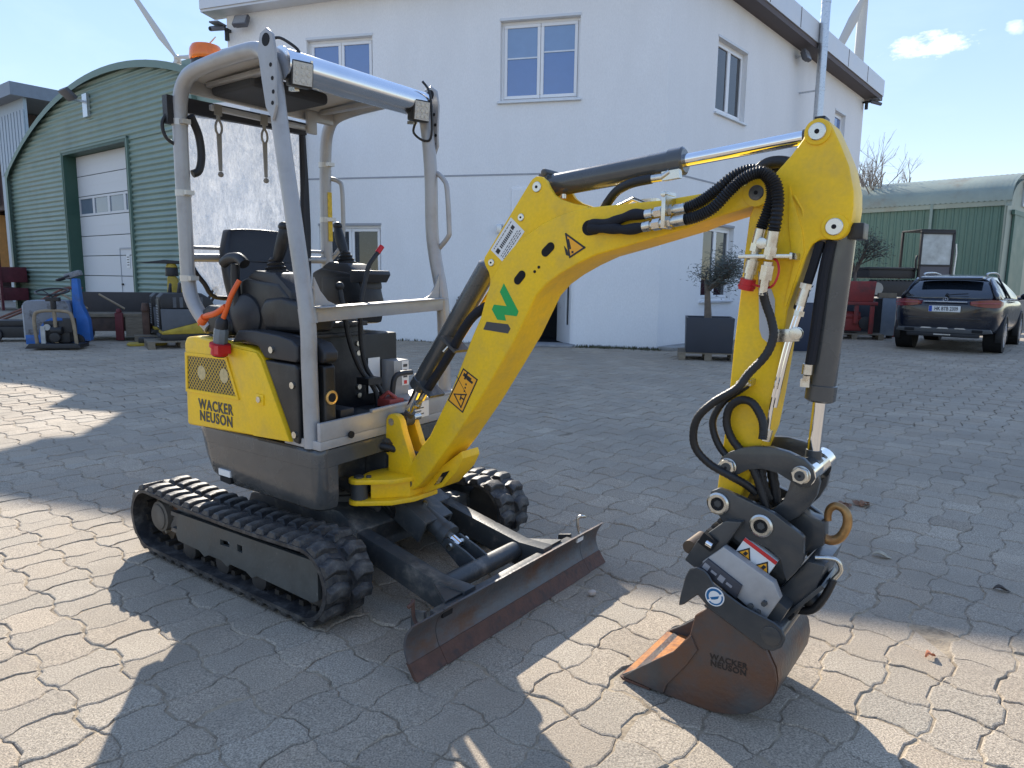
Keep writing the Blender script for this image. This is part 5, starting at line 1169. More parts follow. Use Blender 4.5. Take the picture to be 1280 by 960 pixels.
def ringpin(x, z, y, r, parent):
    s = MB(); s.lathe((x, y, z), (0, -1, 0), [(r * 1.3, 0), (r * 1.3, .006), (r * 1.1, .010), (r * .8, .010), (r * .75, .004)], n=28); o = s.build('coupler_pin', ZINC, parent)
    s = MB(); s.cyl((x, y - .002, z), (x, y - .0052, z), r * .74, n=24); s.build('pin_recess', HOLE, o)
    s = MB(); s.cyl((x, y - .004, z), (x, y - .0075, z), r * .44, n=6); s.build('pin_core', FRAMEG, o)
ringpin(1.914, .666, -.142, .027, tc_); ringpin(2.050, .624, -.142, .027, tc_)
ax = Vector((.80, 0, -.42)).normalized(); up_ = Vector((.42, 0, .80)).normalized()
c0 = Vector((2.035, -.01, .515))
s = MB(); s.cyl(c0 - ax * .105, c0 + ax * .105, .082, n=32); s.cyl(c0 - ax * .125, c0 - ax * .10, .062, n=28); s.obox(c0 + up_ * .055, ax, (0, 1, 0), .10, .10, .028); s.build('tilt_drum', LINKG, tc_, bevel=.004)
def onplane(u, v, y, h=0): p = c0 + ax * u + up_ * v; return (p.x, y, p.z)
# near-side frame, silver block with rating plate and stickers
def quadprism(name, uv, y0, y1, m, parent, bev=.003): s = MB(); s.prism([(onplane(u, v, 0)[0], onplane(u, v, 0)[2]) for u, v in uv], y0, y1); return s.build(name, m, parent, bevel=bev)
cf = quadprism('coupler_frame', [(-.165, -.145), (-.165, -.06), (-.128, .055), (-.085, .085), (-.085, .02), (-.09, -.05), (.16, -.055), (.165, -.14)], -.165, .14, LINKG, tc_, .006)
quadprism('frame_wall', [(.10, -.14), (.12, .08), (.165, .10), (.185, .02), (.185, -.14)], -.10, .14, LINKG, cf)
sb_ = quadprism('valve_block', [(-.115, -.100), (-.088, -.012), (.085, -.005), (.125, -.035), (.128, -.145), (.075, -.125), (-.105, -.115)], -.182, -.150, mat('cast_silver', (.36, .36, .36), .45, .3, var=.15, vscale=15), tc_, .005)
pl1 = quadprism('rating_plate', [(-.115, -.122), (-.105, -.075), (.020, -.075), (.028, -.122)], -.190, -.168, mat('plate_dark', (.055, .06, .075), .4, .3, var=.2, vscale=40), tc_, .002)
s = MB()
for k in range(4): 
    a_ = onplane(-.095 + .028 * k, -.10, 0); s.obox((a_[0], -.1905, a_[2]), ax, (0, 1, 0), .010, .0008, .004 if k % 2 else .010)
s.build('plate_print', mat('plate_grey', (.30, .31, .34), .4, .3), pl1)
s = MB()
for u, v in ((.098, -.075), (.098, -.112), (.072, -.112)): a_ = onplane(u, v, 0); s = MB(); s.cyl((a_[0], -.182, a_[2]), (a_[0], -.197, a_[2]), .0085, n=6); s.build('valve_bolt', FRAMEG, sb_)
a_ = onplane(-.135, -.035, 0); s = MB(); s.obox((a_[0], -.170, a_[2]), ax, (0, 1, 0), .024, .012, .020); s.build('block_recess', HOLE, cf); 
s = MB(); s.cyl((a_[0], -.183, a_[2]), (a_[0] + .02, -.186, a_[2] - .006), .010); s.build('frame_pin', CHR, cf)
st = quadprism('warning_label', [(-.055, -.018), (-.055, .040), (.058, .040), (.058, -.018)], -.1445, -.118, WHITE, tc_, 0)
s = MB(); s.obox((c0 + up_ * .0), ax, (0, 1, 0), .001, .001, .001)
quadprism('label_backing', [(-.09, -.01), (-.09, .10), (.09, .09), (.10, -.01)], -.1175, -.09, LINKG, tc_)
quadprism('label_stripe', [(-.055, .028), (-.055, .040), (.058, .040), (.058, .028)], -.1462, -.1440, REDP, st, 0)
for u in (-.028, .036):
    quadprism('label_triangle', [(u - .024, -.014), (u, .022), (u + .024, -.014)], -.1462, -.1440, INK, st, 0)
    quadprism('triangle_fill', [(u - .017, -.010), (u, .014), (u + .017, -.010)], -.1472, -.1458, ORA, st, 0)
    quadprism('triangle_mark', [(u - .006, -.008), (u - .004, .005), (u + .006, .005), (u + .004, -.008)], -.1480, -.1468, INK, st, 0)
# spring teeth edge, left flange
s = MB()
for k in range(5): a_ = onplane(-.150 + .006 * k, -.03 + .028 * k, 0); s.obox((a_[0] - .006, -.10, a_[2]), ax, (0, 1, 0), .010, .03, .006)
s.build('frame_teeth', BLK, cf, bevel=.002)
s = MB(); s.cyl(onplane(-.176, -.105, -.15), onplane(-.176, -.105, -.04), .022, n=24); s.build('coupler_axle', mat('axle_brown', (.10, .075, .055), .5, .5, var=.3), cf)
s = MB(); s.cyl(onplane(.215, -.045, -.03), onplane(.165, -.045, -.03), .032, n=20); s.build('frame_motor', BLK, cf, bevel=.004)
s = MB(); s.obox((2.163, -.03, .385), (.62, 0, .78), (0, 1, 0), .108, .085, .006); s.build('coupler_rail', LINKG, cf, bevel=.002)
s = MB(); s.obox(onplane(.165, -.105, -.04), ax, (0, 1, 0), .016, .07, .018); s.build('frame_window', HOLE, cf)
s = MB(); s.tube([onplane(.13, .095, -.08), onplane(.175, .12, -.06), onplane(.205, .10, -.05), onplane(.205, .06, -.05)], .007, smooth=5); s.build('coupler_pipe', ZINC, cf)
s = MB(); s.tube([onplane(.205, .06, -.05), onplane(.215, .0, -.06), onplane(.21, -.06, -.06), onplane(.175, -.10, -.05)], .012, smooth=5); s.build('coupler_hose', HOSE, cf)
# lifting hook
HK = [(2.085, .640), (2.125, .668), (2.165, .650), (2.198, .645), (2.206, .638), (2.210, .570), (2.170, .535), (2.120, .545)]
hp = linkplate(HK, -.045, .015, 'hook_plate', tc_)
s = MB(); s.tube([(x, -.015, z) for x, z in ((2.190, .588), (2.220, .580), (2.246, .594), (2.262, .630), (2.262, .662), (2.250, .683), (2.230, .690), (2.214, .680), (2.208, .662), (2.209, .640))], lambda t: .0155 - .005 * t, n=14, smooth=6); s.build('lifting_hook', mat('worn_hook', (.34, .20, .08), .38, .7, var=.4, vscale=25, col2=(.30, .12, .03), c2amt=.4, c2scale=20), tc_)

# ---- bucket
BW = .20
BS = [(1.632, .012), (1.795, .000), (1.884, .000), (1.960, .003), (2.014, .017), (2.060, .038), (2.095, .065), (2.122, .095), (2.136, .130), (2.141, .172), (2.133, .212), (2.105, .262), (2.06, .285), (1.99, .315), (1.920, .345), (1.880, .305), (1.866, .235), (1.815, .160), (1.690, .055)]
s = MB(); s.prism(BS, -BW, -BW + .014); bu = s.build('bucket', BUCK, EX, bevel=.003, seg=1)
s = MB(); s.prism(BS, BW - .014, BW); s.build('bucket_side', BUCK, bu, bevel=.003, seg=1)
outer = [(1.655, .004), (1.795, -.0015), (1.884, -.0015), (1.960, .0015), (2.014, .0155), (2.061, .036), (2.097, .063), (2.124, .094), (2.138, .130), (2.143, .172), (2.136, .214), (2.108, .264), (2.06, .288), (1.99, .318), (1.93, .345)]
inner = []
for i, (x, z) in enumerate(outer):
    a = Vector(outer[max(i - 1, 0)]); b_ = Vector(outer[min(i + 1, len(outer) - 1)]); t_ = (b_ - a).normalized(); inner.append((x - t_.y * .011, z + t_.x * .011))
s = MB(); n = len(outer); s.loft([[(x, y, z) for x, z in outer + inner[::-1]] for y in (-BW + .0145, BW - .0145)]); s.build('bucket_shell', BUCK, bu, sharp=40)
s = MB(); s.prism([(1.628, .010), (1.80, .024), (1.80, .012), (1.64, .000)], -BW + .0148, BW - .0148); lip = s.build('bucket_lip', RUSTO, bu, bevel=.002, seg=1)
s = MB(); s.prism([(1.628, .0095), (1.74, .0065), (1.74, -.0005), (1.640, .000)], -BW - .006, BW + .006); s.build('lip_edge', EDGE, bu)
s = MB(); s.add([(1.70, -BW + .015, .017), (1.69, -.08, .0165), (1.72, BW - .015, .019), (1.72, -BW + .015, .02)], [(0, 1, 2, 3)])
s = MB()
for y in (-.10, .0, .10): s = MB(); s.cyl((1.735, y, .0195), (1.735, y, .0215), .009, n=12); s.build('lip_hole', HOLE, lip)
# wear band on both cheeks, ears that take the coupler
for y0, y1 in ((-BW - .006, -BW + .001), (BW - .001, BW + .006)):
    s = MB(); s.prism([(1.640, .012), (1.79, .004), (1.80, .04), (1.862, .130), (1.897, .195), (1.872, .238), (1.815, .162), (1.69, .058)], y0, y1); s.build('wear_band', BUCK, bu, bevel=.002, seg=1)
    s = MB(); e = [(1.880, .470), (1.905, .466), (1.922, .452), (1.938, .428), (2.03, .386), (2.126, .362), (2.148, .348), (2.160, .322), (2.150, .292), (2.126, .272), (2.100, .268), (1.99, .318), (1.92, .352), (1.888, .380), (1.845, .335), (1.828, .327), (1.832, .36), (1.846, .430), (1.858, .458)]
    s.prism(e, y0 - .004, y1 - .004 if y0 < 0 else y1 + .004); s.build('bucket_ear', LINKG, bu, bevel=.003, seg=1)
s = MB(); s.prism([(1.905, .345), (1.93, .375), (2.10, .285), (2.085, .262)], -BW + .001, BW - .001); s.build('bucket_top', LINKG, bu, bevel=.004)
s = MB(); s.cyl((2.118, -BW - .013, .318), (2.118, BW + .013, .318), .030, n=24); s.build('ear_pin', LINKG, bu, bevel=.003)
tm = text_mesh('cast_lettering', "WACKER\nNEUSON", .0265, mat('cast_dark', (.022, .015, .012), .6), bu, SIDE(1.995, -BW - .0005, .178) @ Matrix.Rotation(R(2), 4, 'Z'), bold=.0007, spacing=1.1)
s = MB(); s.cyl((1.944, -BW - .010, .391), (1.944, -BW - .0125, .391), .030, n=28); em = s.build('bucket_emblem', WHITE, bu)
s = MB()
for a0, a1, r0, r1 in ((35, 215, .0265, .019), (230, 380, .0265, .022)):
    p = [(1.944 + r0 * math.cos(R(a)), .391 + r0 * math.sin(R(a))) for a in range(a0, a1 + 1, 15)] + [(1.944 + r1 * math.cos(R(a)), .391 + r1 * math.sin(R(a))) for a in range(a1, a0 - 1, -15)]
    s.prism(p, -BW - .0132, -BW - .0118)
s.prism([(1.930, .386), (1.945, .392), (1.958, .397), (1.955, .388), (1.946, .383), (1.935, .380)], -BW - .0132, -BW - .0118)
s.build('emblem_print', mat('emblem_blue', (.01, .12, .28), .4), em)

# ---- the charging plug hanging on the machine
def power_plug():
    T = Matrix.Translation((-.81, 3.37, 0)) @ Matrix.Rotation(-.632, 4, 'Z')
    t = thing('power_plug', 'red and grey industrial plug with orange lead hanging on the side of the excavator', 'plug', T @ Vector((-.19, -.54, 1.06)), -.632)
    s = MB(); s.tube([(.11, .05, .27), (.095, .02, .21), (.07, .005, .14), (.05, 0, .10)], .011, smooth=5); s.tube([(.07, .005, .16), (.02, -.01, .13), (-.05, -.012, .115), (-.075, -.012, .105)], .013, smooth=5); s.build('orange_lead', PLUGO, t)
    s = MB(); s.cyl((-.065, -.012, .108), (-.095, -.012, .086), .019, n=14); s.cyl((-.092, -.02, .09), (-.105, -.022, .072), .003, n=6); s.cyl((-.098, -.005, .092), (-.112, -.006, .074), .003, n=6); s.build('small_plug', PLUGO, t)
    s = MB(); s.lathe((.048, 0, .112), (-.22, 0, -1), [(.016, 0), (.024, .012), (.027, .03), (.027, .048)], n=18); s.build('plug_neck', INK, t)
    s = MB(); s.lathe((.038, 0, .066), (-.22, 0, -1), [(.027, 0), (.031, .01), (.031, .06), (.029, .066)], n=8); s.build('plug_body', mat('plug_grey', (.15, .17, .18), .45), t)
    s = MB(); s.lathe((.024, 0, .002), (-.22, 0, -1), [(.030, 0), (.044, .004), (.044, .020), (.036, .022), (.036, .052), (.033, .054)], n=20); s.obox((.055, -.01, -.025), (1, 0, 0), (0, 1, 0), .016, .03, .018); s.build('plug_collar', PLUGR, t)
    s = MB(); s.lathe((.0128, 0, -.052), (-.22, 0, -1), [(.030, 0), (.029, .002), (.029, .0035)], n=20); s.build('plug_socket', HOLE, t)
power_plug()
# ------------------------------------------------------------------ green barrel hall on the left
GREEN = mat('green_sheet', (.20, .275, .23), .45, .1, var=.08, vscale=1.2, col2=(.14, .20, .17), c2amt=.25, c2scale=.8, c2sharp=.3)
GREEND = mat('green_trim', (.035, .085, .062), .5, var=.1)
GREENE = mat('green_edge', (.13, .20, .165), .5, var=.15, vscale=2)
DOORM = mat('door_sheet', (.56, .57, .58), .45, var=.03)
K = 1.3
QO = Vector((-9.0505 * K, 16.615 * K, 0)); QD = Vector((-.794, .608, 0)); QI = Vector((.608, .794, 0))
qh = thing('barrel_hall', 'green corrugated barrel-roofed hall with a pale sectional door, left of the white building', 'hall', QO)
QF = facade(QD, QI)
XL, XR, CXQ, RQ, ZT, ZS = 6.75 * K, -4.55, .3 * K, 12.3 * K, 7.28, 4.85
DX0, DX1, DZ = -.46 * K, 2.92 * K, 5.16
def qx(z):
    """half width reached by the arch at height z, right side cut straight"""
    if z <= ZS: return XR, XL
    dxx = math.sqrt(max(0, RQ ** 2 - (RQ - (ZT - z)) ** 2)); return max(XR, CXQ - dxx), min(XL, CXQ + dxx)
def corrugated(F, spans, z0, z1, pitch, amp, name, m, parent, seg=6):
    s = MB(F); nz_ = int((z1 - z0) / pitch * seg)
    prev = None
    for i in range(nz_ + 1):
        z = z0 + (z1 - z0) * i / nz_; y = -amp * math.cos(2 * math.pi * z / pitch)
        row = spans(z); cur = []
        for a, b_ in row: cur.append((len(s.v), len(s.v) + 1)); s.v += [(a, y, z), (b_, y, z)]
        if prev is not None and len(prev) == len(cur): s.f += [(p[0], p[1], c[1], c[0]) for p, c in zip(prev, cur)]
        prev = cur
    return s.build(name, m, parent, sharp=80)
def spans(z):
    a, b_ = qx(min(z, ZT - .02)); return [(a, DX0 - .02), (DX1 + .02, b_)] if z < DZ + .02 else [(a, b_)]
corrugated(QF, lambda z: spans(z)[:1], .02, DZ + .018, .158, .022, 'wall_sheet', GREEN, qh); corrugated(QF, lambda z: spans(z)[-1:], .02, DZ + .018, .158, .022, 'wall_sheet', GREEN, qh)
corrugated(QF, lambda z: [qx(min(z, ZT - .02))], DZ + .025, ZT - .03, .158, .022, 'wall_sheet', GREEN, qh)
arcp = []
for i in range(33):
    a = math.asin((XL - CXQ) / RQ) * (1 - 2 * i / 32); x = CXQ + RQ * math.sin(a)
    if x < XR: break
    arcp.append((x, ZT - RQ + RQ * math.cos(a)))
arcp = [(XL, 0)] + arcp + [(XR, arcp[-1][1]), (XR, 0)]
def offs(k): c = Vector((CXQ, 2.0)); return [(p[0] + (k if p[0] > CXQ else -k) * (0 if abs(p[0] - XL) > .01 and p[0] != XR else 1), p[1] + (k if p[1] > 1 else 0)) for p in arcp]
o1, o2 = offs(.04), offs(-.15)
s = MB(QF); n = len(arcp); rings = [[(p[0], y, p[1]) for p in q] for q, y in ((o2, -.16), (o1, -.16), (o1, .1), (o2, .0))]
s.loft(rings, cap=False, close=False); s.build('roof_edge', GREENE, qh)
s = MB(QF); s.loft([[(p[0], y, p[1]) for p in offs(.03)] for y in (.02, 24.)], cap=False, close=False); s.build('roof', GREEN, qh)
s = MB(); s.prism([(-8.62 - QO.x, 19.12 - QO.y), (-6.15 - QO.x, 17.45 - QO.y), (-6.08 - QO.x, 17.6 - QO.y), (-8.52 - QO.x, 19.27 - QO.y)], 0, 6.8, 'xy'); s.build('shade_wall', GREEN, qh)  # added hidden wall closing the gap, there only to shade the paving
s = MB(QF); s.box(DX1, DX1 + .10, -.06, .5, 0, DZ + .08); s.box(DX0 - .10, DX0, -.06, .5, 0, DZ + .08); s.box(DX0, DX1, -.06, .5, DZ, DZ + .08); jm = s.build('door_frame', GREEND, qh)
s = MB(QF); s.box(DX1 + .10, DX1 + .15, -.075, .0, 0, DZ + .13); s.box(DX0 - .15, DX0 - .10, -.075, .0, 0, DZ + .13); s.box(DX0 - .15, DX1 + .15, -.075, .0, DZ + .08, DZ + .14); s.build('frame_trim', GREENE, jm)
QFD = QF @ Matrix.Translation((0, -.21, 0))
# sectional door: seven panels, the fifth glazed
nP = 8; ph = DZ / nP
for k in range(nP):
    z0, z1 = k * ph + .012, (k + 1) * ph - .012
    if k == 5:
        s = MB(QFD); wn = 4; e = .07; ww = (DX1 - DX0) / wn
        s.box(DX0, DX1, .55, .60, z0, z0 + e); s.box(DX0, DX1, .55, .60, z1 - e, z1)
        for i in range(wn + 1): x = DX0 + i * ww; s.box(max(DX0, x - e), min(DX1, x + e), .55, .60, z0 + e, z1 - e)
        o = s.build('door_panel', DOORM, qh)
        for i in range(wn):
            s = MB(QFD); s.box(DX0 + i * ww + e, DX0 + (i + 1) * ww - e, .575, .585, z0 + e, z1 - e); s.build('pane', mat('hall_glass', (.13, .17, .22), .12, var=.2, vscale=1, ior=1.6), o)
    else:
        s = MB(QFD); s.box(DX0, DX1, .55, .60, z0, z1)
        if k not in (1, 3): s.box(DX0, DX1, .546, .55, (z0 + z1) / 2 - .006, (z0 + z1) / 2 + .006)
        s.build('door_panel', DOORM, qh)
s = MB(QFD); wx0, wx1 = -.02 * K, .80 * K
for a in (wx0, wx1): s.box(a - .012, a + .012, .535, .55, .1, 2.13)
s.box(wx0, wx1, .53, .55, 2.12, 2.17); s.build('wicket_frame', mat('wicket_grey', (.34, .36, .38), .5), qh)
s = MB(QFD); s.box(.40, .62, .535, .545, 1.55, 1.95); nb = s.build('notice', WHITE, qh)
s = MB(QFD)
for k in range(4): s.box(.44, .58, .533, .536, 1.62 + .08 * k, 1.65 + .08 * k)
s.build('notice_print', INKG, nb)
s = MB(QFD)
for z in (.7, 1.9): s = MB(QFD); s.box(wx0 - .05, wx0 + .06, .51, .55, z, z + .12); s.build('wicket_hinge', BLK, qh)
s = MB(QFD); s.box(wx1 - .12, wx1 - .05, .50, .55, 1.0, 1.06); s.build('wicket_handle', BLK, qh)
s = MB(QF @ Matrix.Translation((1.15 * K, -.5, 6.62)) @ Matrix.Rotation(-.7, 4, 'X')); s.box(-.05, .50, -.28, .10, -.05, .06); fl = s.build('floodlight', mat('lamp_housing', (.1, .1, .11)), qh, bevel=.02)
s = MB(QF); s.box(1.47 * K - .30, 1.47 * K + .02, -.10, -.01, 6.12, 6.80); s.box(1.47 * K - .05, 1.47 * K + .05, -.5, -.1, 6.56, 6.62); s.build('lamp_box', GALV, fl)

# ------------------------------------------------------------------ open shed at the far left
sh = thing('open_shed', 'open-fronted grey sheet-metal shed behind the left edge of the green barrel hall', 'shed', (-23.3, 33.0, 0)); sh.scale = (1.32, 1.32, 1.32)
SHB = mat('blue_grey_sheet', (.30, .36, .42), .5, .2, var=.1)
BROWN = mat('shed_brown', (.055, .035, .035), .7, var=.3, vscale=3)
SF = facade(Vector((-.794, .608, 0)), Vector((.608, .794, 0)))
s = MB(SF); s.box(-2.6, 9, -.4, 9, 6.55, 6.95); s.build('roof_fascia', mat('shed_fascia', (.16, .19, .24), .5, .2), sh)
s = MB(SF)
for k in range(9): s.box(-2.4 + .27 * k, -2.4 + .27 * k + .2, -.03, .02, 4.3, 6.2)
s.box(-2.4, 0.05, .0, .1, 0, 6.55); s.box(0.05, 9, 0, .1, 5.95, 6.55); s.build('wall_sheet', SHB, sh)
s = MB(SF); s.box(0, 9, 5.0, 5.2, 0, 6.5); s.box(-.05, .12, .1, 5, 0, 6.5); s.build('rear_wall', BROWN, sh)
s = MB(SF); s.box(.1, 9, .3, .5, 3.25, 5.0); s.box(.1, 9, .25, .45, 4.55, 4.72); s.build('dark_loft', BROWN, sh)
s = MB(SF)
for k in range(5): s.box(.12 + 1.2 * k, .28 + 1.2 * k, .1, .25, 3.4, 5.9)
s.build('loft_post', mat('old_wood', (.24, .17, .11), .8, var=.3), sh)
s = MB(SF); s.box(3.0, 3.1, .1, 5, 0, 6.4); s.build('partition', BROWN, sh)
s = MB(SF); s.box(2.5, 2.6, .12, 4.5, 1.2, 3.15); tp_ = s.build('tarpaulin', mat('orange_tarp', (.72, .36, .12), .6, var=.15), sh)
rk = thing('steel_rack', 'dark red steel rack standing in the open shed at the far left', 'rack', (-18.5, 25.5, 0))
MAR = mat('maroon_paint', (.10, .018, .028), .5, var=.3)
RKF = facade(Vector((-.794, .608, 0)), Vector((.608, .794, 0)))
for x in (-.2, 1.2, 2.6):
    s = MB(RKF); s.box(x, x + .08, 0, .08, 0, 2.55); s.build('rack_post', MAR, rk)
for z in (2.5, 2.0):
    s = MB(RKF); s.box(-.12, 2.6, .01, .07, z, z + .07); s.build('rack_rail', MAR, rk)
for z0, z1 in ((1.0, 1.55), (.35, .8)):
    s = MB(RKF); s.box(-.1, 2.6, .1, .9, z0, z1); s.box(-.1, 2.6, .05, .1, z0 + .2, z0 + .26); s.build('rack_tray', MAR, rk, bevel=.02)
for x in (0., 1.3):
    s = MB(RKF); s.tube([(x + .1, .04, 2.5), (x + .9, .04, 1.6)], .03, n=6); s.build('rack_brace', MAR, rk)

# ------------------------------------------------------------------ machines and pallets in front of the hall
def place(name, label, cat, x, y, rz=0., group=None): return thing(name, label, cat, (x, y, 0), rz, group)
BLU = mat('tractor_blue', (.025, .13, .42), .45, var=.2, vscale=5, col2=(.10, .10, .10), c2amt=.2, c2scale=4)
TGREY = mat('machine_grey', (.20, .21, .23), .5, var=.2, vscale=5, col2=(.06, .055, .05), c2amt=.3, c2scale=5)
OILY = mat('oily_black', (.022, .021, .022), .5, var=.4, vscale=10)
TAN = mat('tan_frame', (.26, .20, .13), .6, var=.3, vscale=9)
WOOD = mat('weathered_wood', (.20, .165, .12), .85, var=.3, vscale=6, stretch=(1, 6, 6), bump=.3)
# blue tow tractor
t = place('tow_tractor', 'blue and grey pedestrian electric tow tractor with a tall blue tiller head', 'tow tractor', -8.52, 13.15, R(18)); t.scale = (.84, .84, .84)
s = MB(); s.prism([(-.50, .10), (-.52, .95), (-.44, 1.02), (.30, 1.02), (.36, .90), (.38, .10)], -.36, .30); s.build('battery_body', TGREY, t, bevel=.03)
s = MB(); s.box(-.55, -.50, -.30, .24, .18, .92); s.build('front_plate', mat('plate_pale', (.40, .42, .44), .5, var=.2), t, bevel=.02)
s = MB(); s.box(-.555, -.548, -.18, .12, .55, .80); s.build('plate_recess', HOLE, t)
s = MB(); p = [(-.25, .05)] + [(.10 + .34 * math.cos(R(a)), .30 + .36 * math.sin(R(a))) for a in range(180, 29, -15)] + [(.42, .05)]; s.prism(p, -.385, -.355); s.prism([(-.50, .08), (-.50, .28), (.40, .28), (.40, .08)], -.38, .32); s.build('wheel_arch', BLU, t, bevel=.012)
s = MB(); s.prism([(.38, .10), (.38, 1.0), (.40, 1.50), (.52, 1.50), (.55, .95), (.68, .60), (.70, .12)], -.20, .08); s.build('tiller_column', BLU, t, bevel=.03)
s = MB(); s.obox((.42, -.06, 1.58), (1, 0, .35), (0, 1, 0), .16, .12, .06); s.build('tiller_head', TGREY, t, bevel=.02)
s = MB(); s.tube([(.38, -.24, 1.56), (.20, -.30, 1.48), (.12, -.20, 1.46), (.14, .05, 1.46), (.28, .12, 1.52)], .022, smooth=4); s.build('tiller_grip', OILY, t)
for x, y in ((-.25, -.28), (.45, -.25), (-.25, .22), (.45, .2)):
    s = MB(); s.cyl((x, y - .05, .14), (x, y + .05, .14), .14, n=20); s.build('wheel', OILY, t, bevel=.015)
# small roller with steering wheel
t = place('hand_roller', 'small black site machine with steering wheel and tan tubular frame before the blue tow tractor', 'site machine', -8.18, 12.62, R(10))
s = MB(); s.box(-.38, .42, -.22, .26, .03, .10); s.prism([(-.44, .03), (-.36, .12), (.40, .12), (.48, .03)], -.25, -.21); s.build('base_plate', OILY, t, bevel=.015)
s = MB(); s.tube([(-.28, -.12, .10), (-.30, -.12, .55), (-.20, -.12, .68), (.22, -.12, .68), (.32, -.12, .55), (.36, -.12, .10)], .030, smooth=4); s.build('frame_hoop', TAN, t)
s = MB(); s.box(-.18, .24, -.08, .22, .12, .50); s.cyl((-.05, -.10, .34), (.14, -.10, .34), .07); s.cyl((.02, -.16, .22), (.02, .0, .22), .09); s.box(.14, .30, -.1, .1, .30, .56); s.build('engine', OILY, t, bevel=.02)
s = MB(); s.cyl((-.10, -.14, .40), (-.10, -.11, .40), .055); s.box(-.2, -.13, -.16, -.13, .10, .42); s.build('engine_cover', mat('cover_pale', (.38, .38, .36), .5, var=.3), t)
s = MB(); s.cyl((.03, -.10, .12), (.03, -.12, .80), .03); s.build('steering_column', TAN, t)
s = MB(); s.cyl((.03, -.12, .72), (.03, -.13, .92), .045); s.box(-.08, .14, -.17, -.07, .86, .93); s.build('column_head', OILY, t, bevel=.01)
s = MB(); s.tube([(.03 + .255 * math.cos(a), -.13 + .235 * math.sin(a), 1.03 + .05 * math.sin(a)) for a in [2 * math.pi * k / 28 for k in range(28)]], .017, n=8, closed=True); 
for a in (0.5, 2.6, 4.7): s.cyl((.03, -.13, .94), (.03 + .25 * math.cos(a), -.13 + .23 * math.sin(a), 1.03 + .05 * math.sin(a)), .010, n=6)
s.build('steering_wheel', OILY, t)
# long handled machine at the far left
t = place('hand_cart', 'low black cart with long rusty handles at the left edge before the green hall', 'cart', -9.75, 14.1, R(12))
s = MB(); s.box(-.7, .5, -.25, .25, .08, .30); s.box(-.5, .2, -.2, .2, .30, .42); s.build('cart_bed', OILY, t, bevel=.02)
for y in (-.22, .22):
    s = MB(); s.tube([(-.75, y, .30), (.2, y * .9, .72), (.80, y * .8, 1.05), (1.02, y * .8, 1.05)], .022, smooth=4); s.build('cart_handle', mat('rusty_tube', (.16, .07, .05), .7, var=.3), t)
for x in (-.45, .3):
    s = MB(); s.cyl((x, -.30, .14), (x, -.24, .14), .14, n=18); wl_ = s.build('wheel', OILY, t, bevel=.02)
    s = MB(); s.cyl((x, -.305, .14), (x, -.30, .14), .09, n=16); s.build('rim', mat('rim_tan', (.36, .22, .13), .6), wl_)
# drop-side trailer standing before the door
t = place('flatbed_trailer', 'low worn trailer with dark dropside and wooden bed before the pale sectional door', 'trailer', -7.95, 14.25, R(14))
s = MB(); s.box(-1.0, 1.35, .1, 1.3, .48, .56); s.build('trailer_bed', WOOD, t, bevel=.01)
s = MB(); s.box(-.95, 1.35, .55, .60, .57, .98); s.build('dropside', mat('dark_board', (.05, .045, .045), .7, var=.2), t, bevel=.01)
s = MB(); s.box(-1.0, 1.35, .12, 1.2, .20, .47); s.build('trailer_frame', mat('frame_rust', (.075, .05, .04), .75, var=.4, vscale=7, col2=(.03, .03, .03), c2amt=.4), t, bevel=.02)
for x in (-.72, -.05):
    s = MB(); s.tube([(x - .30, .02, .95), (x + .16, .0, .66)], .020, n=8); s.build('support_bar', TAN, t)
s = MB(); s.box(-.08, .07, -.04, .04, .02, .58); s.cyl((-.005, .0, .58), (-.005, .0, .66), .06, .04); s.build('post_red', mat('worn_red', (.13, .022, .026), .6, var=.3), t, bevel=.02)
s = MB(); s.box(.42, .56, -.03, .07, .02, .66); s.cyl((.49, .0, .62), (.49, .0, .78), .09, .06); s.build('jack_post', mat('rust_brown', (.12, .07, .05), .8, var=.4), t, bevel=.02)
s = MB(); s.box(.10, .42, .02, .08, .10, .48); s.build('side_board', WOOD, t)
for x in (-.7, .9):
    s = MB(); s.cyl((x, .1, .17), (x, .25, .17), .17, n=18); s.build('wheel', OILY, t, bevel=.02)
# pallets, plate compactors
def pallet(label, x, y, rz, group=None, w_=1.2, dp=.8):
    t = place('pallet', label, 'pallet', x, y, rz, group)
    for k in range(5):
        s = MB(); yy = -dp / 2 + k * (dp - .12) / 4; s.box(-w_ / 2, w_ / 2, yy, yy + .12, .118, .14); s.build('deck_board', WOOD, t)
    for k in range(3):
        s = MB(); xx = -w_ / 2 + k * (w_ - .12) / 2; s.box(xx, xx + .12, -dp / 2, dp / 2, .095, .117); s.build('cross_board', WOOD, t)
        s = MB(); s.box(xx, xx + .12, -dp / 2, dp / 2, .0, .02); s.build('skid_board', WOOD, t)
        for yy in (-dp / 2, -.06, dp / 2 - .12):
            s = MB(); s.box(xx, xx + .12, yy, yy + .12, .021, .094); s.build('pallet_block', WOOD, t)
    return t
CYEL = mat('dirty_yellow', (.40, .28, .03), .55, var=.3, vscale=6)
CGREY = mat('hood_grey', (.085, .09, .10), .5, var=.2, vscale=5)
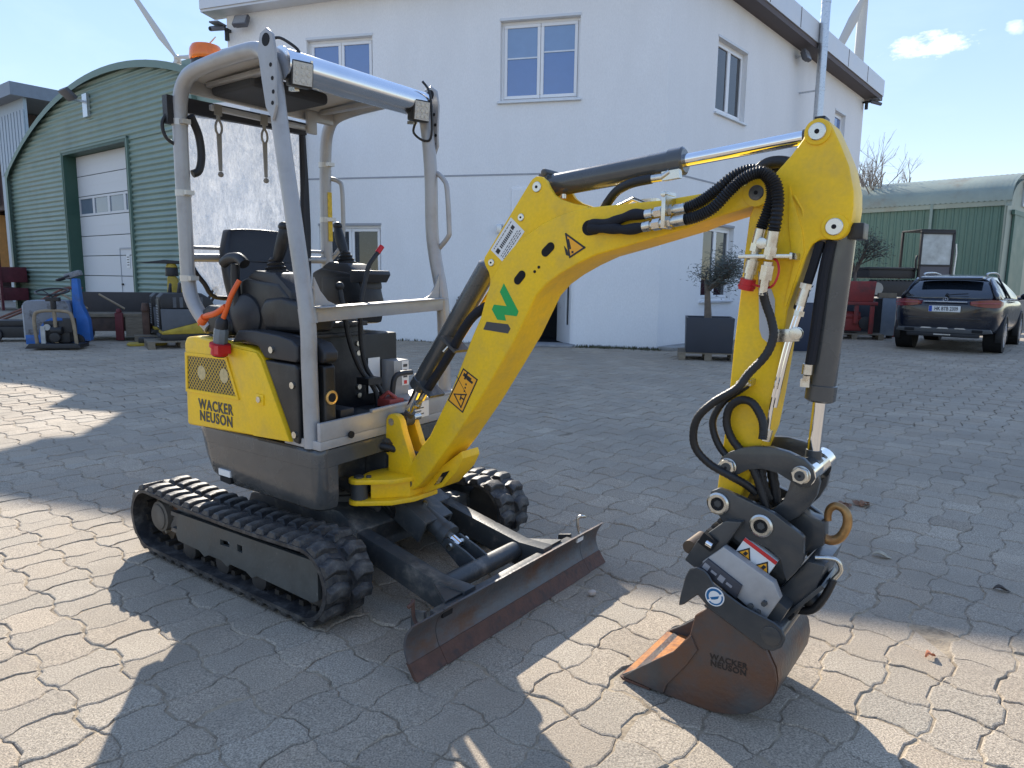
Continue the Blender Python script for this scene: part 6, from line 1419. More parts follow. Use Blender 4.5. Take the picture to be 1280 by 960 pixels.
def compactor(label, x, y, z, rz, sc):
    t = place('plate_compactor', label, 'plate compactor', x, y, rz); t.location.z = z; t.scale = (sc, sc, sc)
    s = MB(); s.prism([(-.45, .06), (-.36, .0), (.55, .0), (.68, .08), (.66, .12), (-.44, .12)], -.30, .30); s.build('base_plate', OILY, t, bevel=.01)
    s = MB(); s.prism([(-.40, .12), (-.40, .18), (.55, .42), (.72, .30), (.55, .12)], -.31, .31); s.build('lower_hood', CYEL, t, bevel=.02)
    s = MB(); s.prism([(-.39, .18), (-.40, .62), (.62, .60), (.68, .40), (.55, .42)], -.305, .305); s.build('side_hood', CGREY, t, bevel=.02)
    s = MB(); s.prism([(-.40, .62), (-.42, .84), (-.34, .92), (.34, .92), (.52, .80), (.60, .62)], -.30, .30); s.build('top_guard', OILY, t, bevel=.03)
    for k in range(5): s = MB(); s.box(-.18 + .12 * k, -.12 + .12 * k, -.31, -.299, .64, .84); s.build('guard_slat', CGREY, t)
    s = MB(); s.box(-.43, -.40, -.24, .24, .22, .80); eg = s.build('front_grille', BLK, t, bevel=.01)
    s = MB(); rr2 = random.Random(int(x * 100))
    for k in range(9): zz = .26 + .05 * k; s.box(-.438, -.428, -.05 - rr2.uniform(0, .12), .08 + rr2.uniform(0, .1), zz, zz + .02)
    s.build('grille_parts', mat('engine_alloy', (.42, .43, .44), .5, .3, var=.3), eg)
    s = MB(); s.tube([(-.05, -.1, .92), (-.02, -.1, 1.08), (.0, .1, 1.08), (.0, .1, .92)], .03, smooth=4); s.tube([(.5, -.2, .70), (.68, -.2, 1.0), (.66, .2, 1.0), (.5, .2, .7)], .025, smooth=4); s.build('lifting_bow', OILY, t)
pa1 = pallet('weathered wooden pallet under the nearer plate compactor', -6.30, 13.35, R(32), 'wooden pallets')
compactor('nearer grey and yellow plate compactor standing on a wooden pallet', -6.28, 13.38, .142, R(32), .95)
pa2 = pallet('weathered wooden pallet under the farther plate compactor', -7.15, 14.55, R(28), 'wooden pallets')
compactor('farther grey plate compactor half hidden behind the nearer one', -7.02, 14.55, .142, R(32), .92)
t = place('spare_plate', 'small yellow base plate lying on the paving beside the pallets', 'base plate', -7.05, 13.55, R(25))
s = MB(); s.prism([(-.35, .03), (-.28, .0), (.28, .0), (.35, .03), (.33, .05), (-.33, .05)], -.2, .2); s.build('plate_body', CYEL, t, bevel=.008)
s = MB(); s.box(-.15, .15, -.1, .1, .05, .15); s.build('plate_block', OILY, t, bevel=.02)
t = place('trench_rammer', 'yellow and black vibratory rammer standing behind the plate compactors', 'rammer', -7.22, 15.0, R(20))
s = MB(); s.prism([(-.14, .0), (-.12, .05), (.22, .05), (.28, .0)], -.14, .14); s.build('ram_foot', OILY, t)
s = MB(); s.cyl((0, 0, .05), (.04, 0, .55), .09, .10); s.build('ram_bellows', OILY, t)
s = MB(); s.prism([(-.10, .55), (-.06, 1.32), (.10, 1.32), (.24, .95), (.30, .55)], -.13, .13); s.build('ram_body', CYEL, t, bevel=.03)
s = MB(); s.cyl((.02, 0, 1.32), (.02, 0, 1.50), .13, .12); s.build('ram_tank', OILY, t, bevel=.02)
s = MB(); s.cyl((.02, 0, 1.50), (.02, 0, 1.64), .12, .06); s.build('ram_cap', CYEL, t, bevel=.02)
s = MB(); s.prism([(-.62, 1.58), (-.10, 1.66), (.50, 1.62), (.50, 1.57), (-.10, 1.58)], -.10, .10); s.build('ram_handle', OILY, t, bevel=.01)

# ------------------------------------------------------------------ right side: green hall, wall, loader, red machine
HL = thing('green_hall', 'green sheet-metal hall with barrel roof at the right behind the parked car', 'hall', (17.7, 26.0, 0))
HD, HI = Vector((-.69, .72, 0)), Vector((.72, .69, 0)); HF = facade(HD, HI)
EV, RG, WD_, LN = 4.42, 1.22, 6.4, 16.
G2 = mat('hall_green', (.095, .170, .135), .5, .1, var=.08, vscale=1.5)
G2R = mat('hall_roof', (.26, .30, .25), .5, .2, var=.12, vscale=1, col2=(.22, .19, .14), c2amt=.25, c2scale=.6)
s = MB(HF); pts = []
x = 0.
while x < LN: pts += [(x, 0), (x + .14, 0), (x + .17, -.035), (x + .22, -.035), (x + .25, 0)]; x += .25
s.v = [(a, b_, z) for z in (0, EV) for a, b_ in pts]; n = len(pts); s.f = [(i, i + 1, n + i + 1, n + i) for i in range(n - 1)]
s.build('wall_sheet', G2, HL)
def hroof(u): a = math.pi * u; return (WD_ / 2 - (WD_ / 2 + .12) * math.cos(a), EV - .05 + RG * math.sin(a) ** .8)
nx = 180; nu = 16; s = MB(HF)
for i in range(nx + 1):
    x = -.12 + (LN + .1) * i / nx
    for k in range(nu + 1):
        y, z = hroof(k / nu); s.v.append((x, y, z + (.045 if i % 2 else 0)))
s.f = [(i * (nu + 1) + k, (i + 1) * (nu + 1) + k, (i + 1) * (nu + 1) + k + 1, i * (nu + 1) + k + 1) for i in range(nx) for k in range(nu)]
s.build('roof', G2R, HL, sharp=80)
s = MB(HF); s.box(-.1, LN, -.10, -.04, EV - .20, EV - .03); s.build('gutter', G2R, HL)
s = MB(HF); p = [hroof(k / nu) for k in range(nu + 1)]; s.prism([(0.02, 0)] + p + [(WD_, 0)], .0, .04, 'yz'); s.build('gable_wall', G2R, HL)
s = MB(HF); q = [hroof(k / nu) for k in range(nu + 1)]; s.loft([[(-.16, y, z + .03) for y, z in q], [(.03, y, z + .03) for y, z in q], [(.03, y, z - .18) for y, z in q], [(-.16, y, z - .18) for y, z in q]], cap=False, close=False); s.build('roof_edge', G2R, HL)
s = MB(HF); s.box(-.06, -.001, 2.2, 4.2, 4.35, 5.25); s.build('window', mat('roof_light', (.55, .58, .60), .3), HL)
s = MB(HF); s.box(-.12, -.02, .7, 5.9, 3.95, 4.12); s.box(-.10, -.02, .9, 3.1, .1, 3.95); s.build('sliding_door', G2, HL)
s = MB(HF); s.box(-.03, .02, -.04, .02, 0, EV); s.build('corner_post', G2R, HL); s = MB(HF); s.box(2.36, 2.46, -.12, -.05, 0, EV); s.build('downpipe', mat('pipe_pale', (.20, .27, .24), .5), HL)
s = MB(HF); s.tube([(-.5, 3.0, 5.55), (-.1, 3.0, 5.7)], .03); s.build('gable_lamp', BLK, HL)
CONC = mat('concrete_wall', (.30, .27, .23), .85, var=.2, vscale=1.5, col2=(.20, .18, .15), c2amt=.35, c2scale=1.2, bump=.3)
t = place('concrete_wall', 'low pale concrete wall behind the parked car with machinery on top', 'wall', 9.4, 21.6, R(4))
for k in range(9):
    s = MB(); s.box(k * 1.0, k * 1.0 + .985, 0, .3, 0, .92); s.build('wall_block', CONC, t, bevel=.01)
s = MB(); s.box(0, 9, .31, 6, 0, .9); s.build('raised_yard', CONC, t)
t = place('concrete_wall', 'grey shaded concrete wall at the right edge beyond the car', 'wall', 16.3, 22.8, R(-8))
for k in range(6):
    s = MB(); s.box(k * 1.0, k * 1.0 + .985, 0, .3, 0, 1.05); s.build('wall_block', mat('concrete_shaded', (.12, .125, .12), .85, var=.2), t, bevel=.01)  # darker concrete: the shade on this wall is put into its colour
# tracked loader on the raised yard
t = thing('tracked_loader', 'black tracked loader with a pale glazed cab standing on the raised yard', 'loader', (12.2, 22.6, .92), R(4))
s = MB(); p = arc(1.0, .30, .24, -90, 90, 8) + arc(-1.0, .30, .24, 90, 270, 8); s.prism(p, -.55, -.15); s.build('track', OILY, t, bevel=.02)
for k in range(16):
    s = MB(); s.box(-1.02 + k * .13, -.95 + k * .13, -.56, -.14, .535, .575); s.build('track_pad', OILY, t)
s = MB(); s.cyl((-1.0, -.57, .3), (-1.0, -.545, .3), .19, n=18); s.build('track_wheel', mat('wheel_tan', (.36, .33, .28), .6), t)
s = MB(); s.box(-1.2, .3, -.4, .6, .62, .95); s.box(-1.25, .3, -.45, .6, .88, .96); s.build('body', OILY, t, bevel=.03)
s = MB()
for (a, b_, c, d_) in ((.30, .36, .60, 2.05), (1.32, 1.40, .60, 2.05)): s.box(a, b_, -.52, -.44, c, d_)
s.box(.30, 1.40, -.52, -.44, 1.98, 2.08); s.box(.30, 1.40, -.52, -.44, 1.0, 1.06); s.box(.30, 1.40, -.5, .5, 2.08, 2.13)
for y in (.44,):
    s.box(.30, .36, y, y + .08, .6, 2.08); s.box(1.32, 1.40, y, y + .08, .6, 2.08)
cbn = s.build('cab_frame', OILY, t, bevel=.01)
s = MB(); s.box(.36, 1.32, -.49, -.46, 1.06, 1.98); s.build('cab_window', mat('cab_glass', (.40, .43, .43), .12, var=.35, vscale=3), cbn)
s = MB(); s.box(.36, 1.32, -.5, -.46, .55, 1.0); s.build('cab_panel', mat('cab_grey', (.085, .085, .10), .5), cbn)
s = MB(); s.tube([(1.45, -.5, .6), (1.48, -.5, 1.4), (1.44, -.5, 1.7)], .03); s.build('cab_rail', GALV, t)
s = MB(); s.tube([(.25, -.45, .85), (.20, -.5, 1.2), (.26, -.45, 1.32)], .03); s.build('exhaust_pipe', OILY, t)
# red machine on its pallet, grey cabinet, red foot
pallet('dark wooden pallet under the red machine by the right of the planters', 8.55, 17.75, R(-18), 'wooden pallets', 1.3, .9)
t = thing('red_hopper', 'faded red hopper machine on a pallet between the planters and the parked car', 'machine', (8.55, 17.75, .142), R(-18))
RED = mat('faded_red', (.26, .035, .030), .6, var=.3, vscale=5, col2=(.10, .04, .035), c2amt=.3)
s = MB(); s.prism([(-.62, .78), (-.66, 1.28), (.40, 1.28), (.36, .78)], -.4, .4); hp_ = s.build('hopper', RED, t, bevel=.02)
s = MB(); s.box(-.70, .46, -.44, .44, .70, .78); s.box(-.05, .05, -.42, -.34, .25, .70); s.box(.30, .4, -.42, -.34, 0, .70); s.build('hopper_frame', RED, t, bevel=.01)
s = MB(); s.box(-.40, .16, -.30, .3, .06, .40); s.cyl((-.36, -.2, .42), (.12, -.2, .42), .12); s.build('motor', RED, t, bevel=.03)
s = MB(); s.cyl((.24, -.36, .26), (.24, -.28, .26), .16, n=20); s.box(-.6, -.42, -.3, .2, .1, .6); s.build('drive_wheel', OILY, t, bevel=.01)
t = place('steel_cabinet', 'narrow grey steel cabinet beside the faded red hopper machine', 'cabinet', 9.42, 17.9, R(-12))
s = MB(); s.box(-.14, .18, -.2, .2, .08, 1.02); s.build('cabinet_body', mat('cabinet_grey', (.22, .25, .28), .5), t, bevel=.01)
s = MB(); s.box(-.30, -.145, -.18, .2, .05, 1.0); s.build('cabinet_side', OILY, t)
s = MB(); s.box(-.12, -.06, -.15, .15, 0, .08); s.build('cabinet_foot', OILY, t); s = MB(); s.box(.1, .16, -.15, .15, 0, .08); s.build('cabinet_foot', OILY, t)
s = MB(); s.box(-.25, .17, -.21, -.1, 1.02, 1.14); s.build('cabinet_top', TAN, t)
t = place('red_chock', 'small red wheel chock on the ground beside the grey cabinet', 'chock', 9.95, 18.4)
s = MB(); s.prism([(-.10, 0), (-.08, .30), (.04, .22), (.16, .0)], -.1, .1); s.build('chock_body', RED, t, bevel=.01)

# ------------------------------------------------------------------ planters and trees
POT = mat('anthracite_planter', (.030, .034, .045), .5, var=.12, vscale=4)
SOIL = mat('soil', (.04, .03, .022), .95, var=.4, vscale=20)
BARK = mat('olive_bark', (.15, .12, .095), .85, var=.35, vscale=14, bump=.6, bscale=40)
LEAF = mat('olive_leaf', (.060, .068, .050), .6, var=.45, vscale=3)
LEAFD = mat('dark_leaf', (.035, .040, .034), .6, var=.5, vscale=3)
TWIG = mat('twig_bark', (.12, .10, .085), .85, var=.3)
def planter(label, x, y, z, rz, w_, h_, m=POT):
    t = thing('planter', label, 'planter', (x, y, z), rz)
    a, b_ = w_ / 2 * .96, w_ / 2
    s = MB(); s.loft([[(q * i, q * j, zz) for i, j in ((-1, -1), (1, -1), (1, 1), (-1, 1))] for q, zz in ((a, 0), (b_, h_), (b_ - .035, h_), (b_ - .04, h_ - .07))], cap=True); s.build('pot', m, t, bevel=.006)
    s = MB(); s.box(-b_ + .045, b_ - .045, -b_ + .045, b_ - .045, h_ - .069, h_ - .055); s.build('potting_soil', SOIL, t)
    return t
def branch_tree(name, label, x, y, z, trunk, crown, nl, leaf, r0, seed, levels=4, leafsize=.035, spread=.75, bark=BARK, twigs=TWIG, lean=(0, 0), cat='tree', decay=.5):
    rn = random.Random(seed); t = thing(name, label, cat, (x, y, z))
    tr_, tw = MB(), MB(); ends = []
    def grow(p, d, ln, r, lv):
        pts = [p]; q = p.copy(); dd = d.copy()
        for k in range(4):
            wv = .16 if lv else .05; dd = (dd + Vector((rn.gauss(0, wv), rn.gauss(0, wv), rn.gauss(.03, .10)))).normalized(); q = q + dd * ln / 4; pts.append(q.copy())
            if lv >= 2: ends.append((q.copy(), dd.copy()))
        (tr_ if lv < 2 else tw).tube(pts, (lambda tt: r * (1 - .45 * tt)), n=7 if lv < 2 else 4, smooth=2 if lv < 2 else 0)
        if lv < levels:
            for k in range(rn.randint(3, 5) if lv < 2 else rn.randint(2, 4)):
                f = rn.uniform(.35, 1.0) if lv else rn.uniform(.7, 1.0); b_ = pts[min(4, int(f * 4))]
                nd = (dd + Vector((rn.gauss(0, spread), rn.gauss(0, spread), rn.gauss(.12, spread * .5)))).normalized()
                grow(b_, nd, ln * rn.uniform(.52, .78), r * decay, lv + 1)
    grow(Vector((0, 0, 0)), Vector((lean[0], lean[1], 1)).normalized(), trunk, r0, 0)
    zs = [e[0] for e in ends]
    tr_.build('trunk', bark, t); tw.build('branches', twigs, t, fix=False)
    if nl:
        lf_ = MB()
        for k in range(nl):
            e, dd = ends[rn.randrange(len(ends))]; c = e + Vector((rn.gauss(0, 1), rn.gauss(0, 1), rn.gauss(0, 1))) * crown
            a = Vector((rn.gauss(0, 1), rn.gauss(0, 1), rn.gauss(0, .7))).normalized(); b_ = a.orthogonal().normalized(); q = leafsize * rn.uniform(.6, 1.3)
            lf_.add([c - a * q, c + b_ * q * .28, c + a * q, c - b_ * q * .28], [(0, 1, 2, 3)])
        lf_.build('crown', leaf, t, fix=False)
    return t
pallet('grey wooden pallet under the anthracite planter with the olive tree', 3.46, 12.48, R(-12), 'wooden pallets', 1.0, .8)
planter('square anthracite planter with an olive tree, on a pallet by the white wall', 3.46, 12.45, .142, R(-12), .80, .60)
ot_ = branch_tree('olive_tree', 'small sparse olive tree growing in the anthracite planter by the window', 3.44, 12.45, .675, .66, .095, 2600, LEAF, .052, 11, 4, .026, .80, decay=.54); ot_.scale = (1.35, 1.35, 1.08)
planter('large dark blue planter behind the excavator arm, right of the olive tree', 5.85, 14.55, 0, R(-10), .92, .95, mat('blue_planter', (.022, .030, .055), .5, var=.1))
branch_tree('potted_shrub', 'dark dense shrub in the large blue planter behind the excavator arm', 5.85, 14.55, .885, .35, .09, 2600, LEAFD, .045, 5, 4, .045, .75)
planter('dark planter hidden behind the red hopper machine', 9.35, 19.3, 0, 0, .9, .85)
branch_tree('potted_tree', 'round-headed dark olive tree rising behind the red hopper machine', 9.22, 19.3, .785, 1.15, .08, 1900, LEAFD, .055, 31, 4, .038, .5, decay=.54)
branch_tree('bare_tree', 'leafless tree reaching past the right corner of the white building', 15.5, 30.0, 0, 4.0, 0, 0, LEAF, .12, 8, 5, .04, .55, twigs=mat('pale_twig', (.22, .19, .165), .85), decay=.54)

# ------------------------------------------------------------------ wind turbines
TURB = mat('turbine_white', (.46, .48, .49), .5, var=.02)
def turbine(label, x, y, hub, r0, r1, blades, bl, face, nac=1.0):
    t = thing('wind_turbine', label, 'wind turbine', (x, y, 0), 0, 'wind turbines')
    s = MB(); s.cyl((0, 0, 0), (0, 0, hub), r0, r1, n=24); s.build('tower', TURB, t)
    f = Vector(face).normalized(); sd = Vector((f.y, -f.x, 0)).normalized(); h_ = Vector((0, 0, hub + 1.2 * nac))
    s = MB(); s.obox(h_ + f * 1.2 * nac, f, (0, 0, 1), 4.6 * nac, 1.7 * nac, 1.7 * nac); s.build('nacelle', TURB, t, bevel=.5)
    s = MB(); s.lathe(h_ + f * 5.4 * nac, f, [(1.7 * nac, 0), (1.6 * nac, 1.2 * nac), (.9 * nac, 2.4 * nac), (.2 * nac, 2.9 * nac)], n=16); s.build('hub', TURB, t)
    for a in blades:
        d_ = sd * math.sin(R(a)) + Vector((0, 0, math.cos(R(a)))); c_ = d_.cross(f); o_ = h_ + f * 6.3 * nac
        rings = []
        for q, ch, th in ((0, .9, .9), (.05, 1.0, .9), (.2, 2.0, .55), (.5, 1.4, .35), (.8, .85, .2), (1., .25, .08)):
            rings.append([o_ + d_ * (bl * q) + c_ * (ch * nac * math.cos(u) - .35 * ch * nac) + f * (th * nac * math.sin(u)) for u in [2 * math.pi * k / 10 for k in range(10)]])
        s = MB(); s.loft(rings); s.build('blade', TURB, t)
turbine('distant wind turbine rising behind the left hall, only its hub and one blade seen', -191, 420, 120, 2.4, 1.35, (33, 153, 273), 62, (.3, -.95, 0), .95)
turbine('near wind turbine tower behind the right end of the white building roof', 119.5, 260, 99, 1.9, 1.55, (157, 37, -83), 50, (-.3, -.95, 0), .8)

# ------------------------------------------------------------------ the parked car
def car():
    hd = R(49.5); t = thing('parked_car', 'dark blue compact SUV parked facing away at the right edge, hatchback towards the viewer', 'car', (8.68 + 2.18 * 1.06 * math.cos(hd), 14.25 + 2.18 * 1.06 * math.sin(hd), 0), hd); t.scale = (1.06, 1.06, 1.06)
    PAINT = mat('dark_blue_paint', (.004, .007, .016), .22, .0, var=.05, coat=.55, bump=0)
    GLASS = mat('car_glass', (.010, .014, .020), .03, var=.1, ior=1.6, spec=.8)
    TRIM = mat('car_trim', (.015, .015, .017), .55)
    SILVT = mat('car_silver', (.45, .46, .48), .3, .8)
    # stations along x (rear -2.2 .. front 2.2): (x, half width at belt, z bottom, z belt, half width low)
    st = [(-2.16, .70, .42, .90, .66), (-2.12, .80, .36, .98, .78), (-2.00, .865, .33, 1.02, .84), (-1.75, .895, .32, 1.04, .875), (-1.2, .905, .30, 1.03, .885), (-.4, .90, .28, 1.0, .885), (.5, .90, .28, .98, .885), (1.2, .90, .30, .97, .88), (1.75, .87, .32, .92, .85), (2.05, .80, .36, .82, .78), (2.20, .62, .42, .70, .60)]
    rings = []
    for x, wb, zb, zt, wl in st:
        h_ = zt - zb
        half = [(0, zb), (wl * .75, zb), (wl * .96, zb + .06), (wl, zb + h_ * .28), (wb + .012, zb + h_ * .58), (wb, zb + h_ * .82), (wb - .03, zt - .02), (wb - .10, zt), (0, zt + .02)]
        rings.append([(x, y, z) for y, z in half] + [(x, -y, z) for y, z in half[-2:0:-1]])
    s = MB(); s.loft(rings); b_ = s.build('body', PAINT, t, bevel=.0, sharp=50)
    md = b_.modifiers.new('sub', 'SUBSURF'); md.levels = md.render_levels = 2
    gh = [(-2.02, .74, 1.0, 1.05), (-1.82, .68, 1.0, 1.24), (-1.60, .62, 1.0, 1.40), (-1.38, .60, 1.0, 1.45), (-.8, .60, 1.0, 1.48), (-.1, .60, .98, 1.48), (.45, .60, .97, 1.42), (.95, .70, .96, 1.18), (1.25, .72, .95, .985)]
    rings = []
    for x, wt, zb, zt in gh:
        u = min(1, max(0, (zt - 1.0) / .45)); wbm = .86; top = wbm + (wt - wbm) * u - .02
        half = [(0, zb), (wbm - .03, zb), (wbm - .035, zb + .03), ((wbm + top) / 2, (zb + zt) / 2), (top + .02, zt - .07), (top - .06, zt - .012), (top * .5, zt + .005), (0, zt + .012)]
        rings.append([(x, y, z) for y, z in half] + [(x, -y, z) for y, z in half[-2:0:-1]])
    s = MB(); s.loft(rings); g_ = s.build('greenhouse', GLASS, t, sharp=50); md = g_.modifiers.new('sub', 'SUBSURF'); md.levels = md.render_levels = 2
    # roof skin and pillars
    rings = []
    for x, wt, zb, zt in gh[2:7]:
        top = wt - .03; rings.append([(x - (.05 if x < -1.6 else 0), y, z) for y, z in ((-top - .03, zt - .085), (-top + .01, zt - .03), (-top + .08, zt + .006), (0, zt + .024), (top - .08, zt + .006), (top - .01, zt - .03), (top + .03, zt - .085))])
    s = MB(); s.loft(rings, cap=False, close=False); rf_ = s.build('roof', PAINT, t, sharp=60, fix=True); md = rf_.modifiers.new('sub', 'SUBSURF'); md.levels = md.render_levels = 2
    md = rf_.modifiers.new('sol', 'SOLIDIFY'); md.thickness = .02
    s = MB(); s.prism([(-1.86, 1.385), (-1.60, 1.425), (-1.60, 1.46), (-1.85, 1.425)], -.52, .52); s.build('roof_spoiler', PAINT, t, bevel=.015)
    for sy in (-1, 1):
        s = MB(); s.tube([(-1.45, sy * .53, 1.455), (-1.35, sy * .53, 1.505), (-.4, sy * .54, 1.53), (.25, sy * .53, 1.495), (.35, sy * .53, 1.455)], .018, n=8, smooth=4); s.build('roof_rail', SILVT, t)
        # C pillar panel
        s = MB(); s.add([(-2.04, sy * .78, 1.02), (-1.55, sy * .845, 1.02), (-1.42, sy * .665, 1.36), (-1.50, sy * .615, 1.42), (-1.64, sy * .615, 1.385), (-1.85, sy * .69, 1.22)], [(0, 1, 2, 3, 4, 5)]); o = s.build('rear_pillar', PAINT, t); md = o.modifiers.new('sol', 'SOLIDIFY'); md.thickness = .035; md.offset = 0
        for xp in (-.55,):
            s = MB(); s.add([(xp - .05, sy * .865, 1.0), (xp + .05, sy * .865, 1.0), (xp + .02, sy * .62, 1.43), (xp - .06, sy * .62, 1.43)], [(0, 1, 2, 3)]); o = s.build('door_pillar', TRIM, t); md = o.modifiers.new('sol', 'SOLIDIFY'); md.thickness = .03; md.offset = 0
        s = MB(); s.tube([(-1.5, sy * .862, 1.025), (-.5, sy * .875, 1.01), (.7, sy * .865, .985)], .010, n=6, smooth=3); s.build('window_trim', SILVT, t)
        # wheels with arches
        for xw in (-1.36, 1.36):
            s = MB(); p = [(xw + .40 * math.cos(R(a)), .345 + .40 * math.sin(R(a))) for a in range(-20, 201, 11)] + [(xw + .345 * math.cos(R(a)), .345 + .345 * math.sin(R(a))) for a in range(200, -21, -11)]
            s.prism(p, sy * .80, sy * .915); s.build('wheel_arch', TRIM, t, bevel=.008)
            s = MB(); s.cyl((xw, sy * .60, .345), (xw, sy * .905, .345), .352, n=32); s.build('arch_dark', HOLE, t)
            s = MB(); s.lathe((xw, sy * .69, .335), (0, sy, 0), [(.24, 0), (.315, .0), (.335, .03), (.335, .18), (.315, .215), (.235, .225), (.228, .20)], n=36); w_ = s.build('wheel', mat('tyre', (.014, .014, .015), .75), t)
            s = MB()
            for k in range(10): a = 2 * math.pi * k / 10; s.obox((xw + .13 * math.cos(a), sy * .905, .335 + .13 * math.sin(a)), (math.cos(a), 0, math.sin(a)), (0, 1, 0), .10, .012, .018)
            s.cyl((xw, sy * .88, .335), (xw, sy * .915, .335), .05, n=16); s.lathe((xw, sy * .885, .335), (0, sy, 0), [(.205, 0), (.232, 0), (.232, .028), (.212, .028)], n=32); s.build('rim', SILVT, w_)
        s = MB(); s.ball((.72, sy * 1.0, 1.06), .10, 14, (.62, 1.0, .72)); s.tube([(.72, sy * .86, 1.0), (.72, sy * .96, 1.03)], .03, n=8); s.build('mirror', PAINT, t)
        # tail lights wrap the corner
        s = MB(); zc = .945
        P_ = [(-2.150, sy * .40), (-2.165, sy * .52), (-2.15, sy * .66), (-2.105, sy * .765), (-2.02, sy * .845), (-1.90, sy * .882)]
        rr_ = []
        for k, (x, y) in enumerate(P_):
            hh = (.035, .058, .072, .078, .072, .03)[k]; rr_.append([(x - .03, y + sy * .012, zc - hh), (x - .03, y + sy * .012, zc + hh * .85), (x + .06, y - sy * .03, zc + hh), (x + .06, y - sy * .03, zc - hh)])
        s.loft(rr_); tl = s.build('tail_light', mat('tail_red', (.16, .004, .012), .15, coat=.8, spec=.7), t, sharp=45)
        s = MB(); s.tube([(x - .036, y + sy * .015, zc + .002) for x, y in P_[:5]], .009, n=6, smooth=3); s.build('light_bar', mat('tail_pink', (.34, .06, .07), .2, coat=.5), tl)
        for z, hh in ((.47, .045),):
            s = MB(); s.cyl((-2.18, sy * .56, .425), (-2.08, sy * .56, .425), .03, n=14); s.obox((-2.165, sy * .56, .425), (0, 1, 0), (1, 0, 0), .085, .03, .028); s.build('exhaust_tip', HOLE, t, bevel=.008)
    s = MB(); s.box(-2.205, -2.16, -.36, .36, .955, .975); s.build('chrome_strip', SILVT, t, bevel=.006)
    s = MB(); s.prism([(-.80, .40), (-.76, .47), (.76, .47), (.80, .40), (.60, .375), (-.60, .375)], -2.185, -2.10, 'yz'); bp_ = s.build('bumper_insert', mat('insert_grey', (.07, .072, .075), .5, .2), t, bevel=.012)
    for y in (-.28, 0, .28):
        s = MB(); s.prism([(y - .10, .455), (y - .07, .478), (y + .07, .478), (y + .10, .455)], -2.197, -2.17, 'yz'); s.build('insert_fin', SILVT, bp_)
    s = MB(); s.box(-2.19, -2.10, -.6, .6, .30, .374); s.build('rear_diffuser', TRIM, t, bevel=.02)
    s = MB(); s.box(-2.195, -2.185, -.14, .14, .335, .355); s.build('low_reflector', SILVT, t)
    s = MB(); s.box(-2.178, -2.150, -.60, .60, .652, .660); s.build('hatch_seam', mat('seam', (.05, .055, .07), .3, .6), t)
    # licence plate: blue band and letters
    s = MB(); s.box(-2.192, -2.178, -.262, .262, .775, .887); lp = s.build('licence_plate', WHITE, t, bevel=.003)
    s = MB(); s.box(-2.1935, -2.190, .205, .258, .779, .883); s.build('plate_band', mat('plate_blue', (.01, .07, .40), .4), lp)
    # face -x: text runs towards -y
    text_mesh('plate_text', "HK BTB 2309", .098, INK, lp, frame((-2.1935, -.028, .831), (0, -1, 0), (0, 0, 1)), bold=.002, scale=(.70, 1.0))
    # rear window wiper, star badge
    s = MB(); s.tube([(-2.06, .0, 1.085), (-2.045, -.12, 1.105), (-2.03, -.34, 1.12)], .010, n=6, smooth=3); s.cyl((-2.10, 0, 1.075), (-2.02, 0, 1.10), .025); s.build('rear_wiper', TRIM, t)
    cx = Vector((-2.172, 0, 1.005)); s = MB(); s.tube([cx + Vector((0, .040 * math.cos(a), .040 * math.sin(a))) for a in [2 * math.pi * k / 24 for k in range(24)]], .0045, n=6, closed=True)
    for a in (90, 210, 330):
        d_ = Vector((0, math.cos(R(a)), math.sin(R(a)))); e_ = Vector((0, -d_.z, d_.y)); s.add([cx + d_ * .038, cx + e_ * .008, cx - e_ * .008, cx + Vector((-.008, 0, 0))], [(0, 1, 3), (0, 3, 2), (0, 2, 1)])
    s.build('star_badge', SILVT, t)
car()

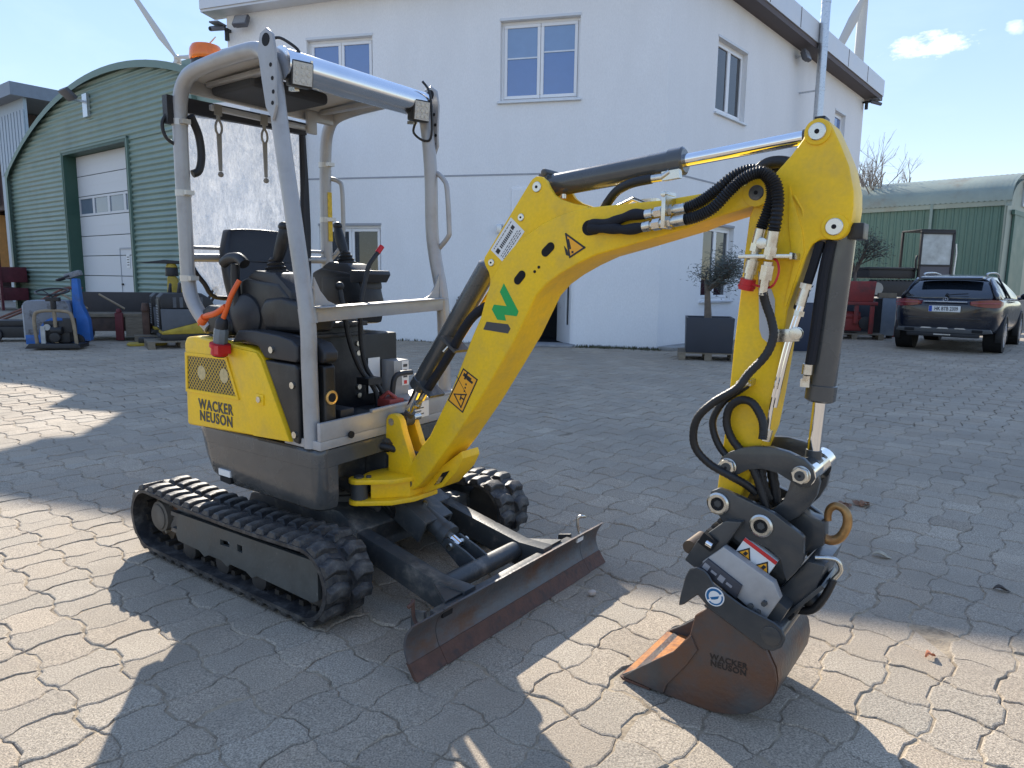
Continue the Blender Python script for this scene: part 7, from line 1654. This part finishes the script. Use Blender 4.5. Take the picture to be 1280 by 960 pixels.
# ------------------------------------------------------------------ litter on the paving
DRY = mat('dry_leaf', (.22, .11, .06), .85, var=.4, vscale=30)
PALE = mat('pale_leaf', (.42, .36, .26), .8, var=.3, vscale=30)
def leaf(label, x, y, rz, ln, m, cat='leaf', n=1, group=None, spreadr=0., seed=0):
    rn = random.Random(seed)
    t = thing('dead_leaf', label, cat, (x, y, .004), rz, group)
    s = MB()
    for q in range(n):
        ox, oy, a0 = rn.gauss(0, spreadr), rn.gauss(0, spreadr * .5), rn.uniform(0, 6.28) if n > 1 else 0
        rows = []
        for i in range(6):
            u = i / 5; w_ = ln * .26 * math.sin(math.pi * (u * .9 + .05)); lx = ln * (u - .5); row = []
            for v in (-1, 0, 1):
                px, py, pz = lx, w_ * v, .004 + .012 * abs(v) * math.sin(u * 3) + .008 * math.sin(u * 5 + q)
                row.append((ox + px * math.cos(a0) - py * math.sin(a0), oy + px * math.sin(a0) + py * math.cos(a0), max(.001, pz) + .004 * q * .3))
            rows.append(row)
        s.loft(rows, cap=False, close=False)
    o = s.build('leaf_blade', m, t, fix=True); md = o.modifiers.new('sol', 'SOLIDIFY'); md.thickness = .0012
    return t
leaf('crumpled brown leaf clump on the shaded paving right of the bucket linkage', 2.07, 4.16, .2, .09, DRY, n=7, spreadr=.045, seed=2)
leaf('pale dry leaf on the paving below the brown leaf clump', 1.86, 3.36, -.5, .09, PALE)
leaf('small dark leaf on the paving near the right edge', 2.20, 2.98, -.3, .07, mat('dark_dry_leaf', (.06, .045, .035), .8))
leaf('small rust-coloured leaf lying in the sunlit paving at the lower right', 1.545, 2.405, .3, .05, mat('rust_leaf', (.42, .15, .07), .8))
def pebble(label, x, y, r, m, seed):
    t = thing('pebble', label, 'stone', (x, y, 0)); s = MB(); s.ball((0, 0, r * .7), r, 12, (1.1, .9, .8)); rn = random.Random(seed)
    s.v = [(a + rn.gauss(0, r * .08), b_ + rn.gauss(0, r * .08), max(-.001, c + rn.gauss(0, r * .08))) for a, b_, c in s.v]; s.build('pebble_stone', m, t, sharp=50)
p_ = Vector((.395, 3.02, 0))
pebble('small pale stone in the shadow in front of the dozer blade', .36, 2.885, .017, mat('pale_stone', (.50, .42, .35), .8, var=.2), 3)
